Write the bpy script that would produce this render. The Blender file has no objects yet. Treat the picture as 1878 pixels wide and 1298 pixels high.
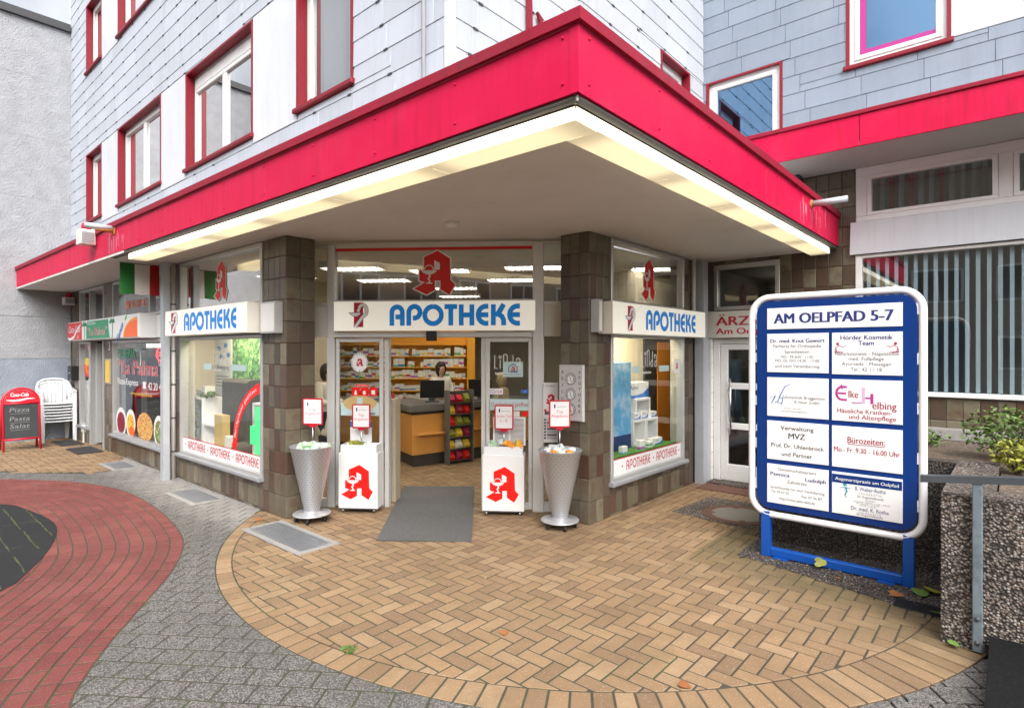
import bpy, bmesh, math, random
from mathutils import Vector, Matrix
random.seed(7)
S = bpy.context.scene
C = S.collection
rad = math.radians
# ------------------------------------------------------------------ camera, sky, sun, exposure
cd = bpy.data.cameras.new('camera'); cam = bpy.data.objects.new('camera', cd); C.objects.link(cam); S.camera = cam
cd.sensor_width = 36; cd.lens = 36 * 1058.5 / 1878; cd.shift_y = -4 / 1878; cd.clip_start = .05; cd.clip_end = 2000
cam.location = (0, 0, 1.9)
cam.rotation_euler = (rad(90), 0, math.atan2(.6574, .7536))
wd = bpy.data.worlds.new('World'); S.world = wd; wd.use_nodes = True
wn = wd.node_tree.nodes; wl = wd.node_tree.links
sky = wn.new('ShaderNodeTexSky'); sky.sky_type = 'NISHITA'; sky.sun_disc = False
SUN_EL, SUN_AZ = 48, 128          # compass-style: direction the light comes from, degrees clockwise from +y
sky.sun_elevation = rad(SUN_EL); sky.sun_rotation = rad(SUN_AZ)
sky.air_density = 1.0; sky.dust_density = 6.0; sky.ozone_density = 1.0
bg = wn['Background']; bg.inputs['Strength'].default_value = .15
# broken overcast all round: pale cloud over a hazy blue sky
tcw = wn.new('ShaderNodeTexCoord'); cn = wn.new('ShaderNodeTexNoise'); cn.inputs['Scale'].default_value = 2.3; cn.inputs['Detail'].default_value = 7; cn.inputs['Roughness'].default_value = .58
wl.new(tcw.outputs['Generated'], cn.inputs['Vector'])
cr_ = wn.new('ShaderNodeMapRange'); cr_.interpolation_type = 'SMOOTHSTEP'; cr_.inputs[1].default_value = .28; cr_.inputs[2].default_value = .54; wl.new(cn.outputs[0], cr_.inputs[0])
hs = wn.new('ShaderNodeHueSaturation'); hs.inputs['Saturation'].default_value = .60; hs.inputs['Value'].default_value = .85; wl.new(sky.outputs[0], hs.inputs['Color'])
hc_ = wn.new('ShaderNodeHueSaturation'); hc_.inputs['Saturation'].default_value = .18; hc_.inputs['Value'].default_value = 1.45; wl.new(sky.outputs[0], hc_.inputs['Color'])
cm = wn.new('ShaderNodeMix'); cm.data_type = 'RGBA'; wl.new(cr_.outputs[0], cm.inputs[0]); wl.new(hs.outputs[0], cm.inputs[6]); wl.new(hc_.outputs[0], cm.inputs[7]); wl.new(cm.outputs[2], bg.inputs['Color'])
sd = bpy.data.lights.new('sun', 'SUN'); sun = bpy.data.objects.new('sun', sd); C.objects.link(sun)
sd.energy = .6; sd.angle = rad(60); sd.color = (1, .98, .95)
_d = Vector((math.sin(rad(SUN_AZ)) * math.cos(rad(SUN_EL)), math.cos(rad(SUN_AZ)) * math.cos(rad(SUN_EL)), math.sin(rad(SUN_EL))))
sun.rotation_euler = _d.to_track_quat('Z', 'Y').to_euler(); sun.location = (4, -6, 14)
S.view_settings.view_transform = 'Standard'; S.view_settings.look = 'None'
S.view_settings.exposure = .80; S.view_settings.gamma = 1
S.cycles.max_bounces = 8; S.cycles.transparent_max_bounces = 12; S.cycles.caustics_reflective = False; S.cycles.caustics_refractive = False
S.cycles.sample_clamp_indirect = 6

# ------------------------------------------------------------------ materials
MATS = {}
def srgb(r, g, b):
    return tuple(((c / 255 + .055) / 1.055) ** 2.4 if c > 10 else c / 3294 for c in (r, g, b))
def M(name, col, rough=.6, metal=0., var=.12, scale=3., bump=0., bscale=60., bdist=.01, haze=None, streak=None, pieces=None, pvar=0., emis=0., spec=.5,
      coat=0., stain=None, speck=None, alpha=None, trans=0.):
    """procedural material; pieces = list of colours picked per piece; stain=(col, amount, scale); speck=(col, scale, thresh)"""
    m = bpy.data.materials.new(name); m.use_nodes = True; MATS[name] = m
    nt = m.node_tree; N = nt.nodes; Lk = nt.links; b = N['Principled BSDF']
    b.inputs['Roughness'].default_value = rough; b.inputs['Metallic'].default_value = metal
    b.inputs['Specular IOR Level'].default_value = spec
    if coat: b.inputs['Coat Weight'].default_value = coat; b.inputs['Coat Roughness'].default_value = .08
    geo = N.new('ShaderNodeNewGeometry')
    def mix(a, c, fac, mode='MIX'):
        x = N.new('ShaderNodeMix'); x.data_type = 'RGBA'; x.blend_type = mode
        for s, v in ((x.inputs[0], fac), (x.inputs[6], a), (x.inputs[7], c)):
            if hasattr(v, 'links') or isinstance(v, bpy.types.NodeSocket): Lk.new(v, s)
            else: s.default_value = v if not isinstance(v, tuple) else (*v, 1)[:4]
        return x.outputs[2]
    def math_(op, a, c=0.):
        x = N.new('ShaderNodeMath'); x.operation = op
        for s, v in ((x.inputs[0], a), (x.inputs[1], c)):
            if isinstance(v, bpy.types.NodeSocket): Lk.new(v, s)
            else: s.default_value = v
        return x.outputs[0]
    def noise(sc, det=4., rgh=.6):
        x = N.new('ShaderNodeTexNoise'); x.inputs['Scale'].default_value = sc; x.inputs['Detail'].default_value = det
        x.inputs['Roughness'].default_value = rgh; Lk.new(geo.outputs['Position'], x.inputs['Vector']); return x.outputs[0]
    def ramp(v, stops, interp='LINEAR'):
        x = N.new('ShaderNodeValToRGB'); x.color_ramp.interpolation = interp; e = x.color_ramp.elements
        while len(e) < len(stops): e.new(.5)
        for i, (p, c) in enumerate(stops): e[i].position = p; e[i].color = (*c, 1)
        Lk.new(v, x.inputs[0]); return x.outputs[0]
    cur = (*col, 1)
    if pieces or pvar:
        oi = N.new('ShaderNodeObjectInfo')
        rnd = math_('FRACT', math_('ADD', math_('MULTIPLY', oi.outputs['Random'], 7.31), math_('MULTIPLY', geo.outputs['Random Per Island'], 3.77)))
        if pieces: cur = ramp(rnd, [(i / len(pieces), c) for i, c in enumerate(pieces)], 'CONSTANT')
        if pvar:
            r2 = math_('FRACT', math_('MULTIPLY', rnd, 13.7)); g = math_('ADD', math_('MULTIPLY', r2, 2 * pvar), 1 - pvar)
            cc = N.new('ShaderNodeCombineColor')
            for i in range(3): Lk.new(g, cc.inputs[i])
            cur = mix(cur, cc.outputs[0], 1., 'MULTIPLY')
    if var:
        n = noise(scale); g = math_('ADD', math_('MULTIPLY', n, 2 * var), 1 - var)
        n2 = noise(scale * 9); g = math_('MULTIPLY', g, math_('ADD', math_('MULTIPLY', n2, var), 1 - var * .5))
        cc = N.new('ShaderNodeCombineColor')
        for i in range(3): Lk.new(g, cc.inputs[i])
        cur = mix(cur, cc.outputs[0], 1., 'MULTIPLY')
        rr = math_('ADD', math_('MULTIPLY', n2, .16), rough - .08); Lk.new(rr, b.inputs['Roughness'])
    if speck:
        for sc_, ssc, th in (speck if isinstance(speck, list) else [speck]):
            v = N.new('ShaderNodeTexVoronoi'); v.inputs['Scale'].default_value = ssc; Lk.new(geo.outputs['Position'], v.inputs['Vector'])
            sp = N.new('ShaderNodeSeparateColor'); Lk.new(v.outputs['Color'], sp.inputs[0])
            f = math_('MULTIPLY', math_('GREATER_THAN', sp.outputs[0], th), .85); cur = mix(cur, sc_, f)
    if stain:
        sc_, amt, ssc = stain
        f = math_('MULTIPLY', math_('GREATER_THAN', 1., 0.), 1.)
        n = noise(ssc, 6., .7); f = ramp(n, [(.48, (0, 0, 0)), (.72, (amt,) * 3)]); cur = mix(cur, sc_, f)
    if streak:    # rain streaks running down a face: colour, amount, fineness
        mp = N.new('ShaderNodeMapping'); mp.inputs['Scale'].default_value = (streak[2], streak[2], streak[2] * .06); Lk.new(geo.outputs['Position'], mp.inputs['Vector'])
        x = N.new('ShaderNodeTexNoise'); x.inputs['Scale'].default_value = 1.; x.inputs['Detail'].default_value = 5.; x.inputs['Roughness'].default_value = .7; Lk.new(mp.outputs[0], x.inputs['Vector'])
        f = math_('MULTIPLY', ramp(x.outputs[0], [(.46, (0, 0, 0)), (.68, (streak[1],) * 3)]), ramp(noise(.9, 3.), [(.35, (.15,) * 3), (.65, (1, 1, 1))])); cur = mix(cur, streak[0], f)
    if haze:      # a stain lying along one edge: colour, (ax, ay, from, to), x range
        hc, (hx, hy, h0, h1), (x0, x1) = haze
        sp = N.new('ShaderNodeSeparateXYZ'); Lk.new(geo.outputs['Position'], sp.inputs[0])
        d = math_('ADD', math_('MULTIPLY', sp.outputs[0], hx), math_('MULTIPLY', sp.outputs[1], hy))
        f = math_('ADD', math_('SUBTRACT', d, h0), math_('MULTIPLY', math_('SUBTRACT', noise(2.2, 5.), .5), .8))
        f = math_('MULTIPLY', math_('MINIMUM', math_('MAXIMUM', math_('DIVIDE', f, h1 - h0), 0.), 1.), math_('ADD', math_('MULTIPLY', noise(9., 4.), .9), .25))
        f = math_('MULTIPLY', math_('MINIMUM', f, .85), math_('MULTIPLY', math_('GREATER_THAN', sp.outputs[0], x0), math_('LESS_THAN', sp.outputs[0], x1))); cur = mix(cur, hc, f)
    if isinstance(cur, tuple): b.inputs['Base Color'].default_value = cur
    else: Lk.new(cur, b.inputs['Base Color'])
    if bump:
        bn = N.new('ShaderNodeBump'); bn.inputs['Strength'].default_value = bump; bn.inputs['Distance'].default_value = bdist
        Lk.new(noise(bscale, 3.), bn.inputs['Height']); Lk.new(bn.outputs[0], b.inputs['Normal'])
    if emis:
        if isinstance(cur, tuple): b.inputs['Emission Color'].default_value = cur
        else: Lk.new(cur, b.inputs['Emission Color'])
        b.inputs['Emission Strength'].default_value = emis
    return m
def glass(name, tint=(1, 1, 1), refl=1.0, ior=1.5, rough=0., rcol=(1, 1, 1)):
    m = bpy.data.materials.new(name); m.use_nodes = True; nt = m.node_tree; N = nt.nodes; Lk = nt.links
    N.remove(N['Principled BSDF'])
    t = N.new('ShaderNodeBsdfTransparent'); t.inputs[0].default_value = (*tint, 1)
    g = N.new('ShaderNodeBsdfGlossy'); g.inputs['Roughness'].default_value = rough; g.inputs[0].default_value = (*rcol, 1)
    ge = N.new('ShaderNodeNewGeometry'); dt = N.new('ShaderNodeVectorMath'); dt.operation = 'DOT_PRODUCT'
    Lk.new(ge.outputs['Incoming'], dt.inputs[0]); Lk.new(ge.outputs['Normal'], dt.inputs[1])
    def mt(op, a, c):
        x = N.new('ShaderNodeMath'); x.operation = op
        for q, v in ((x.inputs[0], a), (x.inputs[1], c)):
            if isinstance(v, bpy.types.NodeSocket): Lk.new(v, q)
            else: q.default_value = v
        return x.outputs[0]
    f0 = ((ior - 1) / (ior + 1)) ** 2      # two-sided Schlick reflectance of a thin pane
    sch = mt('ADD', mt('MULTIPLY', mt('POWER', mt('SUBTRACT', 1., mt('ABSOLUTE', dt.outputs['Value'], 0.)), 5.), 1 - f0), f0)
    mu = N.new('ShaderNodeMath'); mu.operation = 'MULTIPLY'; mu.use_clamp = True; Lk.new(sch, mu.inputs[0]); mu.inputs[1].default_value = refl
    nz = N.new('ShaderNodeTexNoise'); nz.inputs['Scale'].default_value = .9; nz.inputs['Detail'].default_value = 1
    Lk.new(ge.outputs['Position'], nz.inputs['Vector'])
    bp = N.new('ShaderNodeBump'); bp.inputs['Strength'].default_value = .05; bp.inputs['Distance'].default_value = .05
    Lk.new(nz.outputs[0], bp.inputs['Height']); Lk.new(bp.outputs[0], g.inputs['Normal'])
    mx = N.new('ShaderNodeMixShader'); Lk.new(mu.outputs[0], mx.inputs[0]); Lk.new(t.outputs[0], mx.inputs[1]); Lk.new(g.outputs[0], mx.inputs[2])
    Lk.new(mx.outputs[0], N['Material Output'].inputs[0]); MATS[name] = m; return m
def lampmat(name, col, lo, hi, axis):
    """opal lamp cover, brightest over the middle of its tube"""
    m = bpy.data.materials.new(name); m.use_nodes = True; nt = m.node_tree; N = nt.nodes; Lk = nt.links; b = N['Principled BSDF']; b.inputs['Base Color'].default_value = (.8, .78, .7, 1); b.inputs['Roughness'].default_value = .35
    tc = N.new('ShaderNodeTexCoord'); sp = N.new('ShaderNodeSeparateXYZ'); Lk.new(tc.outputs['Generated'], sp.inputs[0])
    mr = N.new('ShaderNodeMapRange'); mr.inputs[1].default_value = 0; mr.inputs[2].default_value = .5; mr.inputs[3].default_value = .5; mr.inputs[4].default_value = 0
    a = N.new('ShaderNodeMath'); a.operation = 'SUBTRACT'; Lk.new(sp.outputs[axis], a.inputs[0]); a.inputs[1].default_value = .5
    ab = N.new('ShaderNodeMath'); ab.operation = 'ABSOLUTE'; Lk.new(a.outputs[0], ab.inputs[0])
    mr.interpolation_type = 'SMOOTHSTEP'; Lk.new(ab.outputs[0], mr.inputs[0]); mr.inputs[1].default_value = .28; mr.inputs[2].default_value = .5; mr.inputs[3].default_value = hi; mr.inputs[4].default_value = lo
    b.inputs['Emission Color'].default_value = (*col, 1); Lk.new(mr.outputs[0], b.inputs['Emission Strength']); MATS[name] = m; return m
for ax, nm in ((0, ''), (1, '_side')):
    lampmat('light_front' + nm, (1., .92, .74), 1.0, 1.7, ax); lampmat('light_bottom' + nm, (1., .82, .47), .25, .56, ax)
def pebbles(name, k, scale=62.):
    """exposed-aggregate concrete: packed rounded pebbles in dark cement"""
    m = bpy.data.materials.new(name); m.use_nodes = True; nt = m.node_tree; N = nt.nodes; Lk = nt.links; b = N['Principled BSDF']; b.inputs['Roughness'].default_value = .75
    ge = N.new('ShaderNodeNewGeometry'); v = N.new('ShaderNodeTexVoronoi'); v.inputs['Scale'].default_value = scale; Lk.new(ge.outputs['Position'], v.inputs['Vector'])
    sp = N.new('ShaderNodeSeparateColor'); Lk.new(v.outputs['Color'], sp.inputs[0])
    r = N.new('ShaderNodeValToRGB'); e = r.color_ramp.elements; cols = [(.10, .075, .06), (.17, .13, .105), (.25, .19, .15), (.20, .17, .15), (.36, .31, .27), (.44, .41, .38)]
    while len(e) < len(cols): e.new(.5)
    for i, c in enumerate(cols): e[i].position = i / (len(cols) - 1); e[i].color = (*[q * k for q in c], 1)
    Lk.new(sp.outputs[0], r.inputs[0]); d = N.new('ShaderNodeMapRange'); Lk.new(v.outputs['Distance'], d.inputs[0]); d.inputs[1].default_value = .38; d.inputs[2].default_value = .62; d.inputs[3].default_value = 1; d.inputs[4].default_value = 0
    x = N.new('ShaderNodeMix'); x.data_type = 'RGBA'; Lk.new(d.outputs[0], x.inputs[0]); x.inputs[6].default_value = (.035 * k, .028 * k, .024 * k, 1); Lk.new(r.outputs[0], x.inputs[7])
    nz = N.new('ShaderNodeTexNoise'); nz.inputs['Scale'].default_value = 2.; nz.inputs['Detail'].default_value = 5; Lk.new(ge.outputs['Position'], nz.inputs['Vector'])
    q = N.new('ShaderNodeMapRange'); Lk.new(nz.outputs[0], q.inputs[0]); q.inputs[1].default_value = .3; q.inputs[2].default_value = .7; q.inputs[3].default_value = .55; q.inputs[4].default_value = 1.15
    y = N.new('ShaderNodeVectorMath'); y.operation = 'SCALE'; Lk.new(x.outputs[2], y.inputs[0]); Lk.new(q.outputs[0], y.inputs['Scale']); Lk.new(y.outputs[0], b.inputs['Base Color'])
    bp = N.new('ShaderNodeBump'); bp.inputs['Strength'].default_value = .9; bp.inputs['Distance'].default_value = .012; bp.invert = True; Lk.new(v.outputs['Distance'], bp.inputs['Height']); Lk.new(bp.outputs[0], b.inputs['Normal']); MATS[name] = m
def packmat(name):
    """printed carton: white board, one coloured band per object"""
    m = bpy.data.materials.new(name); m.use_nodes = True; nt = m.node_tree; N = nt.nodes; Lk = nt.links; b = N['Principled BSDF']
    oi = N.new('ShaderNodeObjectInfo'); tc = N.new('ShaderNodeTexCoord'); sp = N.new('ShaderNodeSeparateXYZ'); Lk.new(tc.outputs['Generated'], sp.inputs[0])
    rp = N.new('ShaderNodeValToRGB'); rp.color_ramp.interpolation = 'CONSTANT'; e = rp.color_ramp.elements
    cols = [(.55, .05, .05), (.05, .25, .55), (.08, .4, .12), (.75, .3, .05), (.7, .6, .1), (.35, .1, .4), (.6, .62, .65), (.1, .4, .5)]
    while len(e) < len(cols): e.new(.5)
    for i, c in enumerate(cols): e[i].position = i / len(cols); e[i].color = (*c, 1)
    Lk.new(oi.outputs['Random'], rp.inputs[0])
    def mth(op, a, c):
        x = N.new('ShaderNodeMath'); x.operation = op
        for s, v in ((x.inputs[0], a), (x.inputs[1], c)):
            if isinstance(v, bpy.types.NodeSocket): Lk.new(v, s)
            else: s.default_value = v
        return x.outputs[0]
    r3 = mth('FRACT', mth('MULTIPLY', oi.outputs['Random'], 17.3), 0.); hi = mth('ADD', mth('MULTIPLY', r3, .5), .15)
    f = mth('MULTIPLY', mth('LESS_THAN', sp.outputs[2], hi), mth('GREATER_THAN', sp.outputs[2], mth('SUBTRACT', hi, .28)))
    x = N.new('ShaderNodeMix'); x.data_type = 'RGBA'; Lk.new(f, x.inputs[0]); x.inputs[6].default_value = (.72, .71, .66, 1); Lk.new(rp.outputs[0], x.inputs[7])
    Lk.new(x.outputs[2], b.inputs['Base Color']); b.inputs['Roughness'].default_value = .45; MATS[name] = m; return m

RED = (.60, .0025, .056)
M('red_paint', RED, .5, spec=.22, streak=((.40, .004, .03), .75, 14.), var=.10, scale=1.6, stain=((.66, .05, .11), .25, 2.2), bump=.03)
M('red_coping', (.30, .006, .030), .55, spec=.3, streak=((.15, .01, .02), .7, 16.), var=.25, scale=2.5, stain=((.2, .03, .04), .6, 3.))
M('red_jamb', (.22, .002, .014), .5, var=.05)
M('slate_main', (.47, .505, .565), .5, streak=((.33, .35, .385), .55, 12.), var=.06, scale=1.2, pvar=.065, stain=((.42, .45, .505), .5, .9), bump=.03)
M('slate_white', (.45, .475, .515), .5, streak=((.34, .36, .385), .55, 12.), var=.06, scale=1.2, pvar=.05, stain=((.53, .545, .57), .6, .8))
M('slate_shaded', (.235, .28, .345), .48, streak=((.17, .20, .245), .5, 12.), var=.07, scale=1.5, pvar=.07, stain=((.30, .335, .39), .5, 1.1), bump=.03)  # wing slates: darker copy of the main ones, its dimmer light painted in
M('panel_white', (.62, .645, .685), .42, streak=((.47, .485, .51), .5, 10.), var=.04, scale=.8, stain=((.52, .54, .58), .5, 1.1))
M('hook', (.05, .05, .055), .7, var=.2)
M('dark_wall', (.10, .10, .10), .8)
M('window_white', (.80, .80, .79), .35, var=.03, scale=3, stain=((.62, .61, .58), .35, 5.))
M('alu', (.55, .55, .54), .38, metal=.55, var=.08, scale=6)
M('alu_light', (.68, .68, .67), .4, metal=.3, var=.05, scale=5)
M('post_grey', (.47, .50, .54), .4, metal=.15, var=.07, scale=4, stain=((.36, .37, .38), .4, 5.))
M('sill_grey', (.34, .35, .37), .45, metal=.2, var=.1, scale=5)
M('soffit', (.72, .685, .655), .75, var=.05, scale=1.3, stain=((.62, .575, .535), .5, 1.6), bump=.05, bscale=150)
M('soffit_grey', (.50, .50, .49), .75, var=.05, scale=1.3)
M('gutter', (.12, .11, .095), .5, metal=.3, var=.2, scale=7)
TILES = [tuple(q * 1.08 for q in c_) for c_ in [srgb(100, 92, 78), srgb(88, 78, 65), srgb(110, 103, 86), srgb(76, 64, 53), srgb(98, 92, 76), srgb(82, 63, 52), srgb(116, 109, 92), srgb(92, 85, 72)]]
M('tile', (.2, .17, .13), .32, pieces=TILES, pvar=.13, var=.22, scale=9, stain=((.10, .052, .036), .85, 7.), bump=.05, bscale=30)
M('grout', (.40, .39, .36), .9, var=.25, scale=5)
M('grout_dark', (.15, .135, .115), .9, var=.2, scale=5)
M('stucco', (.37, .38, .40), .9, var=.26, scale=4.2, bump=1., bscale=34, bdist=.03)
M('stucco_blue', (.30, .34, .40), .9, var=.26, scale=4.2, bump=1., bscale=34, bdist=.03)
M('coping_dark', (.05, .05, .055), .6)
TAN = [srgb(145, 119, 89), srgb(138, 112, 83), srgb(149, 124, 95), srgb(133, 107, 80), srgb(143, 116, 86), srgb(123, 99, 75)]
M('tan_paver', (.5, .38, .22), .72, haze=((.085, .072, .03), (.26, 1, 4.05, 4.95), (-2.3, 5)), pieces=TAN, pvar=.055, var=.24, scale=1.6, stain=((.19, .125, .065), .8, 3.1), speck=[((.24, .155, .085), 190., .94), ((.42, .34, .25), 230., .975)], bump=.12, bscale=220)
REDP = [srgb(110, 53, 50), srgb(105, 50, 47), srgb(114, 57, 53), srgb(101, 48, 45), srgb(108, 52, 48)]
M('red_paver', (.33, .1, .08), .8, pieces=REDP, pvar=.03, var=.16, scale=1.5, stain=((.25, .085, .065), .5, 1.2), speck=[((.26, .13, .115), 240., .95)], bump=.12, bscale=220)
M('grey_paver', (.095, .091, .087), .85, pvar=.05, haze=((.33, .315, .295), (0, 1, 2.5, 3.05), (-20, -5.5)), var=.10, scale=1.2, stain=((.085, .08, .074), .6, .8),
  speck=[((.042, .04, .037), 125., .62), ((.235, .227, .215), 135., .73), ((.19, .172, .155), 110., .86)], bump=.35, bscale=150)
M('joint', (.055, .05, .035), .95, var=.35, scale=6, stain=((.06, .085, .02), .85, 3.2))
M('joint_tan', (.060, .044, .030), .95, var=.35, scale=6, stain=((.06, .075, .02), .5, 2.2))
M('dark_asphalt', (.024, .0245, .026), .9, spec=.2, var=.25, scale=2, speck=((.03, .03, .03), 160., .9), bump=.3, bscale=160)
M('asphalt', (.062, .062, .064), .9, var=.2, scale=1, bump=.3, bscale=120)
M('concrete', (.31, .30, .285), .9, var=.14, scale=1.6, stain=((.25, .235, .22), .6, 1.9), speck=[((.22, .21, .2), 150., .88)], bump=.2, bscale=140)
M('moss', (.065, .08, .025), .95, var=.4, scale=20)
M('grate', (.31, .325, .35), .45, metal=.6, var=.2, scale=9)
M('grate_dark', (.07, .07, .075), .9)
M('mat_grey', (.085, .083, .083), .95, var=.12, scale=3, speck=((.17, .175, .18), 260., .75), bump=.5, bscale=260)
M('mat_black', (.03, .03, .03), .95, var=.2)
M('rust', (.14, .065, .045), .75, var=.3, scale=9)
M('rust_orange', (.55, .25, .05), .9, var=.4, scale=25)
M('cover_concrete', (.24, .225, .20), .9, var=.2, scale=5)
M('sign_face', (.80, .775, .69), .3, var=.015, scale=1, emis=.26)
M('sign_side', (.74, .71, .63), .35, var=.02, emis=.03)
M('panel_offwhite', (.72, .69, .64), .4, var=.03, scale=1.2)
M('apo_blue', (.004, .19, .56), .4, var=0., emis=.16)
M('logo_red', (.72, .015, .012), .4, var=0.)
M('logo_bright', (.85, .008, .006), .35, var=0.)
M('crimson', (.50, .008, .03), .35, var=.03)
M('white', (.82, .82, .82), .4, var=0.)
M('white_plastic', (.80, .80, .79), .35, var=.03, scale=4)
M('chair_white', (.74, .75, .76), .35, var=.06, scale=6)
M('black', (.012, .012, .013), .5, var=0.)
M('dark_grey', (.06, .06, .065), .5, var=.1)
M('text_black', (.02, .02, .02), .5, var=0.)
M('text_navy', (.015, .03, .17), .5, var=0.)
M('text_grey', (.11, .11, .125), .5, var=0.)
M('text_wine', (.33, .02, .055), .5, var=0.)
M('text_pink', (.75, .25, .32), .5, var=0.)
M('magenta', (.42, .03, .24), .5, var=0.)
M('lilac', (.62, .42, .60), .5, var=0.)
M('teal', (.02, .30, .38), .5, var=0.)
M('sign_blue', (.005, .034, .18), .3, var=0., spec=.3)
M('leg_blue', (.006, .075, .36), .35, var=.08, scale=5)
M('frame_white', (.84, .84, .86), .25, var=.02, coat=.3)
M('board_red', (.62, .012, .03), .3, var=.04)
M('cola_red', (.60, .01, .02), .35, var=.04, emis=.04)
M('sign_green', (.008, .26, .12), .4, var=.06, emis=.04)
M('flag_green', (.012, .13, .02), .8, var=.1)
M('flag_white', (.72, .68, .62), .8, var=.05)
M('flag_red', (.42, .012, .01), .8, var=.08)
M('orange_print', (.85, .13, .015), .4, var=.03, emis=.04)
M('yellow_print', (.80, .55, .05), .45, var=.05)
M('green_print', (.06, .35, .06), .5, var=.2, scale=30)
M('blue_print', (.02, .14, .5), .4, var=.05)
M('slate_board', (.035, .037, .04), .7, var=.3, scale=4)
M('chalk', (.25, .25, .245), .95, var=.3, scale=60)
M('pizza', (.70, .33, .07), .6, var=.4, scale=18, speck=[((.45, .05, .02), 40., .8), ((.75, .62, .3), 55., .7), ((.1, .2, .03), 70., .9)])
M('spaghetti', (.75, .50, .08), .6, var=.3, scale=40, speck=((.5, .08, .02), 30., .9))
M('beet', (.23, .012, .03), .5, var=.5, scale=35)
M('salad', (.12, .26, .04), .5, var=.5, scale=25, speck=[((.55, .03, .02), 25., .8), ((.7, .72, .6), 30., .8), ((.02, .02, .01), 30., .92)])
M('carton_tan', (.55, .40, .16), .6, var=.1)
M('steel_bin', (.52, .53, .55), .36, metal=.55, var=.05, scale=6)
M('hole', (.05, .05, .055), .8, var=0.)
M('rubber', (.015, .015, .015), .6)
M('chrome', (.6, .6, .6), .2, metal=1., var=.1)
M('acrylic', (.78, .79, .80), .2, var=.02)
M('steel_rail', (.25, .31, .35), .42, metal=.5, var=.25, scale=7, stain=((.10, .12, .13), .8, 6.))
pebbles('aggregate', .95)
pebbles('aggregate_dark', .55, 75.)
M('granite_black', (.008, .008, .009), .7, spec=.15, var=.3, scale=3, speck=((.018, .018, .018), 180., .85))
M('rail_dark', (.085, .095, .105), .5, metal=.4, var=.25, scale=7)
M('soil', (.10, .075, .055), .95, var=.4, scale=5, bump=.8, bscale=30, speck=((.22, .18, .13), 60., .85))
M('leaf_green', (.09, .16, .03), .6, pvar=.3, var=.2, scale=20)
M('leaf_yellow', (.26, .27, .03), .6, pvar=.25, var=.25, scale=20)
M('leaf_brown', (.28, .10, .03), .7, pvar=.2, var=.2)
M('leaf_dark', (.045, .08, .02), .6, pvar=.3, var=.2, scale=10)
M('bark', (.09, .07, .05), .9, var=.3, scale=6, bump=.6, bscale=20)
M('wood_orange', (.66, .31, .075), .45, var=.08, scale=3)
M('orange_wall', (.80, .36, .02), .5, var=.05)
M('counter_grey', (.13, .125, .12), .4, var=.08, speck=((.2, .2, .19), 200., .8))
M('counter_dark', (.055, .05, .047), .5, var=.1)
M('cream_wall', (.62, .56, .43), .8, var=.04)
M('ceiling_cream', (.66, .62, .52), .85, var=.03)
M('room_dark', (.11, .10, .09), .85, var=.2, scale=1)
M('room_wing', (.34, .34, .32), .85, var=.1, scale=1)
M('room_grey', (.16, .155, .15), .85, var=.2, scale=1)
M('curtain_pink', (.38, .16, .19), .85, var=.1, scale=2)
M('curtain_grey', (.30, .30, .31), .85, var=.1, scale=2)
M('blind', (.46, .56, .60), .7, var=.04)
M('lamp_emit', (1, .88, .62), .4, var=0., emis=30.)
M('lamp_room', (1, .93, .8), .4, var=0., emis=15.)
M('lamp_tube', (1, .95, .82), .4, var=0., emis=4.)
M('neon_red', (1., .03, .05), .4, var=0., emis=1.6)
M('skin', (.50, .29, .20), .55, var=.05)
M('hair_black', (.012, .009, .008), .45, var=.2)
M('hair_blond', (.36, .26, .13), .5, var=.2, scale=20)
M('coat_white', (.74, .71, .64), .8, var=.05)
M('coat_beige', (.42, .34, .23), .85, var=.1)
M('trousers', (.04, .045, .06), .85, var=.1)
M('lips', (.35, .07, .06), .5, var=0.)
M('poster_blue', (.10, .36, .62), .5, var=.25, scale=2.2, stain=((.75, .80, .84), .9, 2.6))
M('poster_navy', (.012, .035, .13), .5, var=.05)
M('poster_green', (.10, .28, .09), .6, var=.5, scale=7, speck=[((.28, .45, .2), 18., .6), ((.02, .09, .03), 25., .6)])
M('poster_pale', (.55, .58, .60), .6, var=.2, scale=2)
M('grass_mat', (.05, .17, .02), .9, var=.3, scale=30, bump=.8, bscale=150)
M('stone_dark', (.06, .055, .045), .85, var=.4, scale=8, bump=.5, bscale=25)
M('green_glow', (.06, .75, .25), .4, var=0., emis=.35)
M('aqua_sticker', (.50, .66, .66), .5, var=.02)
M('beige_panel', (.42, .36, .27), .6, var=.05)
M('brick_opposite', (.40, .34, .26), .9, var=.1, scale=.6)
M('car_paint', (.45, .36, .18), .3, metal=.3, var=.02, coat=.5)
glass('glass_shop', (.97, .98, .975), 1.35)
glass('glass_door', (.90, .955, .945), 1.5)
glass('glass_transom', (.72, .72, .71), 5.5)
glass('glass_wing', (.74, .80, .82), 4.2)
glass('glass_dark', (.62, .64, .66), 2.2)
glass('glass_sky', (.30, .38, .48), 9.0, 1.6, 0., (.30, .52, .82))  # blue of the mirrored sky is put into the glossy colour
glass('glass_upper', (.60, .62, .64), 5.5)
packmat('carton')
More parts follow.
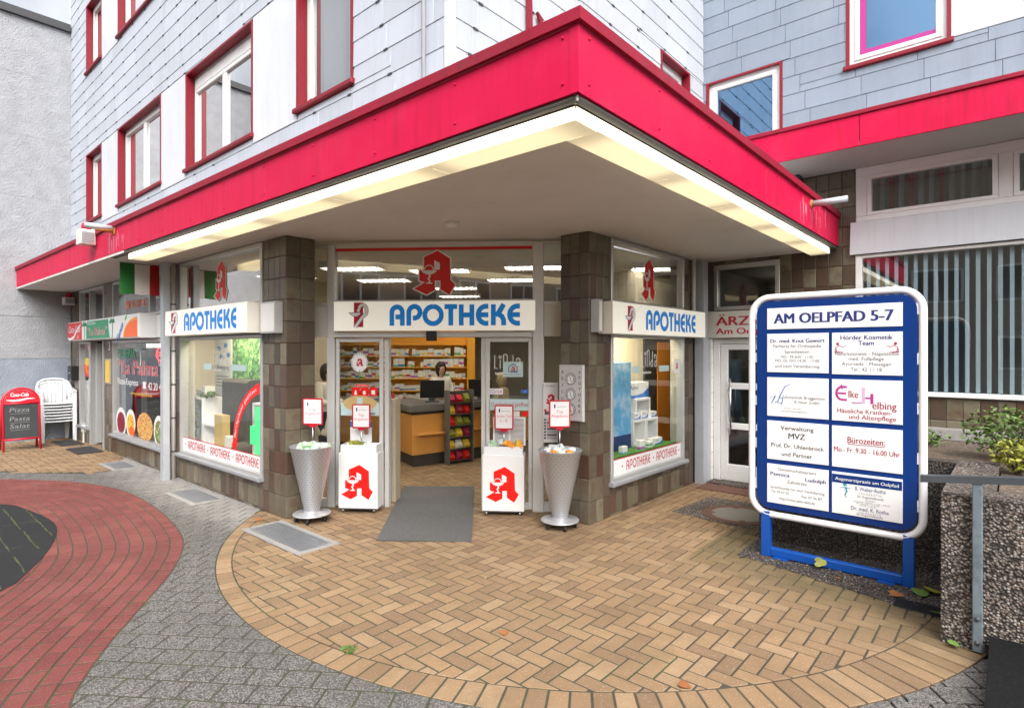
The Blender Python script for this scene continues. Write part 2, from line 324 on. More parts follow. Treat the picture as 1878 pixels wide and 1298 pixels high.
# ------------------------------------------------------------------ mesh helpers
OFF = {}
class Fr:
    def __init__(s, o, a, n): s.o = Vector((*o, 0)); s.a = Vector((*a, 0)).normalized(); s.n = Vector((*n, 0)).normalized()
    def __call__(s, a, z, c=0): return s.o + s.a * a + s.n * c + Vector((0, 0, z))
    def rz(s): return math.atan2(s.a.y, s.a.x)
PL, PR = Vector((-6.34, 3.89)), Vector((-4.29, 5.40)); _dd = (PR - PL).normalized()
LF = Fr((0, 3.25), (1, 0), (0, -1))                 # left facade, a = x
RF = Fr((-3.52, 0), (0, 1), (1, 0))                 # right facade, a = y
EF = Fr(PL, _dd, (_dd.y, -_dd.x))                   # entrance glazing, a from 0 (left mullion) to 2.53
WF = Fr((0, 8.39), (1, 0), (0, -1))                 # wing facade, a = x
XY = Fr((0, 0), (1, 0), (0, -1))                    # plain local frame
CF = Fr((-3.52 - .38 + .38, 5.325), (1, 0), (0, -1))  # right column street face (y = 5.325)
SW = Fr((-6.24, 0), (0, 1), (1, 0))                 # left column, face towards the entrance (x = -6.24)
class MB:
    def __init__(s): s.v = []; s.f = []
    def add(s, v, f):
        n = len(s.v); s.v += [Vector(p) for p in v]; s.f += [tuple(i + n for i in q) for q in f]; return s
    def box(s, fr, a0, a1, z0, z1, c0, c1):
        p = [fr(a, z, c) for c in (c0, c1) for a, z in ((a0, z0), (a1, z0), (a1, z1), (a0, z1))]
        return s.add(p, [(0, 3, 2, 1), (4, 5, 6, 7), (0, 1, 5, 4), (1, 2, 6, 5), (2, 3, 7, 6), (3, 0, 4, 7)])
    def bbox(s, x0, x1, y0, y1, z0, z1): return s.box(XY, x0, x1, z0, z1, -y1, -y0)
    def cbox(s, fr, a0, a1, z0, z1, c0, c1, b=.006):
        """box with a chamfered front edge"""
        p = [fr(a0, z0, c0), fr(a1, z0, c0), fr(a1, z1, c0), fr(a0, z1, c0), fr(a0, z0, c1 - b), fr(a1, z0, c1 - b), fr(a1, z1, c1 - b), fr(a0, z1, c1 - b),
             fr(a0 + b, z0 + b, c1), fr(a1 - b, z0 + b, c1), fr(a1 - b, z1 - b, c1), fr(a0 + b, z1 - b, c1)]
        f = [(0, 3, 2, 1), (8, 9, 10, 11)]
        for i in range(4):
            j = (i + 1) % 4; f += [(i, j, 4 + j, 4 + i), (4 + i, 4 + j, 8 + j, 8 + i)]
        return s.add(p, f)
    def quad(s, fr, a0, a1, z0, z1, c): return s.add([fr(a0, z0, c), fr(a1, z0, c), fr(a1, z1, c), fr(a0, z1, c)], [(0, 1, 2, 3)])
    def poly(s, fr, pts, c0, c1=None):
        n = len(pts)
        if c1 is None: return s.add([fr(a, z, c0) for a, z in pts], [tuple(range(n))])
        v = [fr(a, z, c0) for a, z in pts] + [fr(a, z, c1) for a, z in pts]
        return s.add(v, [tuple(range(n))[::-1], tuple(range(n, 2 * n))] + [(i, (i + 1) % n, n + (i + 1) % n, n + i) for i in range(n)])
    def flat(s, pts, z): return s.add([(x, y, z) for x, y in pts], [tuple(range(len(pts)))])
    def slab(s, pts, z0, z1):
        n = len(pts); v = [(x, y, z0) for x, y in pts] + [(x, y, z1) for x, y in pts]
        return s.add(v, [tuple(range(n))[::-1], tuple(range(n, 2 * n))] + [(i, (i + 1) % n, n + (i + 1) % n, n + i) for i in range(n)])
    def ellipse(s, fr, ca, cz, ra, rz, c, n=24, c1=None, rot=0):
        pts = []
        for i in range(n):
            t = 2 * math.pi * i / n; x, y = ra * math.cos(t), rz * math.sin(t)
            pts.append((ca + x * math.cos(rot) - y * math.sin(rot), cz + x * math.sin(rot) + y * math.cos(rot)))
        return s.poly(fr, pts, c, c1)
    def tube(s, path, r, seg=8, closed=False, cap=True):
        path = [Vector(p) for p in path]; n = len(path); rs = r if isinstance(r, (list, tuple)) else [r] * n
        rings = []; up = None
        for i, p in enumerate(path):
            if closed: t = path[(i + 1) % n] - path[i - 1]
            else: t = path[min(i + 1, n - 1)] - path[max(i - 1, 0)]
            t = t.normalized() if t.length else Vector((0, 0, 1))
            if up is None: up = Vector((0, 0, 1)) if abs(t.z) < .9 else Vector((1, 0, 0))
            x = t.cross(up); x = x.normalized() if x.length > 1e-6 else Vector((1, 0, 0)); y = x.cross(t).normalized(); up = y
            rings.append([p + x * math.cos(2 * math.pi * k / seg) * rs[i] + y * math.sin(2 * math.pi * k / seg) * rs[i] for k in range(seg)])
        v = [q for g in rings for q in g]; f = []
        for i in range(n if closed else n - 1):
            j = (i + 1) % n
            f += [(i * seg + k, i * seg + (k + 1) % seg, j * seg + (k + 1) % seg, j * seg + k) for k in range(seg)]
        if cap and not closed: f += [tuple(range(seg))[::-1], tuple((n - 1) * seg + k for k in range(seg))]
        return s.add(v, f)
    def lathe(s, c, prof, seg=24, cap=True):
        c = Vector(c); v = [c + Vector((r * math.cos(2 * math.pi * k / seg), r * math.sin(2 * math.pi * k / seg), z)) for r, z in prof for k in range(seg)]
        f = [(i * seg + k, i * seg + (k + 1) % seg, (i + 1) * seg + (k + 1) % seg, (i + 1) * seg + k) for i in range(len(prof) - 1) for k in range(seg)]
        if cap: f += [tuple(range(seg))[::-1], tuple((len(prof) - 1) * seg + k for k in range(seg))]
        return s.add(v, f)
    def sphere(s, c, r, seg=12, rings=8, sc=(1, 1, 1)):
        c = Vector(c); v = [c + Vector((0, 0, -r * sc[2]))]; f = []
        for i in range(1, rings):
            ph = math.pi * i / rings - math.pi / 2
            v += [c + Vector((r * math.cos(ph) * math.cos(2 * math.pi * k / seg) * sc[0], r * math.cos(ph) * math.sin(2 * math.pi * k / seg) * sc[1], r * math.sin(ph) * sc[2])) for k in range(seg)]
        v.append(c + Vector((0, 0, r * sc[2]))); top = len(v) - 1
        for k in range(seg):
            f.append((0, 1 + (k + 1) % seg, 1 + k)); f.append((top, 1 + (rings - 2) * seg + k, 1 + (rings - 2) * seg + (k + 1) % seg))
            for i in range(rings - 2): f.append((1 + i * seg + k, 1 + i * seg + (k + 1) % seg, 1 + (i + 1) * seg + (k + 1) % seg, 1 + (i + 1) * seg + k))
        return s.add(v, f)
    def stroke(s, fr, pts, w, c):
        """flat ribbon of width w along 2D points in a frame"""
        n = len(pts); P = [Vector(p) for p in pts]; l = []; r = []
        for i in range(n):
            t = (P[min(i + 1, n - 1)] - P[max(i - 1, 0)]); t = t.normalized() if t.length else Vector((1, 0)); nn = Vector((-t.y, t.x))
            k = 1.
            if 0 < i < n - 1:
                t1 = (P[i] - P[i - 1]).normalized(); k = 1 / max(.4, abs(nn.dot(Vector((-t1.y, t1.x)))))
            ww = w[i] if isinstance(w, (list, tuple)) else w
            l.append(P[i] + nn * ww / 2 * k); r.append(P[i] - nn * ww / 2 * k)
        v = [fr(p.x, p.y, c) for p in r] + [fr(p.x, p.y, c) for p in l]
        return s.add(v, [(i, i + 1, n + i + 1, n + i) for i in range(n - 1)])
    def mesh(s, name, off=Vector((0, 0, 0)), smooth=False):
        me = bpy.data.meshes.new(name); me.from_pydata([tuple(p - off) for p in s.v], [], s.f); me.update()
        if smooth: me.polygons.foreach_set('use_smooth', [True] * len(me.polygons)); me.update()
        return me
def link(name, data, mat=None, parent=None):
    o = bpy.data.objects.new(name, data); C.objects.link(o)
    if mat and data: 
        if not data.materials: data.materials.append(MATS[mat])
    if parent: o.parent = parent
    return o
def tag(o, label, cat, group=None, kind=None):
    if label: o['label'] = label
    if cat: o['category'] = cat
    if group: o['group'] = group
    if kind: o['kind'] = kind
    return o
def thing(name, label, cat, loc=(0, 0, 0), rz=0, group=None, local=False):
    o = link(name, None); o.location = loc; o.rotation_euler = (0, 0, rz); o.empty_display_size = .1
    OFF[o.name] = Vector((0, 0, 0)) if local else Vector(loc)
    return tag(o, label, cat, group)
def part(parent, name, mb, mat, smooth=False, label=None, kind=None):
    off = OFF.get(parent.name, Vector((0, 0, 0))); o = link(name, mb.mesh(name, off, smooth), mat, parent); OFF[o.name] = off
    if label: o['label'] = label
    if kind: o['kind'] = kind
    return o
def single(name, label, cat, mb, mat, loc=None, group=None, smooth=False, kind=None):
    """a thing that is one mesh, its origin at its base"""
    if loc is None:
        n = len(mb.v); loc = Vector((sum(p.x for p in mb.v) / n, sum(p.y for p in mb.v) / n, min(p.z for p in mb.v)))
    loc = Vector(loc); o = link(name, mb.mesh(name, loc, smooth), mat); o.location = loc; OFF[o.name] = loc
    return tag(o, label, cat, group, kind)
def copy_tree(o, parent=None):
    c = o.copy(); C.objects.link(c)
    if parent: c.parent = parent
    for ch in [x for x in bpy.data.objects if x.parent == o]: copy_tree(ch, c)
    return c
CAMP = Vector((0, 0, 1.9)); CFW = Vector((-.6574, .7536, 0)); CRT = Vector((.7536, .6574, 0))
def seen(p):
    d = p - CAMP; z = d.dot(CFW)
    if z < .3: return 0
    u = d.dot(CRT) / z; v = d.z / z
    if abs(u) > .93 or abs(v) > .66: return 0
    return 1 / (z * z)
# unit piece: x 0..1, z 0..1, outward is -y ; thickness 0..1
def unit_piece(name, b=.03, lean=0.):
    me = bpy.data.meshes.new(name)
    v = [(0, 0, 0), (1, 0, 0), (1, 0, 1), (0, 0, 1), (0, -.75, 0), (1, -.75, 0), (1, -.75 + lean, 1), (0, -.75 + lean, 1),
         (b, -1, b), (1 - b, -1, b), (1 - b, -1 + lean, 1 - b), (b, -1 + lean, 1 - b)]
    f = [(8, 9, 10, 11)]
    for i in range(4):
        j = (i + 1) % 4; f += [(i, j, 4 + j, 4 + i), (4 + i, 4 + j, 8 + j, 8 + i)]
    me.from_pydata(v, [], f); me.update(); return me
def pieces(parent, name, rects, fr, thick, mat, unit, limit=300, c0=0.):
    """rects: (a0,a1,z0,z1[,mat]); the ones showing largest become objects, the rest one stuff part"""
    off = OFF[parent.name]; um = {}
    sc = sorted(rects, key=lambda r: -seen(fr((r[0] + r[1]) / 2, (r[2] + r[3]) / 2)) * (r[1] - r[0]) * (r[3] - r[2]))
    for r in sc[:limit]:
        mt = r[4] if len(r) > 4 else mat
        if mt not in um: um[mt] = unit.copy(); um[mt].materials.append(MATS[mt])
        o = link(name, um[mt], None, parent)
        o.location = fr(r[0], r[2], c0) - off; o.rotation_euler = (0, 0, fr.rz()); o.scale = (r[1] - r[0], thick, r[3] - r[2])
    rest = {}
    for r in sc[limit:]: rest.setdefault(r[4] if len(r) > 4 else mat, []).append(r)
    for mt, rs in rest.items():
        mb = MB()
        for r in rs: mb.cbox(fr, r[0], r[1], r[2], r[3], c0, c0 + thick, min(.004, thick * .4))
        part(parent, name + '_field', mb, mt, kind='stuff')
def cut(rects, holes):
    """subtract axis-aligned holes from rects"""
    for h in holes:
        out = []
        for r in rects:
            a0, a1, z0, z1 = r[:4]; ex = tuple(r[4:])
            if a1 <= h[0] or a0 >= h[1] or z1 <= h[2] or z0 >= h[3]: out.append(r); continue
            if z0 < h[2]: out.append((a0, a1, z0, h[2]) + ex)
            if z1 > h[3]: out.append((a0, a1, h[3], z1) + ex)
            m0, m1 = max(z0, h[2]), min(z1, h[3])
            if a0 < h[0]: out.append((a0, h[0], m0, m1) + ex)
            if a1 > h[1]: out.append((h[1], a1, m0, m1) + ex)
        rects = out
    return [r for r in rects if r[1] - r[0] > .018 and r[3] - r[2] > .018]
def wall_cells(a0, a1, z0, z1, holes):
    """rectangles covering a wall minus its openings (no overlaps)"""
    A = sorted({a0, a1, *[min(max(h[i], a0), a1) for h in holes for i in (0, 1)]}); Zs = sorted({z0, z1, *[min(max(h[i], z0), z1) for h in holes for i in (2, 3)]})
    out = []
    for i in range(len(A) - 1):
        for j in range(len(Zs) - 1):
            ca, cz = (A[i] + A[i + 1]) / 2, (Zs[j] + Zs[j + 1]) / 2
            if not any(h[0] < ca < h[1] and h[2] < cz < h[3] for h in holes): out.append((A[i], A[i + 1], Zs[j], Zs[j + 1]))
    return out
# ------------------------------------------------------------------ lettering
_fc = {}
def glyphs(s, bold=0., shear=0.):
    k = (s, bold, shear)
    if k in _fc: return _fc[k]
    cu = bpy.data.curves.new('t', 'FONT'); cu.body = s; cu.offset = bold; cu.shear = shear; cu.resolution_u = 3; cu.fill_mode = 'FRONT'
    o = bpy.data.objects.new('t', cu); me = bpy.data.meshes.new_from_object(o)
    V = [tuple(v.co)[:2] for v in me.vertices]; Fc = [tuple(p.vertices) for p in me.polygons]
    bpy.data.objects.remove(o); bpy.data.curves.remove(cu); bpy.data.meshes.remove(me)
    _fc[k] = (V, Fc); return _fc[k]
_cap = max(v[1] for v in glyphs('H')[0])
def text_mb(mb, s, fr, a, z, c, h, w=None, al='C', bold=0., shear=0., rot=0.):
    V, Fc = glyphs(s, 0., shear)
    if not V: return mb
    if bold:      # heavier weight: three thin layers a hair apart
        for i, d in enumerate((-1, 1, 0)): text_mb(mb, s, fr, a + d * bold * h * 1.7 * math.cos(rot), z + d * bold * h * 1.7 * math.sin(rot), c + .00015 * i, h, w, al, 0., shear, rot)
        return mb
    k = h / _cap; x0 = min(v[0] for v in V); x1 = max(v[0] for v in V); kx = k if w is None else w / (x1 - x0); W = (x1 - x0) * kx
    sh = {'C': -W / 2, 'L': 0, 'R': -W}[al]; cs, sn = math.cos(rot), math.sin(rot)
    pts = []
    for x, y in V:
        X = (x - x0) * kx + sh; Y = y * k; pts.append(fr(a + X * cs - Y * sn, z + X * sn + Y * cs, c))
    return mb.add(pts, Fc)
def text(parent, s, fr, a, z, c, h, mat, w=None, al='C', bold=0., shear=0., rot=0., name='lettering'):
    return part(parent, name, text_mb(MB(), s, fr, a, z, c, h, w, al, bold, shear, rot), mat)
def arc(cx, cy, r, a0, a1, n=10, ry=None):
    ry = ry or r; return [(cx + r * math.cos(rad(a0 + (a1 - a0) * i / n)), cy + ry * math.sin(rad(a0 + (a1 - a0) * i / n))) for i in range(n + 1)]
APO = {  # strokes of the rounded shop lettering on a unit-high grid; last number = advance
 'A': ([[(.1, 0), (.1, .62)] + arc(.36, .64, .26, 178, 2) + [(.62, .62), (.62, 0)], [(.28, .42), (.54, .42)]], .84),
 'P': ([[(.1, 0), (.1, .62)] + arc(.38, .64, .28, 175, -80) + [(.30, .36)]], .80),
 'O': ([arc(.5, .5, .41, 90, 450, 28)], 1.06),
 'T': ([[(.0, .9), (.62, .9)], [(.31, .0), (.31, .80)]], .72),
 'H': ([[(.1, 0), (.1, 1)], [(.62, 0), (.62, 1)], [(.2, .5), (.52, .5)]], .84),
 'E': ([[(.58, .905), (.48, .905)] + arc(.46, .5, .375, 95, 265, 14, .405) + [(.48, .095), (.58, .095)], [(.18, .5), (.58, .5)]], .72),
 'K': ([[(.1, 0), (.1, 1)], [(.20, .50), (.34, .56), (.60, 1.0)], [(.36, .52), (.52, .42), (.59, .26), (.60, 0)]], .80),
}
def apotheke_mb(mb, fr, a0, a1, z0, z1, c, wt=.2):
    adv = sum(APO[ch][1] for ch in 'APOTHEKE') - .12; kx = (a1 - a0) / adv; kz = z1 - z0; x = 0; i = 0
    for ch in 'APOTHEKE':
        for st in APO[ch][0]:
            # stroke in unit space, then stretched
            tmp = MB(); tmp.stroke(Fr((0, 0), (1, 0), (0, -1)), st, wt, 0)
            mb.add([fr(a0 + (x + p.x) * kx, z0 + p.z * kz, c + .0003 * (i % 4)) for p in tmp.v], tmp.f); i += 1
        x += APO[ch][1]
    return mb
LOGO = [(535, 838), (603, 882), (606, 1000), (632, 1025), (600, 1082), (550, 1050), (550, 1003), (518, 1003), (518, 1055), (472, 1080), (403, 1047), (463, 1012), (432, 1002), (432, 945), (458, 945), (458, 872)]
def logo_pts(ca, zb, h, pts, sx=1.): return [(ca + (x - 517.5) / 244 * h * sx, zb + (1082 - y) / 244 * h) for x, y in pts]
def grow(pts, d):
    n = len(pts); out = []; ar = sum(pts[i][0] * pts[(i + 1) % n][1] - pts[(i + 1) % n][0] * pts[i][1] for i in range(n)); s = 1 if ar > 0 else -1
    for i in range(n):
        p0, p1, p2 = Vector(pts[i - 1]), Vector(pts[i]), Vector(pts[(i + 1) % n]); e1 = (p1 - p0).normalized(); e2 = (p2 - p1).normalized()
        n1 = Vector((e1.y, -e1.x)) * s; n2 = Vector((e2.y, -e2.x)) * s; b = (n1 + n2); b = b.normalized() if b.length > .05 else n1
        out.append(tuple(p1 + b * d / max(.45, b.dot(n1))))
    return out
def logo(parent, fr, ca, zb, h, c, mat, outline=False, sx=1.):
    """the red gothic A with chalice and snake"""
    pts = logo_pts(ca, zb, h, LOGO, sx)
    if outline: part(parent, 'emblem_outline', MB().poly(fr, grow(pts, h * .03), c), 'white'); c += .0015
    e = part(parent, 'emblem', MB().poly(fr, pts, c), mat); c += .0015
    q = lambda *p: logo_pts(ca, zb, h, p, sx)
    w = MB(); w.poly(fr, q((515, 890), (547, 906), (547, 943), (515, 943)), c)
    w.poly(fr, q((441, 946), (532, 946), (520, 960), (500, 969), (474, 969), (454, 960)), c + .0005)
    k = h / 244
    w.stroke(fr, q(*[(486 + 25 * math.cos(rad(t)), 944 - 26 * math.sin(rad(t))) for t in range(175, -20, -20)]), 5 * k, c + .001)
    w.stroke(fr, q((486, 968), (492, 980), (482, 992), (490, 1004), (486, 1014)), 9 * k, c + .001)
    w.stroke(fr, q((470, 1017), (504, 1017)), 6 * k, c + .0015)
    part(e, 'chalice', w, 'white'); return e
def linda(parent, fr, a, z, k, c):
    """thin white logotype: L i n d a and a line below; k = letter height"""
    w = MB(); t = k * .055
    S_ = [[(.0, .95), (.0, .0), (.14, .0)], [(.3, .0), (.3, .62)], arc(.3, .8, .07, 0, 360, 10), [(.48, 0), (.48, .9)] + arc(.58, .9, .1, 180, 0, 8) + [(.68, 0)],
          [(1.0, .95), (1.0, 0), (.9, 0)] + arc(.9, .2, .1, 270, 90, 6)[1:] + [(.98, .42)], [(1.2, .5)] + arc(1.28, .62, .1, 160, 0, 6) + [(1.38, .0), (1.26, 0), (1.2, .12), (1.24, .3), (1.36, .32)]]
    for i, st in enumerate(S_): w.stroke(fr, [(a + x * k * 1.3, z + y * k) for x, y in st], t, c + .0003 * (i % 3))
    part(parent, 'logotype', w, 'white'); text(parent, 'Apotheken', fr, a, z - k * .42, c, k * .17, 'white', al='L', bold=.02)
# ================================================================== THE GROUND
U_SL = unit_piece('slate_unit', .004, .45); U_TL = unit_piece('tile_unit', .03)
g = MB().flat([(-300, -300), (300, -300), (300, 300), (-300, 300)], -.05); o = link('ground', g.mesh('ground'), 'asphalt'); o['kind'] = 'structure'
def half(poly, p, n):
    """keep the part of a polygon where (q-p).n >= 0"""
    out = []
    for i in range(len(poly)):
        a, b = Vector(poly[i]), Vector(poly[(i + 1) % len(poly)]); da, db = (a - p).dot(n), (b - p).dot(n)
        if da >= 0: out.append(a)
        if da * db < 0: out.append(a + (b - a) * (da / (da - db)))
    return out
def area(p): return abs(sum(p[i][0] * p[(i + 1) % len(p)][1] - p[(i + 1) % len(p)][0] * p[i][1] for i in range(len(p)))) / 2
def paver_geo(mb, poly, b=.003, dz=0., tilt=(0, 0)):
    n = len(poly); P = [Vector(p) for p in poly]; c = sum(P, Vector((0, 0))) / n
    ar = sum(P[i].x * P[(i + 1) % n].y - P[(i + 1) % n].x * P[i].y for i in range(n))
    if ar < 0: P.reverse()
    ins = [p + (c - p).normalized() * b * 1.4 for p in P]
    z = lambda p: dz + (p.x - c.x) * tilt[0] + (p.y - c.y) * tilt[1]
    v = [(p.x, p.y, -.03) for p in P] + [(p.x, p.y, z(p) - b) for p in P] + [(p.x, p.y, z(p)) for p in ins]
    f = [tuple(range(2 * n, 3 * n))]
    for i in range(n):
        j = (i + 1) % n; f += [(i, j, n + j, n + i), (n + i, n + j, 2 * n + j, 2 * n + i)]
    mb.add(v, f)
def lay(parent, polys, mat, gap, limit=300, rough_=.0008):
    """polys: list of 2D polygons (already spaced); nearest become objects of their own"""
    rs = random.Random(3); items = []
    for p in polys:
        if len(p) < 3 or area(p) < 4e-4: continue
        c = sum((Vector(q) for q in p), Vector((0, 0))) / len(p); items.append((seen(Vector((c.x, c.y, 0))) * area(p), p, c))
    items.sort(key=lambda t: -t[0]); off = OFF[parent.name]
    rest = MB()
    for i, (s, p, c) in enumerate(items):
        dz = rs.uniform(-rough_, rough_); tl = (rs.uniform(-.006, .006), rs.uniform(-.006, .006))
        if i < limit and s > 0:
            mb = MB(); paver_geo(mb, p, dz=dz, tilt=tl); cc = Vector((c.x, c.y, -.03)); o = link('paver', mb.mesh('paver', cc), mat, parent); o.location = cc - off
        else: paver_geo(rest, p, dz=dz, tilt=tl)
    part(parent, 'paver_field', rest, mat, kind='stuff')
OC, OR_, IC, IR = Vector((-3.85, 5.667)), 3.84, Vector((-3.955, 5.515)), 3.53
def structure(name, mb, mat):
    n = len(mb.v); loc = Vector((sum(p.x for p in mb.v) / n, sum(p.y for p in mb.v) / n, min(p.z for p in mb.v)))
    o = link(name, mb.mesh(name, loc), mat); o.location = loc; OFF[o.name] = loc; o['kind'] = 'structure'; return o
# tan herringbone apron, running on into the shop
apron = structure('tan_paving', MB().flat([(OC.x + OR_ * math.cos(t * math.pi / 48), OC.y + OR_ * math.sin(t * math.pi / 48)) for t in range(96)], -.0045), 'joint_tan')
polys = []; BL, BW, GP = .22, .11, .0138
for i in range(-60, 60):
    for j in range(-60, 60):
        # 90 degree herringbone: unit cell of two bricks, lattice steps (w,w) and (2l,0)->(4w along x)
        for k in (0, 1):
            bx = j * BW + i * 2 * BL; by = j * BW
            if k == 0: r = (bx, bx + BL, by, by + BW)
            else: r = (bx + BL, bx + BL + BW, by - BW, by + BW)
            x0, x1, y0, y1 = r[0] - 5.0, r[1] - 5.0, r[2] + 4.5, r[3] + 4.5
            cx_, cy_ = (x0 + x1) / 2, (y0 + y1) / 2
            if not (-9.6 < cx_ < 0 and 1.6 < cy_ < 9.4): continue
            inside_shop = -9.4 < cx_ < -3.6 and cy_ > 3.4 and EF.n.xy.dot(Vector((cx_, cy_)) - PL) < .1
            dist = (Vector((cx_, cy_)) - IC).length
            if not inside_shop and dist > IR + .2: continue
            if cx_ < -6.3 and cy_ < 3.7 and not inside_shop and dist < IR and cy_ > 3.3: continue
            p = [Vector((x0 + GP / 2, y0 + GP / 2)), Vector((x1 - GP / 2, y0 + GP / 2)), Vector((x1 - GP / 2, y1 - GP / 2)), Vector((x0 + GP / 2, y1 - GP / 2))]
            if dist > IR - .2 and not inside_shop:
                for q in (-2, 0, 2):
                    aa = math.atan2(cy_ - IC.y, cx_ - IC.x) + q * .025; n = Vector((math.cos(aa), math.sin(aa))); p = half(p, IC + n * (IR - .006), -n)
                    if len(p) < 3: break
            if len(p) >= 3: polys.append(p)
ring = []
nb = 190
for i in range(nb):
    t0, t1 = 2 * math.pi * i / nb, 2 * math.pi * (i + 1) / nb
    q = []
    for t, s in ((t0, 1), (t1, -1)):
        d = Vector((math.cos(t), math.sin(t))); tg = Vector((-math.sin(t), math.cos(t)))
        # inner circle hit along the ray from the outer centre
        oc = OC - IC; b_ = d.dot(oc); ri = -b_ + math.sqrt(b_ * b_ - oc.dot(oc) + IR * IR)
        q.append((OC + d * (ri + .006) + tg * s * GP / 2, OC + d * (OR_ - .004) + tg * s * GP / 2))
    c = (q[0][0] + q[1][1]) / 2
    if c.y < 5.4 and (c.y < 3.24 or c.x > -3) and not (c.x < -5 and c.y > 3.22): ring.append([q[0][0], q[0][1], q[1][1], q[1][0]])
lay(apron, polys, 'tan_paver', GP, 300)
rim = structure('tan_paving_border', MB().flat([(OC.x + OR_ * math.cos(rad(t)), OC.y + OR_ * math.sin(rad(t))) for t in range(200, 345, 3)] + [(OC.x + 3.3 * math.cos(rad(t)), OC.y + 3.3 * math.sin(rad(t))) for t in range(344, 199, -3)], -.0040), 'joint_tan')
lay(rim, ring, 'tan_paver', GP, 300)
# red curved courses
def spline(pts, n=14):
    out = []; P = [Vector(p) for p in pts]
    for i in range(1, len(P) - 2):
        for k in range(n):
            t = k / n; a, b, c, d = P[i - 1], P[i], P[i + 1], P[i + 2]
            out.append(.5 * ((2 * b) + (c - a) * t + (2 * a - 5 * b + 4 * c - d) * t * t + (3 * b - a - 3 * c + d) * t ** 3))
    return out
edge = spline([(-12.9, -1.2), (-12.6, -.2), (-12.1, .7), (-11.4, 1.5), (-10.5, 2.1), (-9.6, 2.4), (-8.9, 2.475), (-8.1, 2.46), (-7.3, 2.39), (-6.35, 2.215), (-5.6, 1.885), (-5.0, 1.49), (-4.45, 1.11), (-4.05, .876), (-3.8, .77), (-3.2, .62), (-2.5, .5), (-1.8, .42)])
def offset_curve(cv, d):
    out = []
    for i, p in enumerate(cv):
        t = (cv[min(i + 1, len(cv) - 1)] - cv[max(i - 1, 0)]).normalized(); out.append(p + Vector((t.y, -t.x)) * d)
    return out
redp = structure('red_paving', MB().add([(p.x, p.y, -.0040) for p in edge] + [(p.x, p.y, -.0040) for p in offset_curve(edge, 1.62)], [(i, i + 1, len(edge) + i + 1, len(edge) + i) for i in range(len(edge) - 1)]), 'joint')
def resample(cv, step, start=0.):
    out = [cv[0].copy()]; acc = -start
    for i in range(len(cv) - 1):
        a, b = cv[i], cv[i + 1]; L = (b - a).length; pos = 0
        while acc + (L - pos) >= step:
            pos += step - acc; out.append(a + (b - a) * (pos / L)); acc = 0
        acc += L - pos
    return out
reds = []; CW = .112
for k in range(14):
    o0, o1 = offset_curve(edge, k * CW + .005), offset_curve(edge, (k + 1) * CW - .005)
    mid = offset_curve(edge, (k + .5) * CW); step = .112 if k == 0 else .225
    pts = resample(mid, step, (k * .083) % step)
    for i in range(len(pts) - 1):
        t = (pts[i + 1] - pts[i]).normalized(); n = Vector((t.y, -t.x)); gp = t * .0075; h = (CW - .013) / 2
        reds.append([pts[i] + gp - n * h, pts[i + 1] - gp - n * h, pts[i + 1] - gp + n * h, pts[i] + gp + n * h])
lay(redp, reds, 'red_paver', .008, 300)
# dark centre with mossy slab joints
dk = spline([(-10.9, -2.), (-10.6, -.8), (-10.2, .5), (-9.53, 1.225), (-8.95, 1.40), (-8.0, 1.485), (-7.13, 1.3), (-6.29, .946), (-6.06, .779), (-5.6, .4), (-5.3, -.1), (-5.1, -1.), (-5.0, -2.)])
dark = structure('dark_paving', MB().flat([(p.x, p.y) for p in dk], .0045), 'dark_asphalt')
ml = MB()
def strip(mb, p, q, w, z):
    p, q = Vector(p), Vector(q); t = (q - p).normalized(); n = Vector((-t.y, t.x)) * w / 2
    mb.flat([tuple(p + n), tuple(p - n), tuple(q - n), tuple(q + n)], z)
for a, b in (((-9.5, 1.21), (-6.90, 1.19)), ((-9.3, 1.01), (-6.42, .99)), ((-9.2, .80), (-6.10, .79)), ((-9.3, .58), (-5.85, .58)), ((-8.9, 1.385), (-7.5, 1.37)), ((-8.3, .6), (-8.28, 1.45)), ((-7.3, .4), (-7.28, 1.3))):
    rr_ = random.Random(a[0]); n = 26
    for i in range(n):
        if rr_.random() < (.06 if a[0] < b[0] - .5 else .5): continue
        t0, t1 = i / n, (i + 1) / n; w = rr_.uniform(.006, .017); j = rr_.uniform(-.006, .006)
        strip(ml, (a[0] + (b[0] - a[0]) * t0, a[1] + (b[1] - a[1]) * t0 + j), (a[0] + (b[0] - a[0]) * t1, a[1] + (b[1] - a[1]) * t1 + j), w, .0065)
mo = part(dark, 'mossy_joint', ml, 'moss', kind='stuff')
def in_poly(c, poly, grow_):
    n = len(poly)
    for q in range(n):
        a, b = Vector(poly[q]), Vector(poly[(q + 1) % n]); e = b - a
        if (e.x * (c - a).y - e.y * (c - a).x) / e.length < -grow_: return False
    return True
fp = [(-15.88, 1.2), (-13.0, 1.2), (-11.9, 1.75), (-11.0, 2.45), (-10.9, 2.75), (-11.6, 3.0), (-12.2, 3.40), (-15.88, 3.40)]
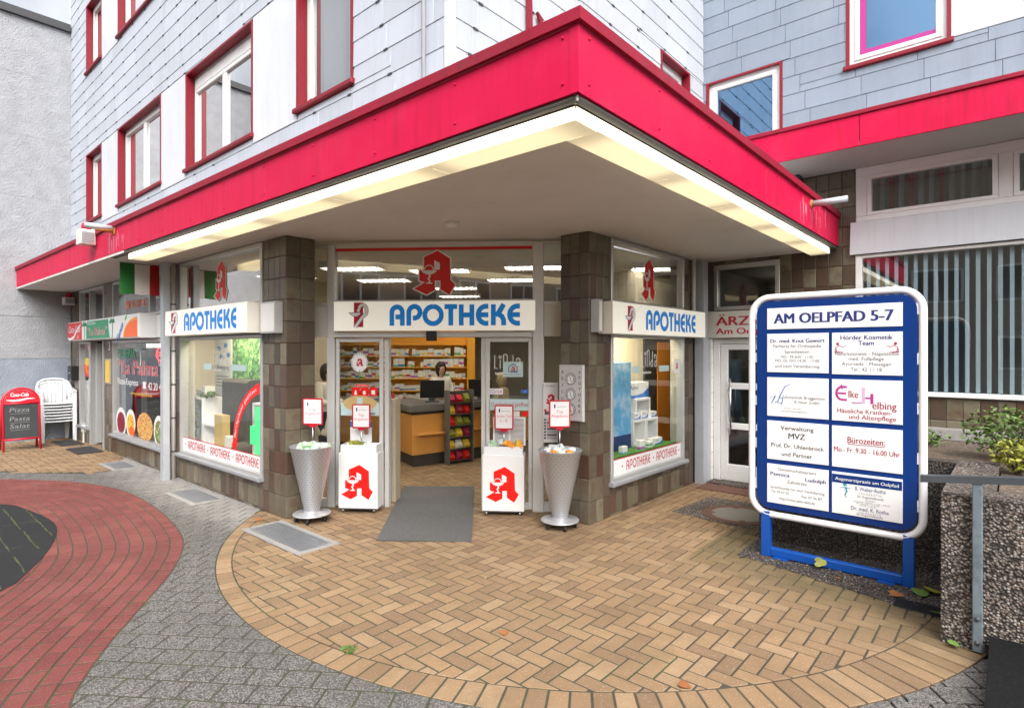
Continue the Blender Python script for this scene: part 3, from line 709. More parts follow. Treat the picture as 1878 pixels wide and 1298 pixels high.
# grey exposed-aggregate pavers, rows parallel to the entrance
greyp = structure('grey_paving', MB().flat([(-17, -4), (3, -4), (3, 4.7), (-.1, 4.7), (-.1, 3.42), (-17, 3.42)], -.0036), 'joint')
gd = Vector((math.cos(rad(36)), math.sin(rad(36)))); gn = Vector((-gd.y, gd.x)); polys = []
for i in range(-70, 71):
    for j in range(-45, 46):
        a0 = i * .2 + (j % 2) * .1; b0 = j * .168
        c = Vector((-4., 1.2)) + gd * (a0 + .1) + gn * (b0 + .084)
        if not (-12.5 < c.x < 1.2 and -1.6 < c.y < (3.42 if c.x < -1.2 else 4.7)): continue
        if in_poly(c, fp, .06): continue
        dO = (c - OC).length
        if dO < OR_ - .15: continue
        k, de = min(((kk, (p - c).length) for kk, p in enumerate(edge)), key=lambda t: t[1])
        t = (edge[min(k + 1, len(edge) - 1)] - edge[max(k - 1, 0)]).normalized(); nr = Vector((t.y, -t.x)); sd_ = (c - edge[k]).dot(nr)
        if sd_ > .14: continue
        p = [Vector((-4., 1.2)) + gd * (a0 + x) + gn * (b0 + y) for x, y in ((.007, .007), (.193, .007), (.193, .161), (.007, .161))]
        if dO < OR_ + .18:
            n = (c - OC).normalized(); p = half(p, OC + n * (OR_ + .006), n)
        if len(p) > 2 and abs(sd_) < .2: p = half(p, edge[k] - nr * .006, -nr)
        if len(p) > 2: polys.append(p)
lay(greyp, polys, 'grey_paver', .006, 300, .001)
# far tan paving in front of the pizzeria
farp = structure('pizzeria_paving', MB().flat(fp, -.0040), 'joint_tan'); polys = []
for i in range(-40, 40):
    for j in range(-40, 40):
        for k in (0, 1):
            bx = j * BW + i * 2 * BL - 13.5; by = j * BW + 2.2
            r = (bx, bx + BL, by, by + BW) if k == 0 else (bx + BL, bx + BL + BW, by - BW, by + BW)
            c = Vector(((r[0] + r[1]) / 2, (r[2] + r[3]) / 2))
            if not (-15.88 < c.x < -10.9 and 1.2 < c.y < 3.40): continue
            ins = True; n = len(fp)
            for q in range(n):
                a, b = Vector(fp[q]), Vector(fp[(q + 1) % n]); cr_ = (b - a).x * (c - a).y - (b - a).y * (c - a).x
                if cr_ < -.02: ins = False; break
            if ins: polys.append([(r[0] + .006, r[2] + .006), (r[1] - .006, r[2] + .006), (r[1] - .006, r[3] - .006), (r[0] + .006, r[3] - .006)])
lay(farp, polys, 'tan_paver', GP, 300)
# ================================================================== THE PHARMACY BUILDING
B = thing('pharmacy_building', 'white slate-clad corner building with red canopy over the pharmacy and the pizzeria', 'building', (-8, 4, 0))
UPW = [(-14.58, -13.52, 4.6, 5.97), (-12.42, -10.23, 4.6, 5.97), (-9.15, -7.06, 4.57, 5.95), (-5.95, -4.92, 4.57, 5.95)]
UPW2 = [(a, b, 7.70, 9.07) for a, b, _, _ in UPW]
RW = [(7.02, 7.86, 4.55, 5.85)]
holesL = UPW + UPW2; holesR = RW
def walls(parent, fr, a0, a1, z0, z1, holes, c0, c1, mat, name='wall'):
    mb = MB()
    for r in wall_cells(a0, a1, z0, z1, holes): mb.box(fr, r[0], r[1], r[2], r[3], c0, c1)
    return part(parent, name, mb, mat)
walls(B, LF, -15.96, -3.54, 3.30, 10.6, holesL, -.14, -.002, 'dark_wall', 'upper_wall')
walls(B, RF, 3.27, 8.39, 3.30, 10.6, holesR, -.14, -.002, 'dark_wall', 'upper_wall')
ROW, SWD = .2445, .65
def slate_rects(a0, a1, z0, z1, shift0, sgn, mat):
    out = []; nrow = int((z1 - z0) / ROW) + 1
    for r in range(nrow):
        zb = z0 + r * ROW; s = shift0 + sgn * .062 * r; k0 = math.floor((a0 - s) / SWD)
        for k in range(k0, k0 + int((a1 - a0) / SWD) + 3):
            x0, x1 = s + k * SWD, s + (k + 1) * SWD
            x0, x1 = max(x0 + .002, a0), min(x1 - .002, a1)
            if x1 - x0 > .02: out.append((x0, x1, zb, min(zb + ROW - .003, z1), mat))
    return out
PANL = [(-13.52, -12.42, 4.44, 6.0), (-10.23, -9.15, 4.44, 6.0), (-7.06, -5.95, 4.44, 6.0)]
PANL2 = [(a, b, 7.6, 9.1) for a, b, _, _ in PANL]
sl = cut(slate_rects(-15.96, -3.56, 3.46, 10.6, -4.695, -1, 'slate_main'), [(a - .03, b + .03, z0 - .06, z1 + .02) for a, b, z0, z1 in holesL] + PANL + PANL2)
pieces(B, 'slate', sl, LF, .014, 'slate_main', U_SL, 300)
slr = cut(slate_rects(3.25, 8.37, 3.46, 9.4, 3.9, 1, 'slate_white'), [(a - .03, b + .03, z0 - .06, z1 + .02) for a, b, z0, z1 in holesR])
pieces(B, 'slate', slr, RF, .014, 'slate_white', U_SL, 200)
for a, b, z0, z1 in PANL + PANL2: part(B, 'cladding_panel', MB().cbox(LF, a + .035, b - .035, z0 + .005, z1 - .02, -.002, .016, .003), 'panel_white')
hk = MB()
for r in sl:
    if r[1] - r[0] > .5: hk.box(LF, r[0] - .045, r[0] + .012, r[2] - .012, r[2] + .006, .004, .0165)
for r in slr:
    if r[1] - r[0] > .5: hk.box(RF, r[0] - .045, r[0] + .012, r[2] - .012, r[2] + .006, .004, .0165)
part(B, 'slate_hook', hk, 'hook', kind='stuff')
ct = part(B, 'corner_trim', MB().box(LF, -3.56, -3.50, 3.3, 10.6, .0, .022).box(RF, 3.2275, 3.30, 3.3, 10.6, .0, .021), 'panel_white')
part(B, 'lightning_conductor', MB().tube([(-3.79, 3.20, 3.3), (-3.79, 3.20, 10.4)], .018, 8), 'panel_white', True)
part(B, 'corner_trim', MB().box(LF, -15.99, -15.93, 3.3, 10.6, .0, .022), 'panel_white')
def window(parent, fr, a0, a1, z0, z1, sashes=1, curtain=None, shutter=False, pane='glass_upper', rev=.10, red=True, inner=None):
    f = MB(); fw = .055; c0, c1 = -rev - .06, -rev
    f.box(fr, a0, a1, z0, z0 + fw, c0, c1).box(fr, a0, a1, z1 - fw, z1, c0, c1).box(fr, a0, a0 + fw, z0 + fw, z1 - fw, c0, c1).box(fr, a1 - fw, a1, z0 + fw, z1 - fw, c0, c1)
    w = part(parent, 'window', f, 'window_white')
    top = z1 - fw
    if shutter:
        part(w, 'shutter_box', MB().cbox(fr, a0 + fw, a1 - fw, z1 - fw - .15, z1 - fw, c0, c1 + .01, .012), 'window_white'); top -= .15
    ws = (a1 - a0 - 2 * fw) / sashes
    for k in range(sashes):
        b0, b1 = a0 + fw + k * ws, a0 + fw + (k + 1) * ws; s = MB(); t = .06
        s.cbox(fr, b0, b1, z0 + fw, z0 + fw + t, c0 + .01, c1 + .012, .008).cbox(fr, b0, b1, top - t, top, c0 + .01, c1 + .012, .008)
        s.cbox(fr, b0, b0 + t, z0 + fw + t, top - t, c0 + .01, c1 + .011, .008).cbox(fr, b1 - t, b1, z0 + fw + t, top - t, c0 + .01, c1 + .011, .008)
        part(w, 'sash', s, 'window_white'); part(w, 'pane', MB().quad(fr, b0 + t, b1 - t, z0 + fw + t, top - t, c1 - .02), pane)
        if inner:
            i0, i1, j0, j1 = b0 + t, b1 - t, z0 + fw + t, top - t
            part(w, 'coloured_gasket', MB().box(fr, i0, i0 + .07, j0, j1, c1 - .018, c1 - .008).box(fr, i0 + .07, i1, j0, j0 + .06, c1 - .018, c1 - .008), inner)
    j = MB(); jm = 'red_jamb'
    if red:
        j.box(fr, a0 - .03, a0 + .008, z0, z1 + .02, c1 + .0125, .02).box(fr, a1 - .008, a1 + .03, z0, z1 + .02, c1 + .0125, .02).box(fr, a0 + .0085, a1 - .0085, z1 - .008, z1 + .0195, c1 + .0125, .0195); part(w, 'jamb', j, jm)
        part(w, 'sill', MB().cbox(fr, a0 - .06, a1 + .06, z0 - .05, z0 - .002, c0, .055, .006), 'red_jamb')
    r = MB(); d = -1.3
    r.quad(fr, a0 - .3, a1 + .3, z0 - .2, z1 + .2, d)
    r.add([fr(a0, z0, c0), fr(a0, z1, c0), fr(a0 - .3, z1 + .2, d), fr(a0 - .3, z0 - .2, d)], [(0, 1, 2, 3)]); r.add([fr(a1, z0, c0), fr(a1, z1, c0), fr(a1 + .3, z1 + .2, d), fr(a1 + .3, z0 - .2, d)], [(0, 3, 2, 1)])
    r.add([fr(a0, z0, c0), fr(a1, z0, c0), fr(a1 + .3, z0 - .2, d), fr(a0 - .3, z0 - .2, d)], [(0, 3, 2, 1)]); r.add([fr(a0, z1, c0), fr(a1, z1, c0), fr(a1 + .3, z1 + .2, d), fr(a0 - .3, z1 + .2, d)], [(0, 1, 2, 3)])
    part(w, 'room', r, 'room_dark')
    if curtain:
        cu = MB(); n = 10; A0, A1 = a0 + .10, a0 + (a1 - a0) * .42; v = []
        for i in range(n * 4 + 1):
            x = A0 + (A1 - A0) * i / (n * 4); dd = c0 - .12 + .035 * math.sin(i * math.pi / 2)
            v += [fr(x, z0 + .03, dd), fr(x, z1 - .03, dd)]
        cu.add(v, [(2 * i, 2 * i + 2, 2 * i + 3, 2 * i + 1) for i in range(n * 4)]); part(w, 'curtain', cu, curtain)
    return w
for i, (a, b, z0, z1) in enumerate(UPW):
    window(B, LF, a, b, z0, z1, 2 if b - a > 1.5 else 1, 'curtain_pink' if i in (1, 2) else 'curtain_grey', i == 2)
for i, (a, b, z0, z1) in enumerate(UPW2): window(B, LF, a, b, z0, z1, 2 if b - a > 1.5 else 1, 'curtain_pink' if i == 1 else 'curtain_grey')
for a, b, z0, z1 in RW: window(B, RF, a, b, z0, z1, 1)
# --- canopy
CLF = Fr((-15.9, 2.305), (14.18, .195), (.195, -14.18)); CL_LEN = math.hypot(14.18, .195)
CRF = Fr((-1.72, 2.5), (0, 1), (1, 0))
ZF0, ZF1, ZC1 = 3.256, 3.62, 3.685
out = [(-15.9, 2.32), (-1.74, 2.52), (-1.74, 8.38), (-3.56, 8.38), (-3.56, 5.75), (-4.05, 5.62), (-6.6, 3.8), (-6.66, 3.3), (-15.9, 3.3)]
can = part(B, 'canopy', MB().slab(out, 3.225, 3.30), 'soffit')
part(can, 'canopy_roof', MB().slab([(-15.9, 2.35), (-1.76, 2.55), (-1.76, 8.37), (-3.50, 8.37), (-3.50, 3.22), (-15.9, 3.22)], 3.56, 3.60), 'soffit_grey')
xs = [-15.9, -11.64, -8.37, -5.1, -1.72]
for i in range(4):
    a0, a1 = xs[i] + 15.9, xs[i + 1] + 15.9 - (.006 if i < 3 else -.0035); part(can, 'fascia_panel', MB().cbox(CLF, a0, a1, ZF0, ZF1, -.02, .0, .003), 'red_paint')
ys = [0, 3.02, 5.885]
for i in range(2): part(can, 'fascia_panel', MB().cbox(CRF, ys[i] + (.001 if i == 0 else 0), ys[i + 1] - .005, ZF0, ZF1, -.02, 0, .003), 'red_paint')
part(can, 'corner_strip', MB().box(CLF, CL_LEN - .055, CL_LEN + .004, ZF0 + .002, ZF1 - .003, .0005, .004), 'red_paint')
part(can, 'coping', MB().add([CLF(0, ZC1, .03), CLF(CL_LEN + .03, ZC1, .03), CLF(CL_LEN + .03, ZF1, .03), CLF(0, ZF1, .03), CLF(0, ZF1, .001), CLF(CL_LEN + .0, ZF1, .001), CLF(0, ZC1 + .02, -.18), CLF(CL_LEN - .15, ZC1 + .02, -.18)], [(0, 3, 2, 1), (3, 4, 5, 2), (6, 0, 1, 7)]), 'red_coping')
part(can, 'coping', MB().add([CRF(-.03, ZC1, .03), CRF(5.88, ZC1, .03), CRF(5.88, ZF1, .03), CRF(-.03, ZF1, .03), CRF(0, ZF1, .001), CRF(5.88, ZF1, .001), CRF(.15, ZC1 + .02, -.18), CRF(5.88, ZC1 + .02, -.18)], [(0, 3, 2, 1), (3, 4, 5, 2), (6, 0, 1, 7)]), 'red_coping')
part(can, 'drip_gutter', MB().tube([CLF(6.3, 3.238, -.03), CLF(CL_LEN - .03, 3.238, -.03)], .02, 8).box(CLF, 6.3, CL_LEN - .06, 3.214, 3.256, -.075, -.05), 'gutter')
part(can, 'drip_gutter', MB().tube([CRF(.03, 3.238, -.03), CRF(5.86, 3.238, -.03)], .02, 8).box(CRF, .06, 5.86, 3.2145, 3.2555, -.075, -.05), 'gutter')
part(can, 'fascia_back', MB().box(CLF, 0, 6.9, 3.226, 3.256, -.05, -.003), 'soffit')
nseg = 6; A0, A1 = 6.94, CL_LEN - .055
for i in range(nseg):
    a0, a1 = A0 + (A1 - A0) * i / nseg + .002, A0 + (A1 - A0) * (i + 1) / nseg - .002
    part(can, 'light_box', MB().add([CLF(a0, 3.14, -.052), CLF(a1, 3.14, -.052), CLF(a1, 3.2135, -.052), CLF(a0, 3.2135, -.052), CLF(a0, 3.14, -.27), CLF(a0, 3.2135, -.27)], [(0, 1, 2, 3), (0, 3, 5, 4)]), 'light_front')
    part(can, 'light_diffuser', MB().add([CLF(a0, 3.139, -.052), CLF(a0, 3.139, -.27), CLF(a1, 3.139, -.27), CLF(a1, 3.139, -.052), CLF(a0, 3.2135, -.27), CLF(a1, 3.2135, -.27)], [(0, 1, 2, 3), (1, 4, 5, 2)]), 'light_bottom')
nseg = 5; A0, A1 = .30, 5.62
for i in range(nseg):
    a0, a1 = A0 + (A1 - A0) * i / nseg + .002, A0 + (A1 - A0) * (i + 1) / nseg - .002
    if i == 0: a0 = .055
    part(can, 'light_box', MB().add([CRF(a0, 3.1405, -.052), CRF(a1, 3.1405, -.052), CRF(a1, 3.2135, -.052), CRF(a0, 3.2135, -.052)], [(0, 1, 2, 3)]), 'light_front_side')
    b0 = .272 if i == 0 else a0
    part(can, 'light_diffuser', MB().add([CRF(b0, 3.1395, -.052), CRF(a1, 3.1395, -.052), CRF(a1, 3.1395, -.27), CRF(b0, 3.1395, -.27), CRF(a1, 3.2135, -.27), CRF(b0, 3.2135, -.27)], [(0, 3, 2, 1), (3, 5, 4, 2)]), 'light_bottom_side')
part(can, 'light_end_cap', MB().cbox(CRF, 5.625, 5.66, 3.138, 3.2135, -.27, -.05, .004), 'alu_light')
rv = MB()
for fr, L, n in ((CLF, CL_LEN, 18), (CRF, 5.85, 8)):
    for i in range(n):
        for z in (ZF0 + .07, ZF1 - .05): rv.sphere(fr(.1 + (L - .2) * i / (n - 1), z, .002), .009, 6, 4)
part(can, 'rivet', rv, 'red_paint', True, kind='stuff')
part(can, 'rain_spout', MB().tube([(-9.39, 2.42, 3.6), (-9.39, 2.06, 3.6)], .038, 12), 'post_grey', True)
part(can, 'rusty_collar', MB().cbox(CLF, 6.44, 6.58, 3.52, 3.68, .001, .012, .004).tube([(-9.39, 2.38, 3.572), (-9.39, 2.18, 3.566)], [.03, .02], 8), 'rust_orange', True, label='orange rust crust round the rain spout')
part(can, 'rain_spout', MB().tube([(-1.735, 7.05, 3.545), (-1.36, 7.05, 3.545)], .036, 12), 'post_grey', True)
part(can, 'rusty_collar', MB().tube([(-1.72, 7.05, 3.545), (-1.708, 7.05, 3.545)], .052, 12), 'rust_orange', True)
rs = random.Random(8); lm = [MB(), MB()]
for k, (fr, a0, a1, n) in enumerate(((CLF, 6.25, 6.95, 16), (CRF, 4.1, 5.2, 22))):
    for i in range(n):
        a = rs.uniform(a0, a1); w = rs.uniform(.006, .03); zt = rs.uniform(3.45, 3.6); zb = max(3.262, zt - rs.uniform(.1, .32)); lm[k].poly(fr, [(a, zt), (a + w * .4, zb), (a + w, zb + .02), (a + w * 1.1, zt - .02)], .0015 + i * .00008)
M('lime', (.70, .20, .27), .8, var=.3, scale=12)
for m_ in lm: part(can, 'lime_streak', m_, 'lime', kind='stuff')
sj = MB(); SOFFIT_LINES = (((-3.57, 3.30), (-6.2, 3.24)), ((-3.57, 3.30), (-3.62, 5.33)), ((-4.08, 3.51), (-4.17, 4.77)), ((-4.08, 3.51), (-5.2, 3.46)))
def soffit_line(p, q):
    p, q = Vector(p), Vector(q); t_ = (q - p).normalized(); n_ = Vector((-t_.y, t_.x)) * .003; sj.add([(*(p + n_), 3.2238), (*(p - n_), 3.2238), (*(q - n_), 3.2238), (*(q + n_), 3.2238)], [(0, 1, 2, 3)])
for p, q in SOFFIT_LINES: soffit_line(p, q)
part(can, 'soffit_joint', sj, 'panel_offwhite', kind='stuff')
# small smoke-alarm style fitting on the soffit
part(can, 'soffit_fitting', MB().lathe((-4.35, 4.05, 3.175), [(.05, 0), (.07, .02), (.07, .05)], 14), 'window_white', True)
# --- shop-front walls with tiles
PIZ = [(-15.17, -14.36, .33, 2.12), (-15.17, -14.36, 2.5, 3.2), (-14.36, -13.36, -.1, 2.12), (-14.36, -13.36, 2.5, 3.2), (-12.78, -10.14, .36, 2.12), (-12.78, -10.14, 2.5, 3.2)]
SHL = [(-9.42, -6.79, .38, 2.12), (-9.42, -6.79, 2.46, 3.22)]
walls(B, LF, -15.9, -6.62, 0, 3.225, PIZ + SHL, -.2, -.011, 'grout', 'shop_wall')
SHR = [(5.76, 7.71, .38, 2.12), (5.76, 7.71, 2.46, 3.22)]
walls(B, RF, 5.70, 8.02, 0, 3.225, SHR, -.2, -.011, 'grout', 'shop_wall')
part(B, 'column', MB().bbox(-6.615, -6.251, 3.262, 3.61, 0, 3.225), 'grout_dark'); part(B, 'column', MB().bbox(-3.91, -3.531, 5.337, 5.70, 0, 3.225), 'grout_dark')
def tile_grid(a0, a1, tw, z0=0., z1=3.22, rows=None):
    n = max(1, round((a1 - a0) / tw)); w = (a1 - a0) / n; R = rows or [(z0 + i * .25, min(z0 + (i + 1) * .25, z1)) for i in range(int((z1 - z0) / .25 + .99))]
    return [(a0 + k * w + .0025, a0 + (k + 1) * w - .0025, b + .0025, t - .0025) for k in range(n) for b, t in R]
base_rows = [(.0, .03), (.03, .27), (.27, .375)]
tl = tile_grid(-6.785, -6.24, .132) + cut(tile_grid(-9.45, -6.79, .132, rows=base_rows), [(-9.5, -6.79, .365, 4)]) + tile_grid(-10.14, -9.46, .17) + tile_grid(-13.355, -12.79, .14) + cut(tile_grid(-12.78, -10.15, .132, rows=base_rows), []) + tile_grid(-15.9, -15.18, .14) + tile_grid(-15.17, -14.37, .14, rows=[(0, .16), (.16, .33)])
pieces(B, 'tile', tl, LF, .014, 'tile', U_TL, 300, -.0115)
pieces(B, 'tile', tile_grid(3.2515, 3.612, .18), SW, .0135, 'tile', U_TL, 300, -.0115)
pieces(B, 'tile', tile_grid(-3.91, -3.5215, .13), Fr((0, 5.325), (1, 0), (0, -1)), .0135, 'tile', U_TL, 300, -.0115)
pieces(B, 'tile', tile_grid(5.327, 5.752, .142) + tile_grid(7.72, 8.02, .15) + tile_grid(5.76, 7.71, .13, rows=base_rows), RF, .014, 'tile', U_TL, 300, -.0115)
# shop windows
def shop_window(parent, fr, a0, a1, z0, z1, pane='glass_shop', fw=.05, mull=(), proud=.02, sill=True, mat='alu'):
    f = MB(); c0, c1 = -.09, proud
    f.cbox(fr, a0, a1, z0, z0 + fw, c0, c1, .008).cbox(fr, a0, a1, z1 - fw, z1, c0, c1, .008).cbox(fr, a0, a0 + fw, z0 + fw, z1 - fw, c0, c1 - .001, .008).cbox(fr, a1 - fw, a1, z0 + fw, z1 - fw, c0, c1 - .001, .008)
    for m_ in mull: f.cbox(fr, m_ - .025, m_ + .025, z0 + fw, z1 - fw, c0, c1 - .002, .008)
    w = part(parent, 'shop_window', f, mat)
    cuts = [a0 + fw] + list(mull) + [a1 - fw]
    for i in range(len(cuts) - 1): part(w, 'pane', MB().quad(fr, cuts[i], cuts[i + 1], z0 + fw, z1 - fw, -.03), pane)
    if sill: part(w, 'sill', MB().cbox(fr, a0 - .04, a1 + .02, z0 - .035, z0 + .012, -.05, .075, .008), 'sill_grey')
    return w
wL = shop_window(B, LF, -9.42, -6.79, .385, 2.115); shop_window(B, LF, -9.42, -6.79, 2.46, 3.215, sill=False, pane='glass_transom')
wR = shop_window(B, RF, 5.76, 7.71, .385, 2.115); shop_window(B, RF, 5.76, 7.71, 2.46, 3.215, sill=False, pane='glass_transom')
wP = shop_window(B, LF, -12.78, -10.14, .36, 2.115); shop_window(B, LF, -12.78, -10.14, 2.5, 3.2, sill=False, mull=(-10.75,))
wS = shop_window(B, LF, -15.17, -14.36, .33, 2.115); shop_window(B, LF, -15.17, -13.36, 2.5, 3.2, sill=False, mull=(-14.36,))
for fr, a0, a1 in ((LF, -9.42, -6.79), (RF, 5.76, 7.71), (LF, -15.17, -13.36), (LF, -12.78, -10.14)): part(B, 'spandrel_panel', MB().box(fr, a0, a1, 2.125, 2.455, -.1, -.03), 'panel_offwhite')
for w, fr, a0, a1, n in ((wL, LF, -9.37, -6.84, 3), (wR, RF, 5.81, 7.66, 2)):
    part(w, 'banner', MB().quad(fr, a0, a1, .437, .625, -.024), 'white'); part(w, 'banner_line', MB().quad(fr, a0, a1, .626, .638, -.0235), 'crimson')
    mb = MB(); W_ = a1 - a0; s0 = a0 + (.12 * W_ / 2.5 if n == 3 else .30); u = (a1 - s0) / n
    for k in range(n):
        x = s0 + k * u; mb.ellipse(fr, x - .03 if k else x - .04, .532, .014, .014, -.0225, 10); apotheke_mb(mb, fr, x + .05, x + u - .12, .475, .595, -.0225, .15)
    mb.ellipse(fr, s0 + n * u - .05, .532, .014, .014, -.0225, 10); part(w, 'banner_lettering', mb, 'crimson')
# pizzeria door, standing open inwards
dr = part(B, 'pizzeria_door', MB().cbox(LF, -14.36, -14.29, 0, 2.115, -.1, .02).cbox(LF, -13.43, -13.36, 0, 2.115, -.1, .02), 'alu')
D2 = Fr((-14.28, 3.33), (.12, 1), (1, -.12))
part(dr, 'door_leaf', MB().cbox(D2, 0, .1, .02, 2.08, -.03, .03).cbox(D2, .8, .9, .02, 2.08, -.03, .03).cbox(D2, .1, .8, .02, .14, -.03, .03).cbox(D2, .1, .8, 1.98, 2.08, -.03, .03), 'alu')
part(dr, 'pane', MB().quad(D2, .1, .8, .14, 1.98, 0), 'glass_dark')
# steel posts and downpipes
post = part(B, 'steel_post', MB().bbox(-9.585, -9.46, 3.03, 3.115, 0, 3.225), 'post_grey'); part(B, 'downpipe', MB().tube([(-9.53, 3.19, 0), (-9.53, 3.19, 3.225)], .032, 10), 'panel_offwhite', True)
for z in (.4, .9, 1.4, 1.9, 2.6): part(B, 'pipe_clamp', MB().tube([(-9.53, 3.19, z), (-9.53, 3.19, z + .02)], .038, 10), 'dark_grey', True)
part(B, 'steel_post', MB().bbox(-3.50, -3.37, 8.04, 8.20, 0, 3.225), 'post_grey'); part(B, 'downpipe', MB().tube([(-3.47, 7.93, 2.45), (-3.47, 7.93, 3.225)], .03, 8), 'panel_offwhite', True)
part(B, 'steel_post', MB().bbox(-3.56, -3.505, 8.06, 8.38, 0, 3.225), 'dark_grey')
# --- entrance glazing
ent = part(B, 'entrance_frame', MB().cbox(EF, -.04, .055, 0, 3.21, -.06, .05, .008).cbox(EF, 2.475, 2.61, 0, 3.21, -.06, .05, .008).box(EF, -.9, 3.4, 3.165, 3.224, -.06, .02).cbox(EF, .055, 2.475, 2.075, 2.14, -.06, .075, .008).box(EF, -.6, -.04, 2.46, 2.50, -.05, .02).box(EF, 2.61, 3.2, 2.46, 2.5, -.05, .02).box(EF, .055, 2.475, 2.50, 2.53, -.05, .02).box(EF, -.6, -.04, 0, .1, -.05, .02).box(EF, 2.61, 3.2, 0, .1, -.05, .02), 'alu_light')
part(ent, 'red_strip', MB().box(EF, .055, 2.475, 3.135, 3.165, -.05, .0), 'logo_red')
for a0, a1 in ((-.62, -.04), (2.61, 3.2)): part(ent, 'side_panel', MB().box(EF, a0, a1, 2.085, 2.46, -.05, .0), 'panel_offwhite')
for a0, a1, z0, z1 in ((.055, 2.475, 2.53, 3.135), (-.6, -.04, 2.5, 3.165), (2.61, 3.2, 2.5, 3.165), (-.6, -.04, .1, 2.085), (2.61, 3.2, .1, 2.085)):
    part(ent, 'pane', MB().quad(EF, a0, a1, z0, z1, -.02), 'glass_transom' if z0 > 2.4 else 'glass_shop')
for a0, a1, nm in ((.06, .652, 0), (1.915, 2.47, 1)):
    d_ = part(B, 'sliding_door', MB().cbox(EF, a0, a0 + .045, .02, 2.07, -.015, .02, .006).cbox(EF, a1 - .045, a1, .02, 2.07, -.015, .02, .006).box(EF, a0 + .045, a1 - .045, .02, .10, -.012, .018).box(EF, a0 + .045, a1 - .045, 2.02, 2.07, -.012, .018), 'alu_light')
    part(d_, 'pane', MB().quad(EF, a0 + .045, a1 - .045, .10, 2.02, .002), 'glass_door')
part(ent, 'door_jamb', MB().cbox(EF, .660, .712, .0, 2.075, -.12, -.02, .006).cbox(EF, 1.853, 1.906, 0, 2.075, -.12, -.02, .006), 'alu_light')
part(ent, 'door_sensor', MB().cbox(EF, 1.215, 1.33, 2.03, 2.17, .076, .15, .012), 'black')
# ---- rooms behind the glass
zc = 3.215
part(B, 'shop_ceiling', MB().flat([(-9.9, 3.46), (-6.6, 3.46), (-3.86, 5.62), (-3.72, 8.3), (-3.72, 12.5), (-13, 12.5), (-13, 6), (-9.9, 6)], zc), 'ceiling_cream')
part(B, 'shop_room_wall', MB().add([(x, y, z) for x, y in ((-3.72, 8.1), (-3.72, 12.5), (-13, 12.5), (-13, 6), (-9.9, 6), (-9.9, 3.46)) for z in (0, zc)], [(2 * i, 2 * i + 2, 2 * i + 3, 2 * i + 1) for i in range(5)]), 'cream_wall')
part(B, 'shop_floor', MB().flat([(-9.9, 3.3), (-3.6, 3.3), (-3.6, 12.5), (-9.9, 12.5)], -.0065), 'joint_tan')
part(B, 'pizzeria_room', MB().add([(-15.9, 3.46, 0), (-9.95, 3.46, 0), (-9.95, 3.46, 3.2), (-15.9, 3.46, 3.2), (-15.9, 5.8, 0), (-9.95, 5.8, 0), (-9.95, 5.8, 3.2), (-15.9, 5.8, 3.2)], [(4, 5, 6, 7), (0, 4, 7, 3), (1, 2, 6, 5), (0, 1, 5, 4), (3, 7, 6, 2)]), 'room_grey')
# ================================================================== MEDICAL WING
Wg = thing('medical_wing', 'slate-clad wing, slates painted in shade, with red band and blinds behind the blue directory sign', 'building', (-.5, 9, 0))
WH = [(-3.44, -2.43, 4.70, 5.86), (-1.604, -.594, 5.535, 6.95)]
walls(Wg, WF, -3.52, 4.0, 4.22, 9.2, WH, -.14, -.002, 'dark_wall', 'upper_wall')
wsl = cut(slate_rects(-3.52, 4.0, 4.405, 9.2, -2.211 - .062 * 6, -1, 'slate_shaded'), [(a - .03, b + .03, z0 - .055, z1 + .02) for a, b, z0, z1 in WH] + [(-.565, 4, 5.53, 7.0)])
pieces(Wg, 'slate', wsl, WF, .014, 'slate_shaded', U_SL, 250)
part(Wg, 'cladding_panel', MB().cbox(WF, -.562, 4., 5.535, 6.99, -.002, .016, .003), 'panel_white')
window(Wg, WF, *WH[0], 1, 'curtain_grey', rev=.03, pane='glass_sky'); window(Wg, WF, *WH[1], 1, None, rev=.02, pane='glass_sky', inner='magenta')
wc = part(Wg, 'wing_canopy', MB().slab([(-3.45, 7.44), (4, 7.44), (4, 8.37), (-3.45, 8.37)], 4.215, 4.26), 'soffit_grey')
WCF = Fr((0, 7.43), (1, 0), (0, -1))
for a0, a1 in ((-3.45, -1.323), (-1.317, 1.0), (1.006, 4)): part(wc, 'fascia_panel', MB().cbox(WCF, a0, a1, 4.205, 4.555, -.02, 0, .003), 'red_paint')
part(wc, 'coping', MB().cbox(WCF, -3.45, 4, 4.556, 4.605, -.15, .022, .006), 'red_coping')
part(wc, 'canopy_roof', MB().slab([(-3.45, 7.45), (4, 7.45), (4, 8.36), (-3.45, 8.36)], 4.5, 4.55), 'soffit_grey')
part(wc, 'soffit_lamp', MB().cbox(Fr((0, 8.2), (1, 0), (0, -1)), -2.35, -2.13, 4.15, 4.214, -.1, .08, .02), 'dark_grey')
WL = [(-1.525, 4, 3.56, 4.215), (-1.53, 4, 1.37, 3.115), (-3.36, -2.44, -.1, 2.09), (-3.36, -2.44, 2.5, 3.17)]
walls(Wg, WF, -3.50, 4., 0, 4.215, WL, -.2, -.011, 'grout_dark', 'lower_wall')
wt = cut(tile_grid(-2.44, -1.53, .152, 0, 4.21) + tile_grid(-3.50, -2.44, .152, 3.18, 4.21), []) + tile_grid(-1.53, 4, .155, rows=[(.60, .85), (.85, 1.10), (1.10, 1.35)])
pieces(Wg, 'tile', wt, WF, .014, 'tile', U_TL, 300, -.0115)
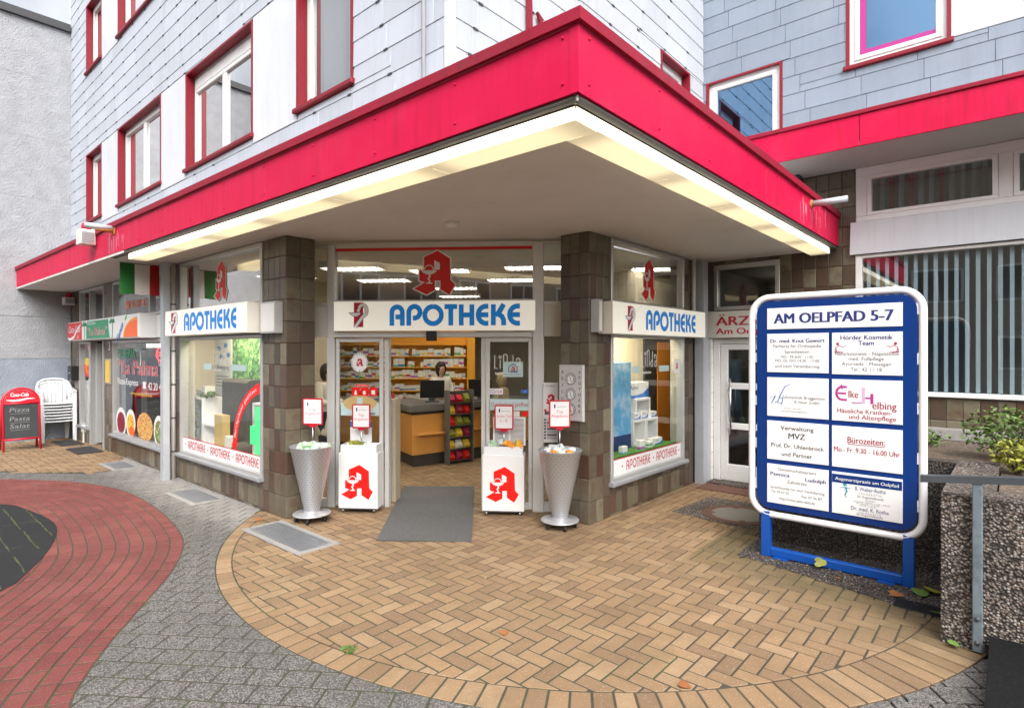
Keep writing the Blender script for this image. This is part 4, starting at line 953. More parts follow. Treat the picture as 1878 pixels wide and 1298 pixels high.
# upper strip window
f = MB().cbox(WF, -1.525, 4, 4.10, 4.214, -.09, .02).cbox(WF, -1.525, 4, 3.535, 3.60, -.09, .025).cbox(WF, -1.525, -1.40, 3.60, 4.10, -.09, .019)
st = part(Wg, 'strip_window', f, 'window_white')
for a0, a1 in ((-1.40, -.145), (-.015, 1.24), (1.37, 2.6)):
    part(st, 'sash', MB().cbox(WF, a0, a1, 3.60, 3.645, -.05, .032).cbox(WF, a0, a1, 4.055, 4.10, -.05, .032).cbox(WF, a0, a0 + .05, 3.645, 4.055, -.05, .031).cbox(WF, a1 - .05, a1, 3.645, 4.055, -.05, .031), 'window_white')
    part(st, 'pane', MB().quad(WF, a0 + .05, a1 - .05, 3.645, 4.055, -.0), 'glass_wing')
    part(st, 'mullion', MB().cbox(WF, a1 + .001, a1 + .129, 3.60, 4.10, -.09, .018), 'window_white')
part(Wg, 'concrete_band', MB().poly(Fr((0, 8.39), (1, 0), (0, -1)), [(-1.585, 3.125), (4, 3.125), (4, 3.53), (-1.575, 3.53)], -.1, .06), 'panel_white')
lw = part(Wg, 'blind_window', MB().cbox(WF, -1.53, -1.455, 1.37, 3.115, -.09, .02).cbox(WF, -1.455, 4, 1.37, 1.425, -.09, .045).cbox(WF, -1.455, 4, 3.075, 3.115, -.09, .018).cbox(WF, 1.5, 1.58, 1.425, 3.075, -.09, .018), 'window_white')
part(lw, 'pane', MB().quad(WF, -1.455, 1.5, 1.425, 3.075, -.02), 'glass_wing'); part(lw, 'pane', MB().quad(WF, 1.58, 4, 1.425, 3.075, -.02), 'glass_wing')
rs = random.Random(5)
for i in range(40):
    x = -1.40 + i * .098; t = rs.uniform(.25, .55); fr = Fr((x, 8.39 + .085), (math.cos(t), math.sin(t)), (math.sin(t), -math.cos(t)))
    part(lw, 'blind_slat', MB().box(fr, -.021, .021, 1.43, 3.07, -.001, .001), 'blind')
for i in range(28):
    x = -1.36 + i * .1; t = rs.uniform(.9, 1.2); fr = Fr((x, 8.39 + .14), (math.cos(t), math.sin(t)), (math.sin(t), -math.cos(t)))
    part(st, 'blind_slat', MB().box(fr, -.04, .04, 3.6, 4.1, -.001, .001), 'red_jamb' if i in (2, 4, 7) else 'curtain_grey')
part(Wg, 'wing_room', MB().add([(-1.6, 8.6, .9), (4, 8.6, .9), (4, 8.6, 4.2), (-1.6, 8.6, 4.2), (-1.6, 11.5, .9), (4, 11.5, .9), (4, 11.5, 4.2), (-1.6, 11.5, 4.2)], [(4, 5, 6, 7), (0, 4, 7, 3), (1, 2, 6, 5), (0, 1, 5, 4), (3, 7, 6, 2)]), 'room_wing')
# surgery door
dd_ = part(Wg, 'glazed_door', MB().cbox(WF, -3.36, -3.27, 0, 2.09, -.09, .01).cbox(WF, -2.50, -2.44, 0, 2.09, -.09, .01).cbox(WF, -3.27, -2.50, 2.02, 2.09, -.09, .01), 'window_white')
part(dd_, 'door_leaf', MB().cbox(WF, -3.265, -3.16, .03, 2.015, -.06, -.01).cbox(WF, -2.6, -2.505, .03, 2.015, -.06, -.01).cbox(WF, -3.16, -2.6, .03, .27, -.06, -.011).cbox(WF, -3.16, -2.6, 1.93, 2.015, -.06, -.011).cbox(WF, -3.16, -2.6, 1.36, 1.45, -.06, -.011).cbox(WF, -3.16, -2.6, .78, .87, -.06, -.011), 'window_white')
for z0, z1 in ((.27, .78), (.87, 1.36), (1.45, 1.93)): part(dd_, 'pane', MB().quad(WF, -3.16, -2.6, z0, z1, -.04), 'glass_dark')
part(dd_, 'pull_handle', MB().tube([WF(-3.10, .70, .05), WF(-3.10, 1.52, .05)], .016, 8).tube([WF(-3.10, .82, .05), WF(-3.10, .82, -.01)], .008, 6).tube([WF(-3.10, 1.40, .05), WF(-3.10, 1.40, -.01)], .008, 6), 'chrome', True)
tr = part(Wg, 'transom_window', MB().cbox(WF, -3.36, -2.44, 2.5, 2.56, -.09, .01).cbox(WF, -3.36, -2.44, 3.10, 3.17, -.09, .01).cbox(WF, -3.36, -3.30, 2.56, 3.10, -.09, .009).cbox(WF, -2.50, -2.44, 2.56, 3.10, -.09, .009), 'alu')
part(tr, 'pane', MB().quad(WF, -3.30, -2.50, 2.56, 3.10, -.04), 'glass_dark')
part(Wg, 'painted_brick_strip', MB().box(WF, -3.49, -3.365, 0, 2.09, -.0, .10), 'window_white')
for i in range(9): part(Wg, 'brick_joint', MB().box(RF, 8.30, 8.385, .2 + i * .22, .206 + i * .22, -.02, .157), 'sill_grey')
part(Wg, 'hall_room', MB().add([(-3.5, 8.6, 0), (-2.3, 8.6, 0), (-2.3, 8.6, 3.2), (-3.5, 8.6, 3.2), (-3.7, 12, 0), (-1.8, 12, 0), (-1.8, 12, 3.2), (-3.7, 12, 3.2)], [(4, 5, 6, 7), (0, 4, 7, 3), (1, 2, 6, 5), (0, 1, 5, 4), (3, 7, 6, 2)]), 'room_dark')
part(Wg, 'hall_lamp', MB().bbox(-2.95, -2.55, 10.2, 10.4, 2.85, 2.92), 'lamp_tube')
# ================================================================== STUCCO BUILDING
Sb = thing('stucco_building', 'pale grey rough stucco building with dark roof edge behind the stacked chairs', 'building', (-16.2, 0, 0))
part(Sb, 'upper_wall', MB().bbox(-22, -15.9, -14, 3.24, 2.66, 9.0), 'stucco'); part(Sb, 'middle_wall', MB().bbox(-22, -15.904, -14, 3.238, 1.76, 2.652), 'stucco'); part(Sb, 'lower_wall', MB().bbox(-22, -15.90, -14, 3.24, 0, 1.752), 'stucco_blue')
part(Sb, 'wall_return', MB().bbox(-22, -15.97, 3.24, 6, 0, 9.0), 'stucco'); part(Sb, 'roof_edge', MB().bbox(-22, -15.82, -14, 3.22, 9.0, 9.16), 'coping_dark')
for z in (3.9, 5.2, 6.5, 7.8): part(Sb, 'wall_joint', MB().bbox(-15.9, -15.896, -14, 3.235, z, z + .012), 'sill_grey')
# ================================================================== PLANTER AND STEP
Pl = thing('planter_wall', 'exposed-aggregate concrete planter behind the blue directory sign', 'planter', (-.8, 6.2, 0))
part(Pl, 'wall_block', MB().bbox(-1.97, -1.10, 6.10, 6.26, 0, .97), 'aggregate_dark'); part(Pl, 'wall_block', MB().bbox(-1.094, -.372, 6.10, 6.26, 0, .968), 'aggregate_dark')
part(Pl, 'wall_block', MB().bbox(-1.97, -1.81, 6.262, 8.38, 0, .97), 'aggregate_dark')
part(Pl, 'wall_block', MB().bbox(-.37, 3.2, 4.71, 5.0, 0, .972), 'aggregate'); part(Pl, 'wall_block', MB().bbox(-.37, -.10, 5.004, 6.27, 0, .970), 'aggregate')
part(Pl, 'soil', MB().slab([(-1.80, 6.27), (-.36, 6.28), (-.09, 6.28), (-.09, 5.01), (3.2, 5.01), (3.2, 8.36), (-1.80, 8.36)], .5, .90), 'soil')
part(Pl, 'planter_kerb', MB().bbox(-1.6, 3, 8.15, 8.36, .905, 1.02), 'concrete')
single('stone_step', 'black granite step at the foot of the railing', 'step', MB().cbox(Fr((0, 4.70), (1, 0), (0, -1)), -.12, 3, 0, .12, 0, 2.3, .02), 'granite_black')
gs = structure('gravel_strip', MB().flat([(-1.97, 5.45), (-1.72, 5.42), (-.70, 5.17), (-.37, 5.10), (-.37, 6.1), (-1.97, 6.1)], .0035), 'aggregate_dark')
rs = random.Random(11); pb = MB()
for i in range(420):
    x = rs.uniform(-1.95, -.4); y = rs.uniform(5.42 - (x + 1.97) * .2, 6.08); r = rs.uniform(.006, .016); pb.sphere((x, y, .004 + r * .4), r, 6, 4, (1, 1, .7))
tag(single('pebbles', 'loose pebbles along the foot of the planter', 'gravel', pb, 'aggregate', (-1, 5.7, 0)), None, None, kind='stuff')
# opposite side of the street, seen only as reflections
Ob = thing('opposite_building', 'beige apartment block across the street mirrored in the panes', 'building', (2, -17, 0))
part(Ob, 'wall', MB().bbox(-14, 22, -26, -17, 0, 10.5), 'brick_opposite')
part(Ob, 'roof', MB().add([(-14.4, -16.6, 10.5), (22.4, -16.6, 10.5), (22.4, -21.5, 13), (-14.4, -21.5, 13)], [(0, 1, 2, 3)]), 'red_coping')
OF = Fr((0, -17), (-1, 0), (0, 1))
for i in range(11):
    for j in range(3):
        a = -20.5 + i * 3.2; z = 1.0 + j * 3.2
        o = part(Ob, 'window', MB().cbox(OF, a, a + 1.9, z, z + 1.6, -.02, .05), 'window_white')
        part(o, 'pane', MB().quad(OF, a + .1, a + .9, z + .1, z + 1.5, .055).quad(OF, a + 1.0, a + 1.8, z + .1, z + 1.5, .055), 'room_dark')
# ================================================================== SIGNS
def cane_emblem(parent, fr, a0, a1, z0, z1, c):
    """red upright bar with white crook and small bowl"""
    e = part(parent, 'emblem', MB().quad(fr, a0, a1, z0, z1, c), 'crimson'); w, h = a1 - a0, z1 - z0
    P = lambda x, y: (a0 + x * w, z0 + y * h)
    path = [P(.15, -.0), P(.95, .42)] + [P(.95 + .42 * math.cos(rad(t)), .66 + .24 * math.sin(rad(t))) for t in range(-30, 175, 20)] + [P(.42, .62)]
    part(e, 'crook_edge', MB().stroke(fr, path, w * .40, c + .0006), 'text_navy'); part(e, 'crook', MB().stroke(fr, path, w * .30, c + .0012), 'white')
    bowl = [P(-.45, .58), P(.75, .58), P(.6, .50), P(.3, .43), P(-.05, .45), P(-.3, .51)]
    part(e, 'bowl_edge', MB().poly(fr, grow(bowl, w * .05), c + .0017), 'text_navy'); part(e, 'bowl', MB().poly(fr, bowl, c + .0022), 'white')
def apo_sign(label, fr, a0, a1, z0, z1, c0, c1, la0, la1, lz0, lz1, ea0, ea1, ez0, ez1):
    t = thing('pharmacy_sign', label, 'sign', fr((a0 + a1) / 2, z0, c0), group='lit pharmacy signs above the windows and door')
    part(t, 'case', MB().box(fr, a0, a1, z0, z1, c0, c1 - .008), 'sign_side'); part(t, 'face', MB().cbox(fr, a0 + .003, a1 - .003, z0 + .003, z1 - .003, c1 - .007, c1, .004), 'sign_face')
    part(t, 'lettering', apotheke_mb(MB(), fr, la0, la1, lz0, lz1, c1 + .002, .235), 'apo_blue'); cane_emblem(t, fr, ea0, ea1, ez0, ez1, c1 + .002)
    return t
apo_sign('lit white pharmacy sign above the left display window next to the flag', LF, -9.29, -6.68, 2.125, 2.48, .03, .25, -8.57, -6.93, 2.185, 2.42, -9.05, -8.88, 2.16, 2.45)
apo_sign('lit white pharmacy sign directly above the sliding entrance doors', EF, .095, 2.516, 2.148, 2.502, .076, .17, .785, 2.34, 2.21, 2.457, .345, .46, 2.195, 2.488)
apo_sign('lit white pharmacy sign above the right display window beside the glazed door', RF, 5.46, 7.94, 2.10, 2.455, .03, .22, 6.20, 7.60, 2.16, 2.395, 5.77, 5.88, 2.14, 2.42)
for lab, fr, a0, a1 in (('small blank white light panel on the column left of the entrance', LF, -6.66, -6.30), ('small blank white light panel on the column right of the entrance', RF, 5.345, 5.44)):
    t = thing('blank_sign', lab, 'sign', fr((a0 + a1) / 2, 2.12, .02), group='blank panels on the columns')
    part(t, 'case', MB().box(fr, a0, a1, 2.115, 2.475, .006, .10), 'alu'); part(t, 'face', MB().quad(fr, a0 + .02, a1 - .02, 2.135, 2.455, .102), 'white_plastic')
# pharmacy A stickers on the glass above the signs
for lab, fr, ca, zb, h, sx, c in (('red gothic A emblem on the pane above the left sign', LF, -8.05, 2.585, .53, .80, -.022), ('large red gothic A emblem on the pane above the entrance', EF, 1.285, 2.59, .535, 1.0, -.012), ('red gothic A emblem on the pane above the right sign', RF, 6.72, 2.55, .53, .70, -.022)):
    t = thing('pharmacy_emblem', lab, 'emblem', fr(ca, zb, c), group='red A emblems on the glass'); logo(t, fr, ca, zb, h, c, 'logo_red', True, sx)
# window logotypes and stickers
t = thing('window_lettering', 'thin white logotype on the left display window', 'lettering', LF(-8.1, 1.6)); linda(t, LF, -8.29, 1.73, .21, -.024)
part(t, 'pale_bar', MB().quad(LF, -8.62, -8.36, 1.655, 1.735, -.024), 'aqua_sticker'); part(t, 'pale_bar', MB().quad(LF, -7.74, -7.30, 1.655, 1.735, -.024), 'aqua_sticker')
t = thing('window_lettering', 'thin white logotype on the right display window', 'lettering', RF(6.75, 1.6)); linda(t, RF, 6.56, 1.71, .21, -.024)
part(t, 'pale_bar', MB().quad(RF, 6.30, 6.50, 1.64, 1.72, -.024), 'aqua_sticker'); part(t, 'pale_bar', MB().quad(RF, 7.02, 7.30, 1.64, 1.72, -.024), 'aqua_sticker')
t = thing('window_lettering', 'thin white logotype on the right sliding door', 'lettering', EF(2.1, 1.6)); linda(t, EF, 2.02, 1.70, .17, .006)
t = thing('arc_sticker', 'red curved banner with white lettering on the left display window', 'sticker', LF(-7.3, .65))
ap = [(-7.67, .645)] + [(-6.62 - 1.0 * math.cos(rad(a)) , .72 + .78 * math.sin(rad(a))) for a in range(0, 80, 8)]
ap = [p for p in ap if p[0] < -6.845]; part(t, 'band', MB().stroke(LF, ap, .125, -.026), 'logo_bright')
S_ = 'Durchgehend ge\u00f6ffnet'
mb = MB()
for i, ch in enumerate(S_):
    if ch == ' ': continue
    a = 8 + 60 * i / len(S_); x, z = -6.62 - 1.0 * math.cos(rad(a)), .72 + .78 * math.sin(rad(a))
    tx = (math.sin(rad(a)) * 1.0, math.cos(rad(a)) * .78); text_mb(mb, ch, LF, x + .018, z - .012, -.0245, .05, None, 'C', .03, .1, math.atan2(tx[1], tx[0]))
part(t, 'lettering', mb, 'white')
def card(name, lab, fr, a0, a1, z0, z1, c, mat, lines=(), cat='sticker', group=None, border=None):
    t = thing(name, lab, cat, fr((a0 + a1) / 2, z0, c), group=group); part(t, 'sheet', MB().quad(fr, a0, a1, z0, z1, c), mat)
    for s, z, h, mt, kw in lines: text(t, s, fr, kw.pop('a', (a0 + a1) / 2), z, c + .0012, h, mt, **kw)
    return t
t = card('door_sticker', 'pale sticker with small red A emblem on the right sliding door', EF, 2.12, 2.36, 1.60, 1.78, .0065, 'aqua_sticker'); part(t, 'house_outline', MB().stroke(EF, [(2.19, 1.66), (2.19, 1.72), (2.24, 1.755), (2.29, 1.72), (2.29, 1.66), (2.19, 1.66)], .008, .0075), 'text_navy'); logo(t, EF, 2.24, 1.665, .06, .008, 'crimson'); text(t, 'hausapotheke', EF, 2.24, 1.625, .0075, .014, 'text_navy', w=.2)
card('opening_banner', 'pale banner reading Durchgehend ge\u00f6ffnet across the right sliding door', EF, 1.965, 2.44, 1.20, 1.335, .0062, 'aqua_sticker', [('Durchgehend ge\u00f6ffnet', 1.245, .05, 'crimson', dict(w=.44))])
card('card_sticker', 'white payment-card sticker on the right sliding door', EF, 1.955, 2.12, 1.39, 1.46, .0061, 'white', [('EC', 1.405, .04, 'blue_print', dict(a=1.985)), ('VISA', 1.405, .035, 'crimson', dict(a=2.06))])
card('arrow_sticker', 'small blue arrow sticker on the right sliding door', EF, 2.34, 2.43, 1.405, 1.45, .0061, 'blue_print', [('<', 1.41, .03, 'white', {})])
t = card('price_list', 'white printed notice list on the right sliding door', EF, 2.0, 2.39, .78, 1.12, .006, 'white'); mb = MB()
for i in range(22): mb.quad(EF, 2.02, 2.19, .79 + i * .0145, .796 + i * .0145, .007).quad(EF, 2.21, 2.37, .79 + i * .0145, .796 + i * .0145, .007)
part(t, 'print_lines', mb, 'text_grey')
t = card('notice', 'small white notice above the price list', EF, 2.13, 2.32, 1.125, 1.19, .0063, 'white')
card('red_tag', 'small red tag beside the price list', EF, 2.35, 2.43, 1.13, 1.19, .0064, 'logo_bright')
t = thing('round_sticker', 'round white sticker with red A on the left sliding door', 'sticker', EF(.36, 1.7)); part(t, 'sheet', MB().ellipse(EF, .355, 1.77, .105, .115, .0060, 24), 'white'); logo(t, EF, .355, 1.72, .10, .0072, 'crimson')
mb = MB()
for i, ch in enumerate('BERATEN SIE GERN WIR'):
    a = 90 - i * 18; text_mb(mb, ch, EF, .355 + .085 * math.cos(rad(a)), 1.77 + .092 * math.sin(rad(a)), .0072, .02, None, 'C', 0, 0, rad(a - 90))
part(t, 'lettering', mb, 'text_navy')
t = thing('warning_stickers', 'row of three red pictogram stickers on the left sliding door', 'sticker', EF(.35, 1.4)); part(t, 'strip', MB().quad(EF, .31, .47, 1.475, 1.50, .006), 'logo_bright'); text(t, 'WIR TESTEN', EF, .39, 1.48, .0072, .014, 'white', w=.14)
for k in range(3):
    x = .26 + k * .11; s = part(t, 'pictogram', MB().quad(EF, x, x + .095, 1.36, 1.465, .006), 'logo_bright')
    part(s, 'symbol', MB().poly(EF, [(x + .03, 1.375), (x + .065, 1.375), (x + .055, 1.43), (x + .04, 1.43)], .0072) if k == 0 else MB().ellipse(EF, x + .047, 1.40, .02, .027, .0072, 12) if k == 1 else MB().quad(EF, x + .025, x + .07, 1.38, 1.43, .0072), 'white')
t = thing('partner_sticker', 'pale blue sticker with two cartoon-like faces shapes on the left sliding door', 'sticker', EF(.36, 1.1)); t['label'] = 'pale blue oval sticker with beige halves on the left sliding door'
part(t, 'sheet', MB().quad(EF, .12, .60, 1.12, 1.28, .0058), 'aqua_sticker'); part(t, 'oval', MB().ellipse(EF, .36, 1.27, .21, .095, .0068, 24), 'carton_tan'); part(t, 'gap', MB().quad(EF, .325, .395, 1.18, 1.34, .0078), 'aqua_sticker'); text(t, 'Partner', EF, .49, 1.135, .0068, .03, 'text_black', bold=.02)
t = card('blue_poster', 'blue and white portrait poster on the left sliding door', EF, .24, .51, .72, 1.06, .0056, 'white'); part(t, 'blue_band', MB().quad(EF, .24, .51, .98, 1.05, .0064).quad(EF, .24, .51, .72, .80, .0064), 'blue_print'); part(t, 'portrait', MB().ellipse(EF, .44, .93, .03, .045, .0066, 14), 'skin')
t = card('window_notice', 'small white notice with red A on the right display window', RF, 7.46, 7.63, 1.60, 1.79, -.026, 'white'); logo(t, RF, 7.545, 1.66, .09, -.0245, 'crimson')
# aescul gauge panel and intercom
CS = Fr((0, 5.325), (1, 0), (0, -1))
t = thing('gauge_panel', 'steel weather-gauge panel with three round dials on the right column', 'panel', CS(-3.74, 1.13)); part(t, 'plate', MB().cbox(CS, -3.905, -3.575, 1.13, 1.755, .004, .04, .008), 'alu_light')
for z in (1.60, 1.43, 1.26):
    d_ = part(t, 'dial', MB().ellipse(CS, -3.735, z, .066, .066, .041, 24, .052), 'chrome'); part(d_, 'dial_face', MB().ellipse(CS, -3.735, z, .056, .056, .0535, 24), 'white'); part(d_, 'needle', MB().stroke(CS, [(-3.735 - .01, z + .03), (-3.735, z), (-3.735 + .015, z - .04)], .006, .0545), 'black')
    part(d_, 'ticks', MB().stroke(CS, arc(-3.735, z, .044, -40, 220, 20), .008, .0542), 'text_grey')
for i, ch in enumerate('AESCUL'): text(t, ch, CS, -3.855, 1.66 - i * .075, .0415, .032, 'text_black', bold=.01)
for i, ch in enumerate('APOTHEKE'): text(t, ch, CS, -3.622, 1.66 - i * .062, .0415, .032, 'text_black', bold=.01)
t = thing('intercom', 'white night-service intercom with red A and bell buttons on the entrance frame', 'intercom', EF(2.70, .83)); part(t, 'plate', MB().cbox(EF, 2.60, 2.78, .83, 1.535, .052, .075, .006), 'white_plastic'); logo(t, EF, 2.69, 1.28, .125, .077, 'crimson'); text(t, 'NOTDIENST', EF, 2.69, 1.49, .077, .014, 'text_grey')
part(t, 'speaker', MB().quad(EF, 2.62, 2.75, 1.16, 1.20, .077), 'text_grey'); part(t, 'red_button', MB().quad(EF, 2.615, 2.64, 1.20, 1.225, .0775), 'logo_bright')
for i in range(7):
    z = 1.09 - i * .036; part(t, 'bell_button', MB().cbox(EF, 2.615, 2.635, z, z + .02, .0755, .081, .002), 'black'); part(t, 'name_plate', MB().quad(EF, 2.65, 2.76, z, z + .022, .077), 'text_grey' if i % 2 else 'alu')
# surgery sign over the glazed door
t = thing('surgery_sign', 'white sign with red lettering above the glazed door', 'sign', WF(-2.6, 2.1)); part(t, 'board', MB().cbox(WF, -3.48, -1.62, 2.10, 2.485, .012, .11, .006), 'panel_offwhite')
text(t, '\u00c4RZTEHAUS', WF, -3.28, 2.28, .113, .125, 'crimson', w=1.38, al='L', bold=.03); text(t, 'Am Oelpfad 5-7', WF, -3.28, 2.155, .113, .085, 'crimson', w=1.1, al='L', bold=.025)
# red wall letters
t = thing('wall_lettering', 'red metal letters on the white slate wall above the canopy', 'lettering', RF(4.25, 4.9)); part(t, 'letter', MB().poly(RF, [(4.20, 4.80), (4.275, 4.80), (4.262, 5.2), (4.262, 5.9), (4.30, 5.95), (4.16, 5.95), (4.205, 5.85)], .03, .06), 'red_jamb')
part(t, 'letter', MB().poly(RF, [(4.385, 4.80), (4.40, 4.80), (4.412, 5.08), (4.44, 5.13), (4.35, 5.17), (4.385, 5.08)], .03, .06), 'red_jamb')
# ------------------------------------------------------------------ pizzeria signs, flag, stickers
def box_sign(name, lab, a0, a1, z0, z1, c0, c1, face, side='white_plastic'):
    t = thing(name, lab, 'sign', LF((a0 + a1) / 2, z0, c0), group='lit signs over the pizzeria'); part(t, 'case', MB().box(LF, a0, a1, z0, z1, c0, c1 - .01), side); part(t, 'face', MB().cbox(LF, a0 + .015, a1 - .015, z0 + .012, z1 - .012, c1 - .009, c1, .004), face); return t
t = box_sign('drink_sign', 'red soft-drink sign at the far left over the pizzeria door', -15.02, -13.90, 2.13, 2.50, .03, .25, 'cola_red')
text(t, 'Coca-Cola', LF, -14.45, 2.29, .252, .13, 'white', w=.9, shear=.35, bold=.01); part(t, 'wave', MB().stroke(LF, [(-15.0, 2.19), (-14.8, 2.155), (-14.5, 2.19), (-14.2, 2.36), (-13.95, 2.44)], [.02, .05, .06, .05, .03], .2515), 'white'); text(t, 'Eis', LF, -14.15, 2.16, .252, .07, 'white')
t = box_sign('pizzeria_sign', 'green pizzeria sign with palm trees between the two drink signs', -13.89, -11.68, 2.13, 2.505, .03, .25, 'white_plastic')
part(t, 'green_field', MB().poly(LF, [(-13.55, 2.15), (-12.0, 2.15), (-12.08, 2.32), (-12.1, 2.48), (-13.5, 2.48), (-13.55, 2.3)], .2515), 'sign_green'); text(t, 'PIZZERIA', LF, -13.45, 2.41, .2525, .05, 'white', w=.55, al='L', bold=.02); text(t, '\u201cLa Palma\u201d', LF, -12.8, 2.205, .2525, .15, 'white', w=1.25, shear=.1, bold=.035); text(t, '\u201cLa Palma\u201d', LF, -12.8, 2.205, .2535, .15, 'crimson', w=1.25, shear=.1)
def palm(parent, fr, a, z, h, c, w, mat):
    mb = MB(); mb.stroke(fr, [(a, z), (a + w * .1, z + h * .5), (a, z + h * .85)], w * .14, c)
    for k, an in enumerate((10, 45, 80, 110, 140, 170, -15, 195)): mb.stroke(fr, [(a, z + h * .82), (a + w * .4 * math.cos(rad(an)), z + h * .85 + h * .14 * math.sin(rad(an))), (a + w * .62 * math.cos(rad(an)), z + h * .8 + h * .06 * math.sin(rad(an)))], [w * .05, w * .16, w * .02], c + .0004 * (k % 3 + 1))
    part(parent, 'palm', mb, mat)
palm(t, LF, -13.68, 2.15, .32, .2525, .30, 'sign_green'); palm(t, LF, -11.86, 2.15, .33, .2525, .30, 'sign_green')
t = box_sign('orange_drink_sign', 'white sign with an orange quarter circle, nearest of the pizzeria signs', -11.67, -10.36, 2.125, 2.51, .03, .27, 'white_plastic'); pts = [(-10.45, 2.145)] + [(-10.45 - .72 * math.cos(rad(a)), 2.145 + .31 * math.sin(rad(a))) for a in range(90, -1, -9)]
part(t, 'orange_segment', MB().poly(LF, pts, .272), 'orange_print'); part(t, 'segment_rind', MB().stroke(LF, [(-10.45 - .68 * math.cos(rad(a)), 2.145 + .285 * math.sin(rad(a))) for a in range(90, -1, -9)], .016, .2732), 'yellow_print'); text(t, 'Fanta', LF, -11.30, 2.19, .2735, .13, 'blue_print', w=.42, rot=.75, shear=.2, bold=.03); part(t, 'leaf', MB().ellipse(LF, -11.02, 2.46, .07, .025, .2735, 10, None, .5), 'green_print')
t = thing('blank_sign', 'blank white panel between the orange drink sign and the steel post', 'sign', LF(-10.2, 2.15)); part(t, 'case', MB().box(LF, -10.34, -9.95 + .0, 2.13, 2.49, .012, .036), 'white_plastic')
# flag hanging across the walkway from the soffit
FF = Fr((-9.90, 0), (0, 1), (1, 0)); t = thing('flag', 'green white and red striped flag hanging beneath the canopy', 'flag', FF(2.88, 2.757))
for a0, a1, mt in ((2.594, 2.79, 'flag_green'), (2.79, 2.985, 'flag_white'), (2.985, 3.175 - .06, 'flag_red')):
    v = []; n = 8
    for i in range(n + 1):
        for z in (2.757, 3.21): a = a0 + (a1 - a0) * i / n; v.append(FF(a, z + (.006 * math.sin(a * 30) if z < 3 else 0), .012 * math.sin(a * 14 + z * 3)))
    part(t, 'stripe', MB().add(v, [(2 * i, 2 * i + 2, 2 * i + 3, 2 * i + 1) for i in range(n)]), mt)
part(t, 'flag_cord', MB().tube([FF(2.594, 3.213, 0), FF(3.12, 3.213, 0)], .006, 6), 'dark_grey')
t = thing('window_lettering', 'red and green pizzeria lettering with a palm on the pizzeria window', 'lettering', LF(-11.4, 1.3))
text(t, 'PIZZERIA', LF, -12.60, 1.80, -.024, .15, 'sign_green', w=1.0, al='L', bold=.03); text(t, '\u201cLa Palma\u201d', LF, -11.42, 1.50, -.024, .25, 'white', w=2.35, bold=.05, shear=.05); text(t, '\u201cLa Palma\u201d', LF, -11.42, 1.50, -.0225, .25, 'crimson', w=2.35, shear=.05, bold=.012)
palm(t, LF, -11.35, 1.60, .42, -.0235, .5, 'aqua_sticker'); text(t, 'Pizza-Express', LF, -12.60, 1.31, -.024, .11, 'white', w=1.15, al='L', bold=.02); text(t, '42 20 42', LF, -10.22, 1.27, -.024, .12, 'white', w=.72, al='R', bold=.02); part(t, 'telephone', MB().ellipse(LF, -11.12, 1.37, .10, .025, -.024, 12).poly(LF, [(-11.22, 1.28), (-11.02, 1.28), (-11.06, 1.35), (-11.18, 1.35)], -.0238), 'white'); text(t, 'www.pizzeria-lapalma.de', LF, -11.3, 1.15, -.024, .05, 'yellow_print', w=1.1, bold=.02)
t = thing('open_sign', 'glowing red oval open sign in the pizzeria window', 'sign', LF(-10.5, 1.8)); part(t, 'tube_ring', MB().tube([LF(-10.47 + .24 * math.cos(rad(a)), 1.86 + .115 * math.sin(rad(a)), -.08) for a in range(0, 360, 15)], .012, 6, True), 'neon_red'); text(t, 'OPEN', LF, -10.47, 1.815, -.075, .09, 'neon_red', w=.34, bold=.02)
t = thing('open_sign', 'small glowing red open sign in the sidelight of the pizzeria', 'sign', LF(-14.6, 1.9)); text(t, 'OPEN', LF, -14.62, 1.93, -.06, .10, 'neon_red', w=.34, bold=.04)
t = thing('offer_sticker', 'round red and yellow offer sticker on the pizzeria sidelight', 'sticker', LF(-14.75, 1.4)); part(t, 'sheet', MB().ellipse(LF, -14.72, 1.56, .24, .19, -.024, 20), 'logo_bright'); part(t, 'oval', MB().ellipse(LF, -14.72, 1.69, .17, .09, -.0228, 16), 'yellow_print'); text(t, '9,-', LF, -14.72, 1.45, -.0225, .15, 'yellow_print', bold=.03)
t = thing('food_posters', 'row of four food photographs along the bottom of the pizzeria window', 'poster', LF(-11.4, .42))
for a, ra, z, rz_, mt, m2 in ((-12.40, .30, .62, .26, 'white', 'beet'), (-11.85, .26, .63, .25, 'white', 'spaghetti'), (-11.10, .40, .63, .24, 'pizza', 'pizza'), (-10.42, .24, .62, .25, 'white', 'salad')):
    zs = [(a + ra * math.cos(rad(k)), max(.415, z + rz_ * math.sin(rad(k)))) for k in range(0, 360, 12)]; p_ = part(t, 'plate', MB().poly(LF, zs, -.0245 + .0006 * (a > -12) + .0006 * (a > -11.5)), mt)
    part(p_, 'food', MB().poly(LF, [(a + ra * .78 * math.cos(rad(k)), max(.42, z - .02 + rz_ * .76 * math.sin(rad(k)))) for k in range(0, 360, 12)], -.0222), m2)
part(t, 'sauce', MB().ellipse(LF, -11.78, .50, .16, .08, -.0205, 16), 'orange_print')
t = thing('phone_sticker', 'orange telephone number on the upper pizzeria pane', 'lettering', LF(-11.3, 2.7)); text(t, '42 20 42', LF, -11.42, 2.68, -.024, .12, 'orange_print', w=.8, bold=.02); part(t, 'telephone', MB().poly(LF, [(-12.1, 2.67), (-11.9, 2.67), (-11.94, 2.76), (-11.9, 2.78), (-11.9, 2.81), (-12.1, 2.81), (-12.1, 2.78), (-12.06, 2.76)], -.024), 'orange_print')
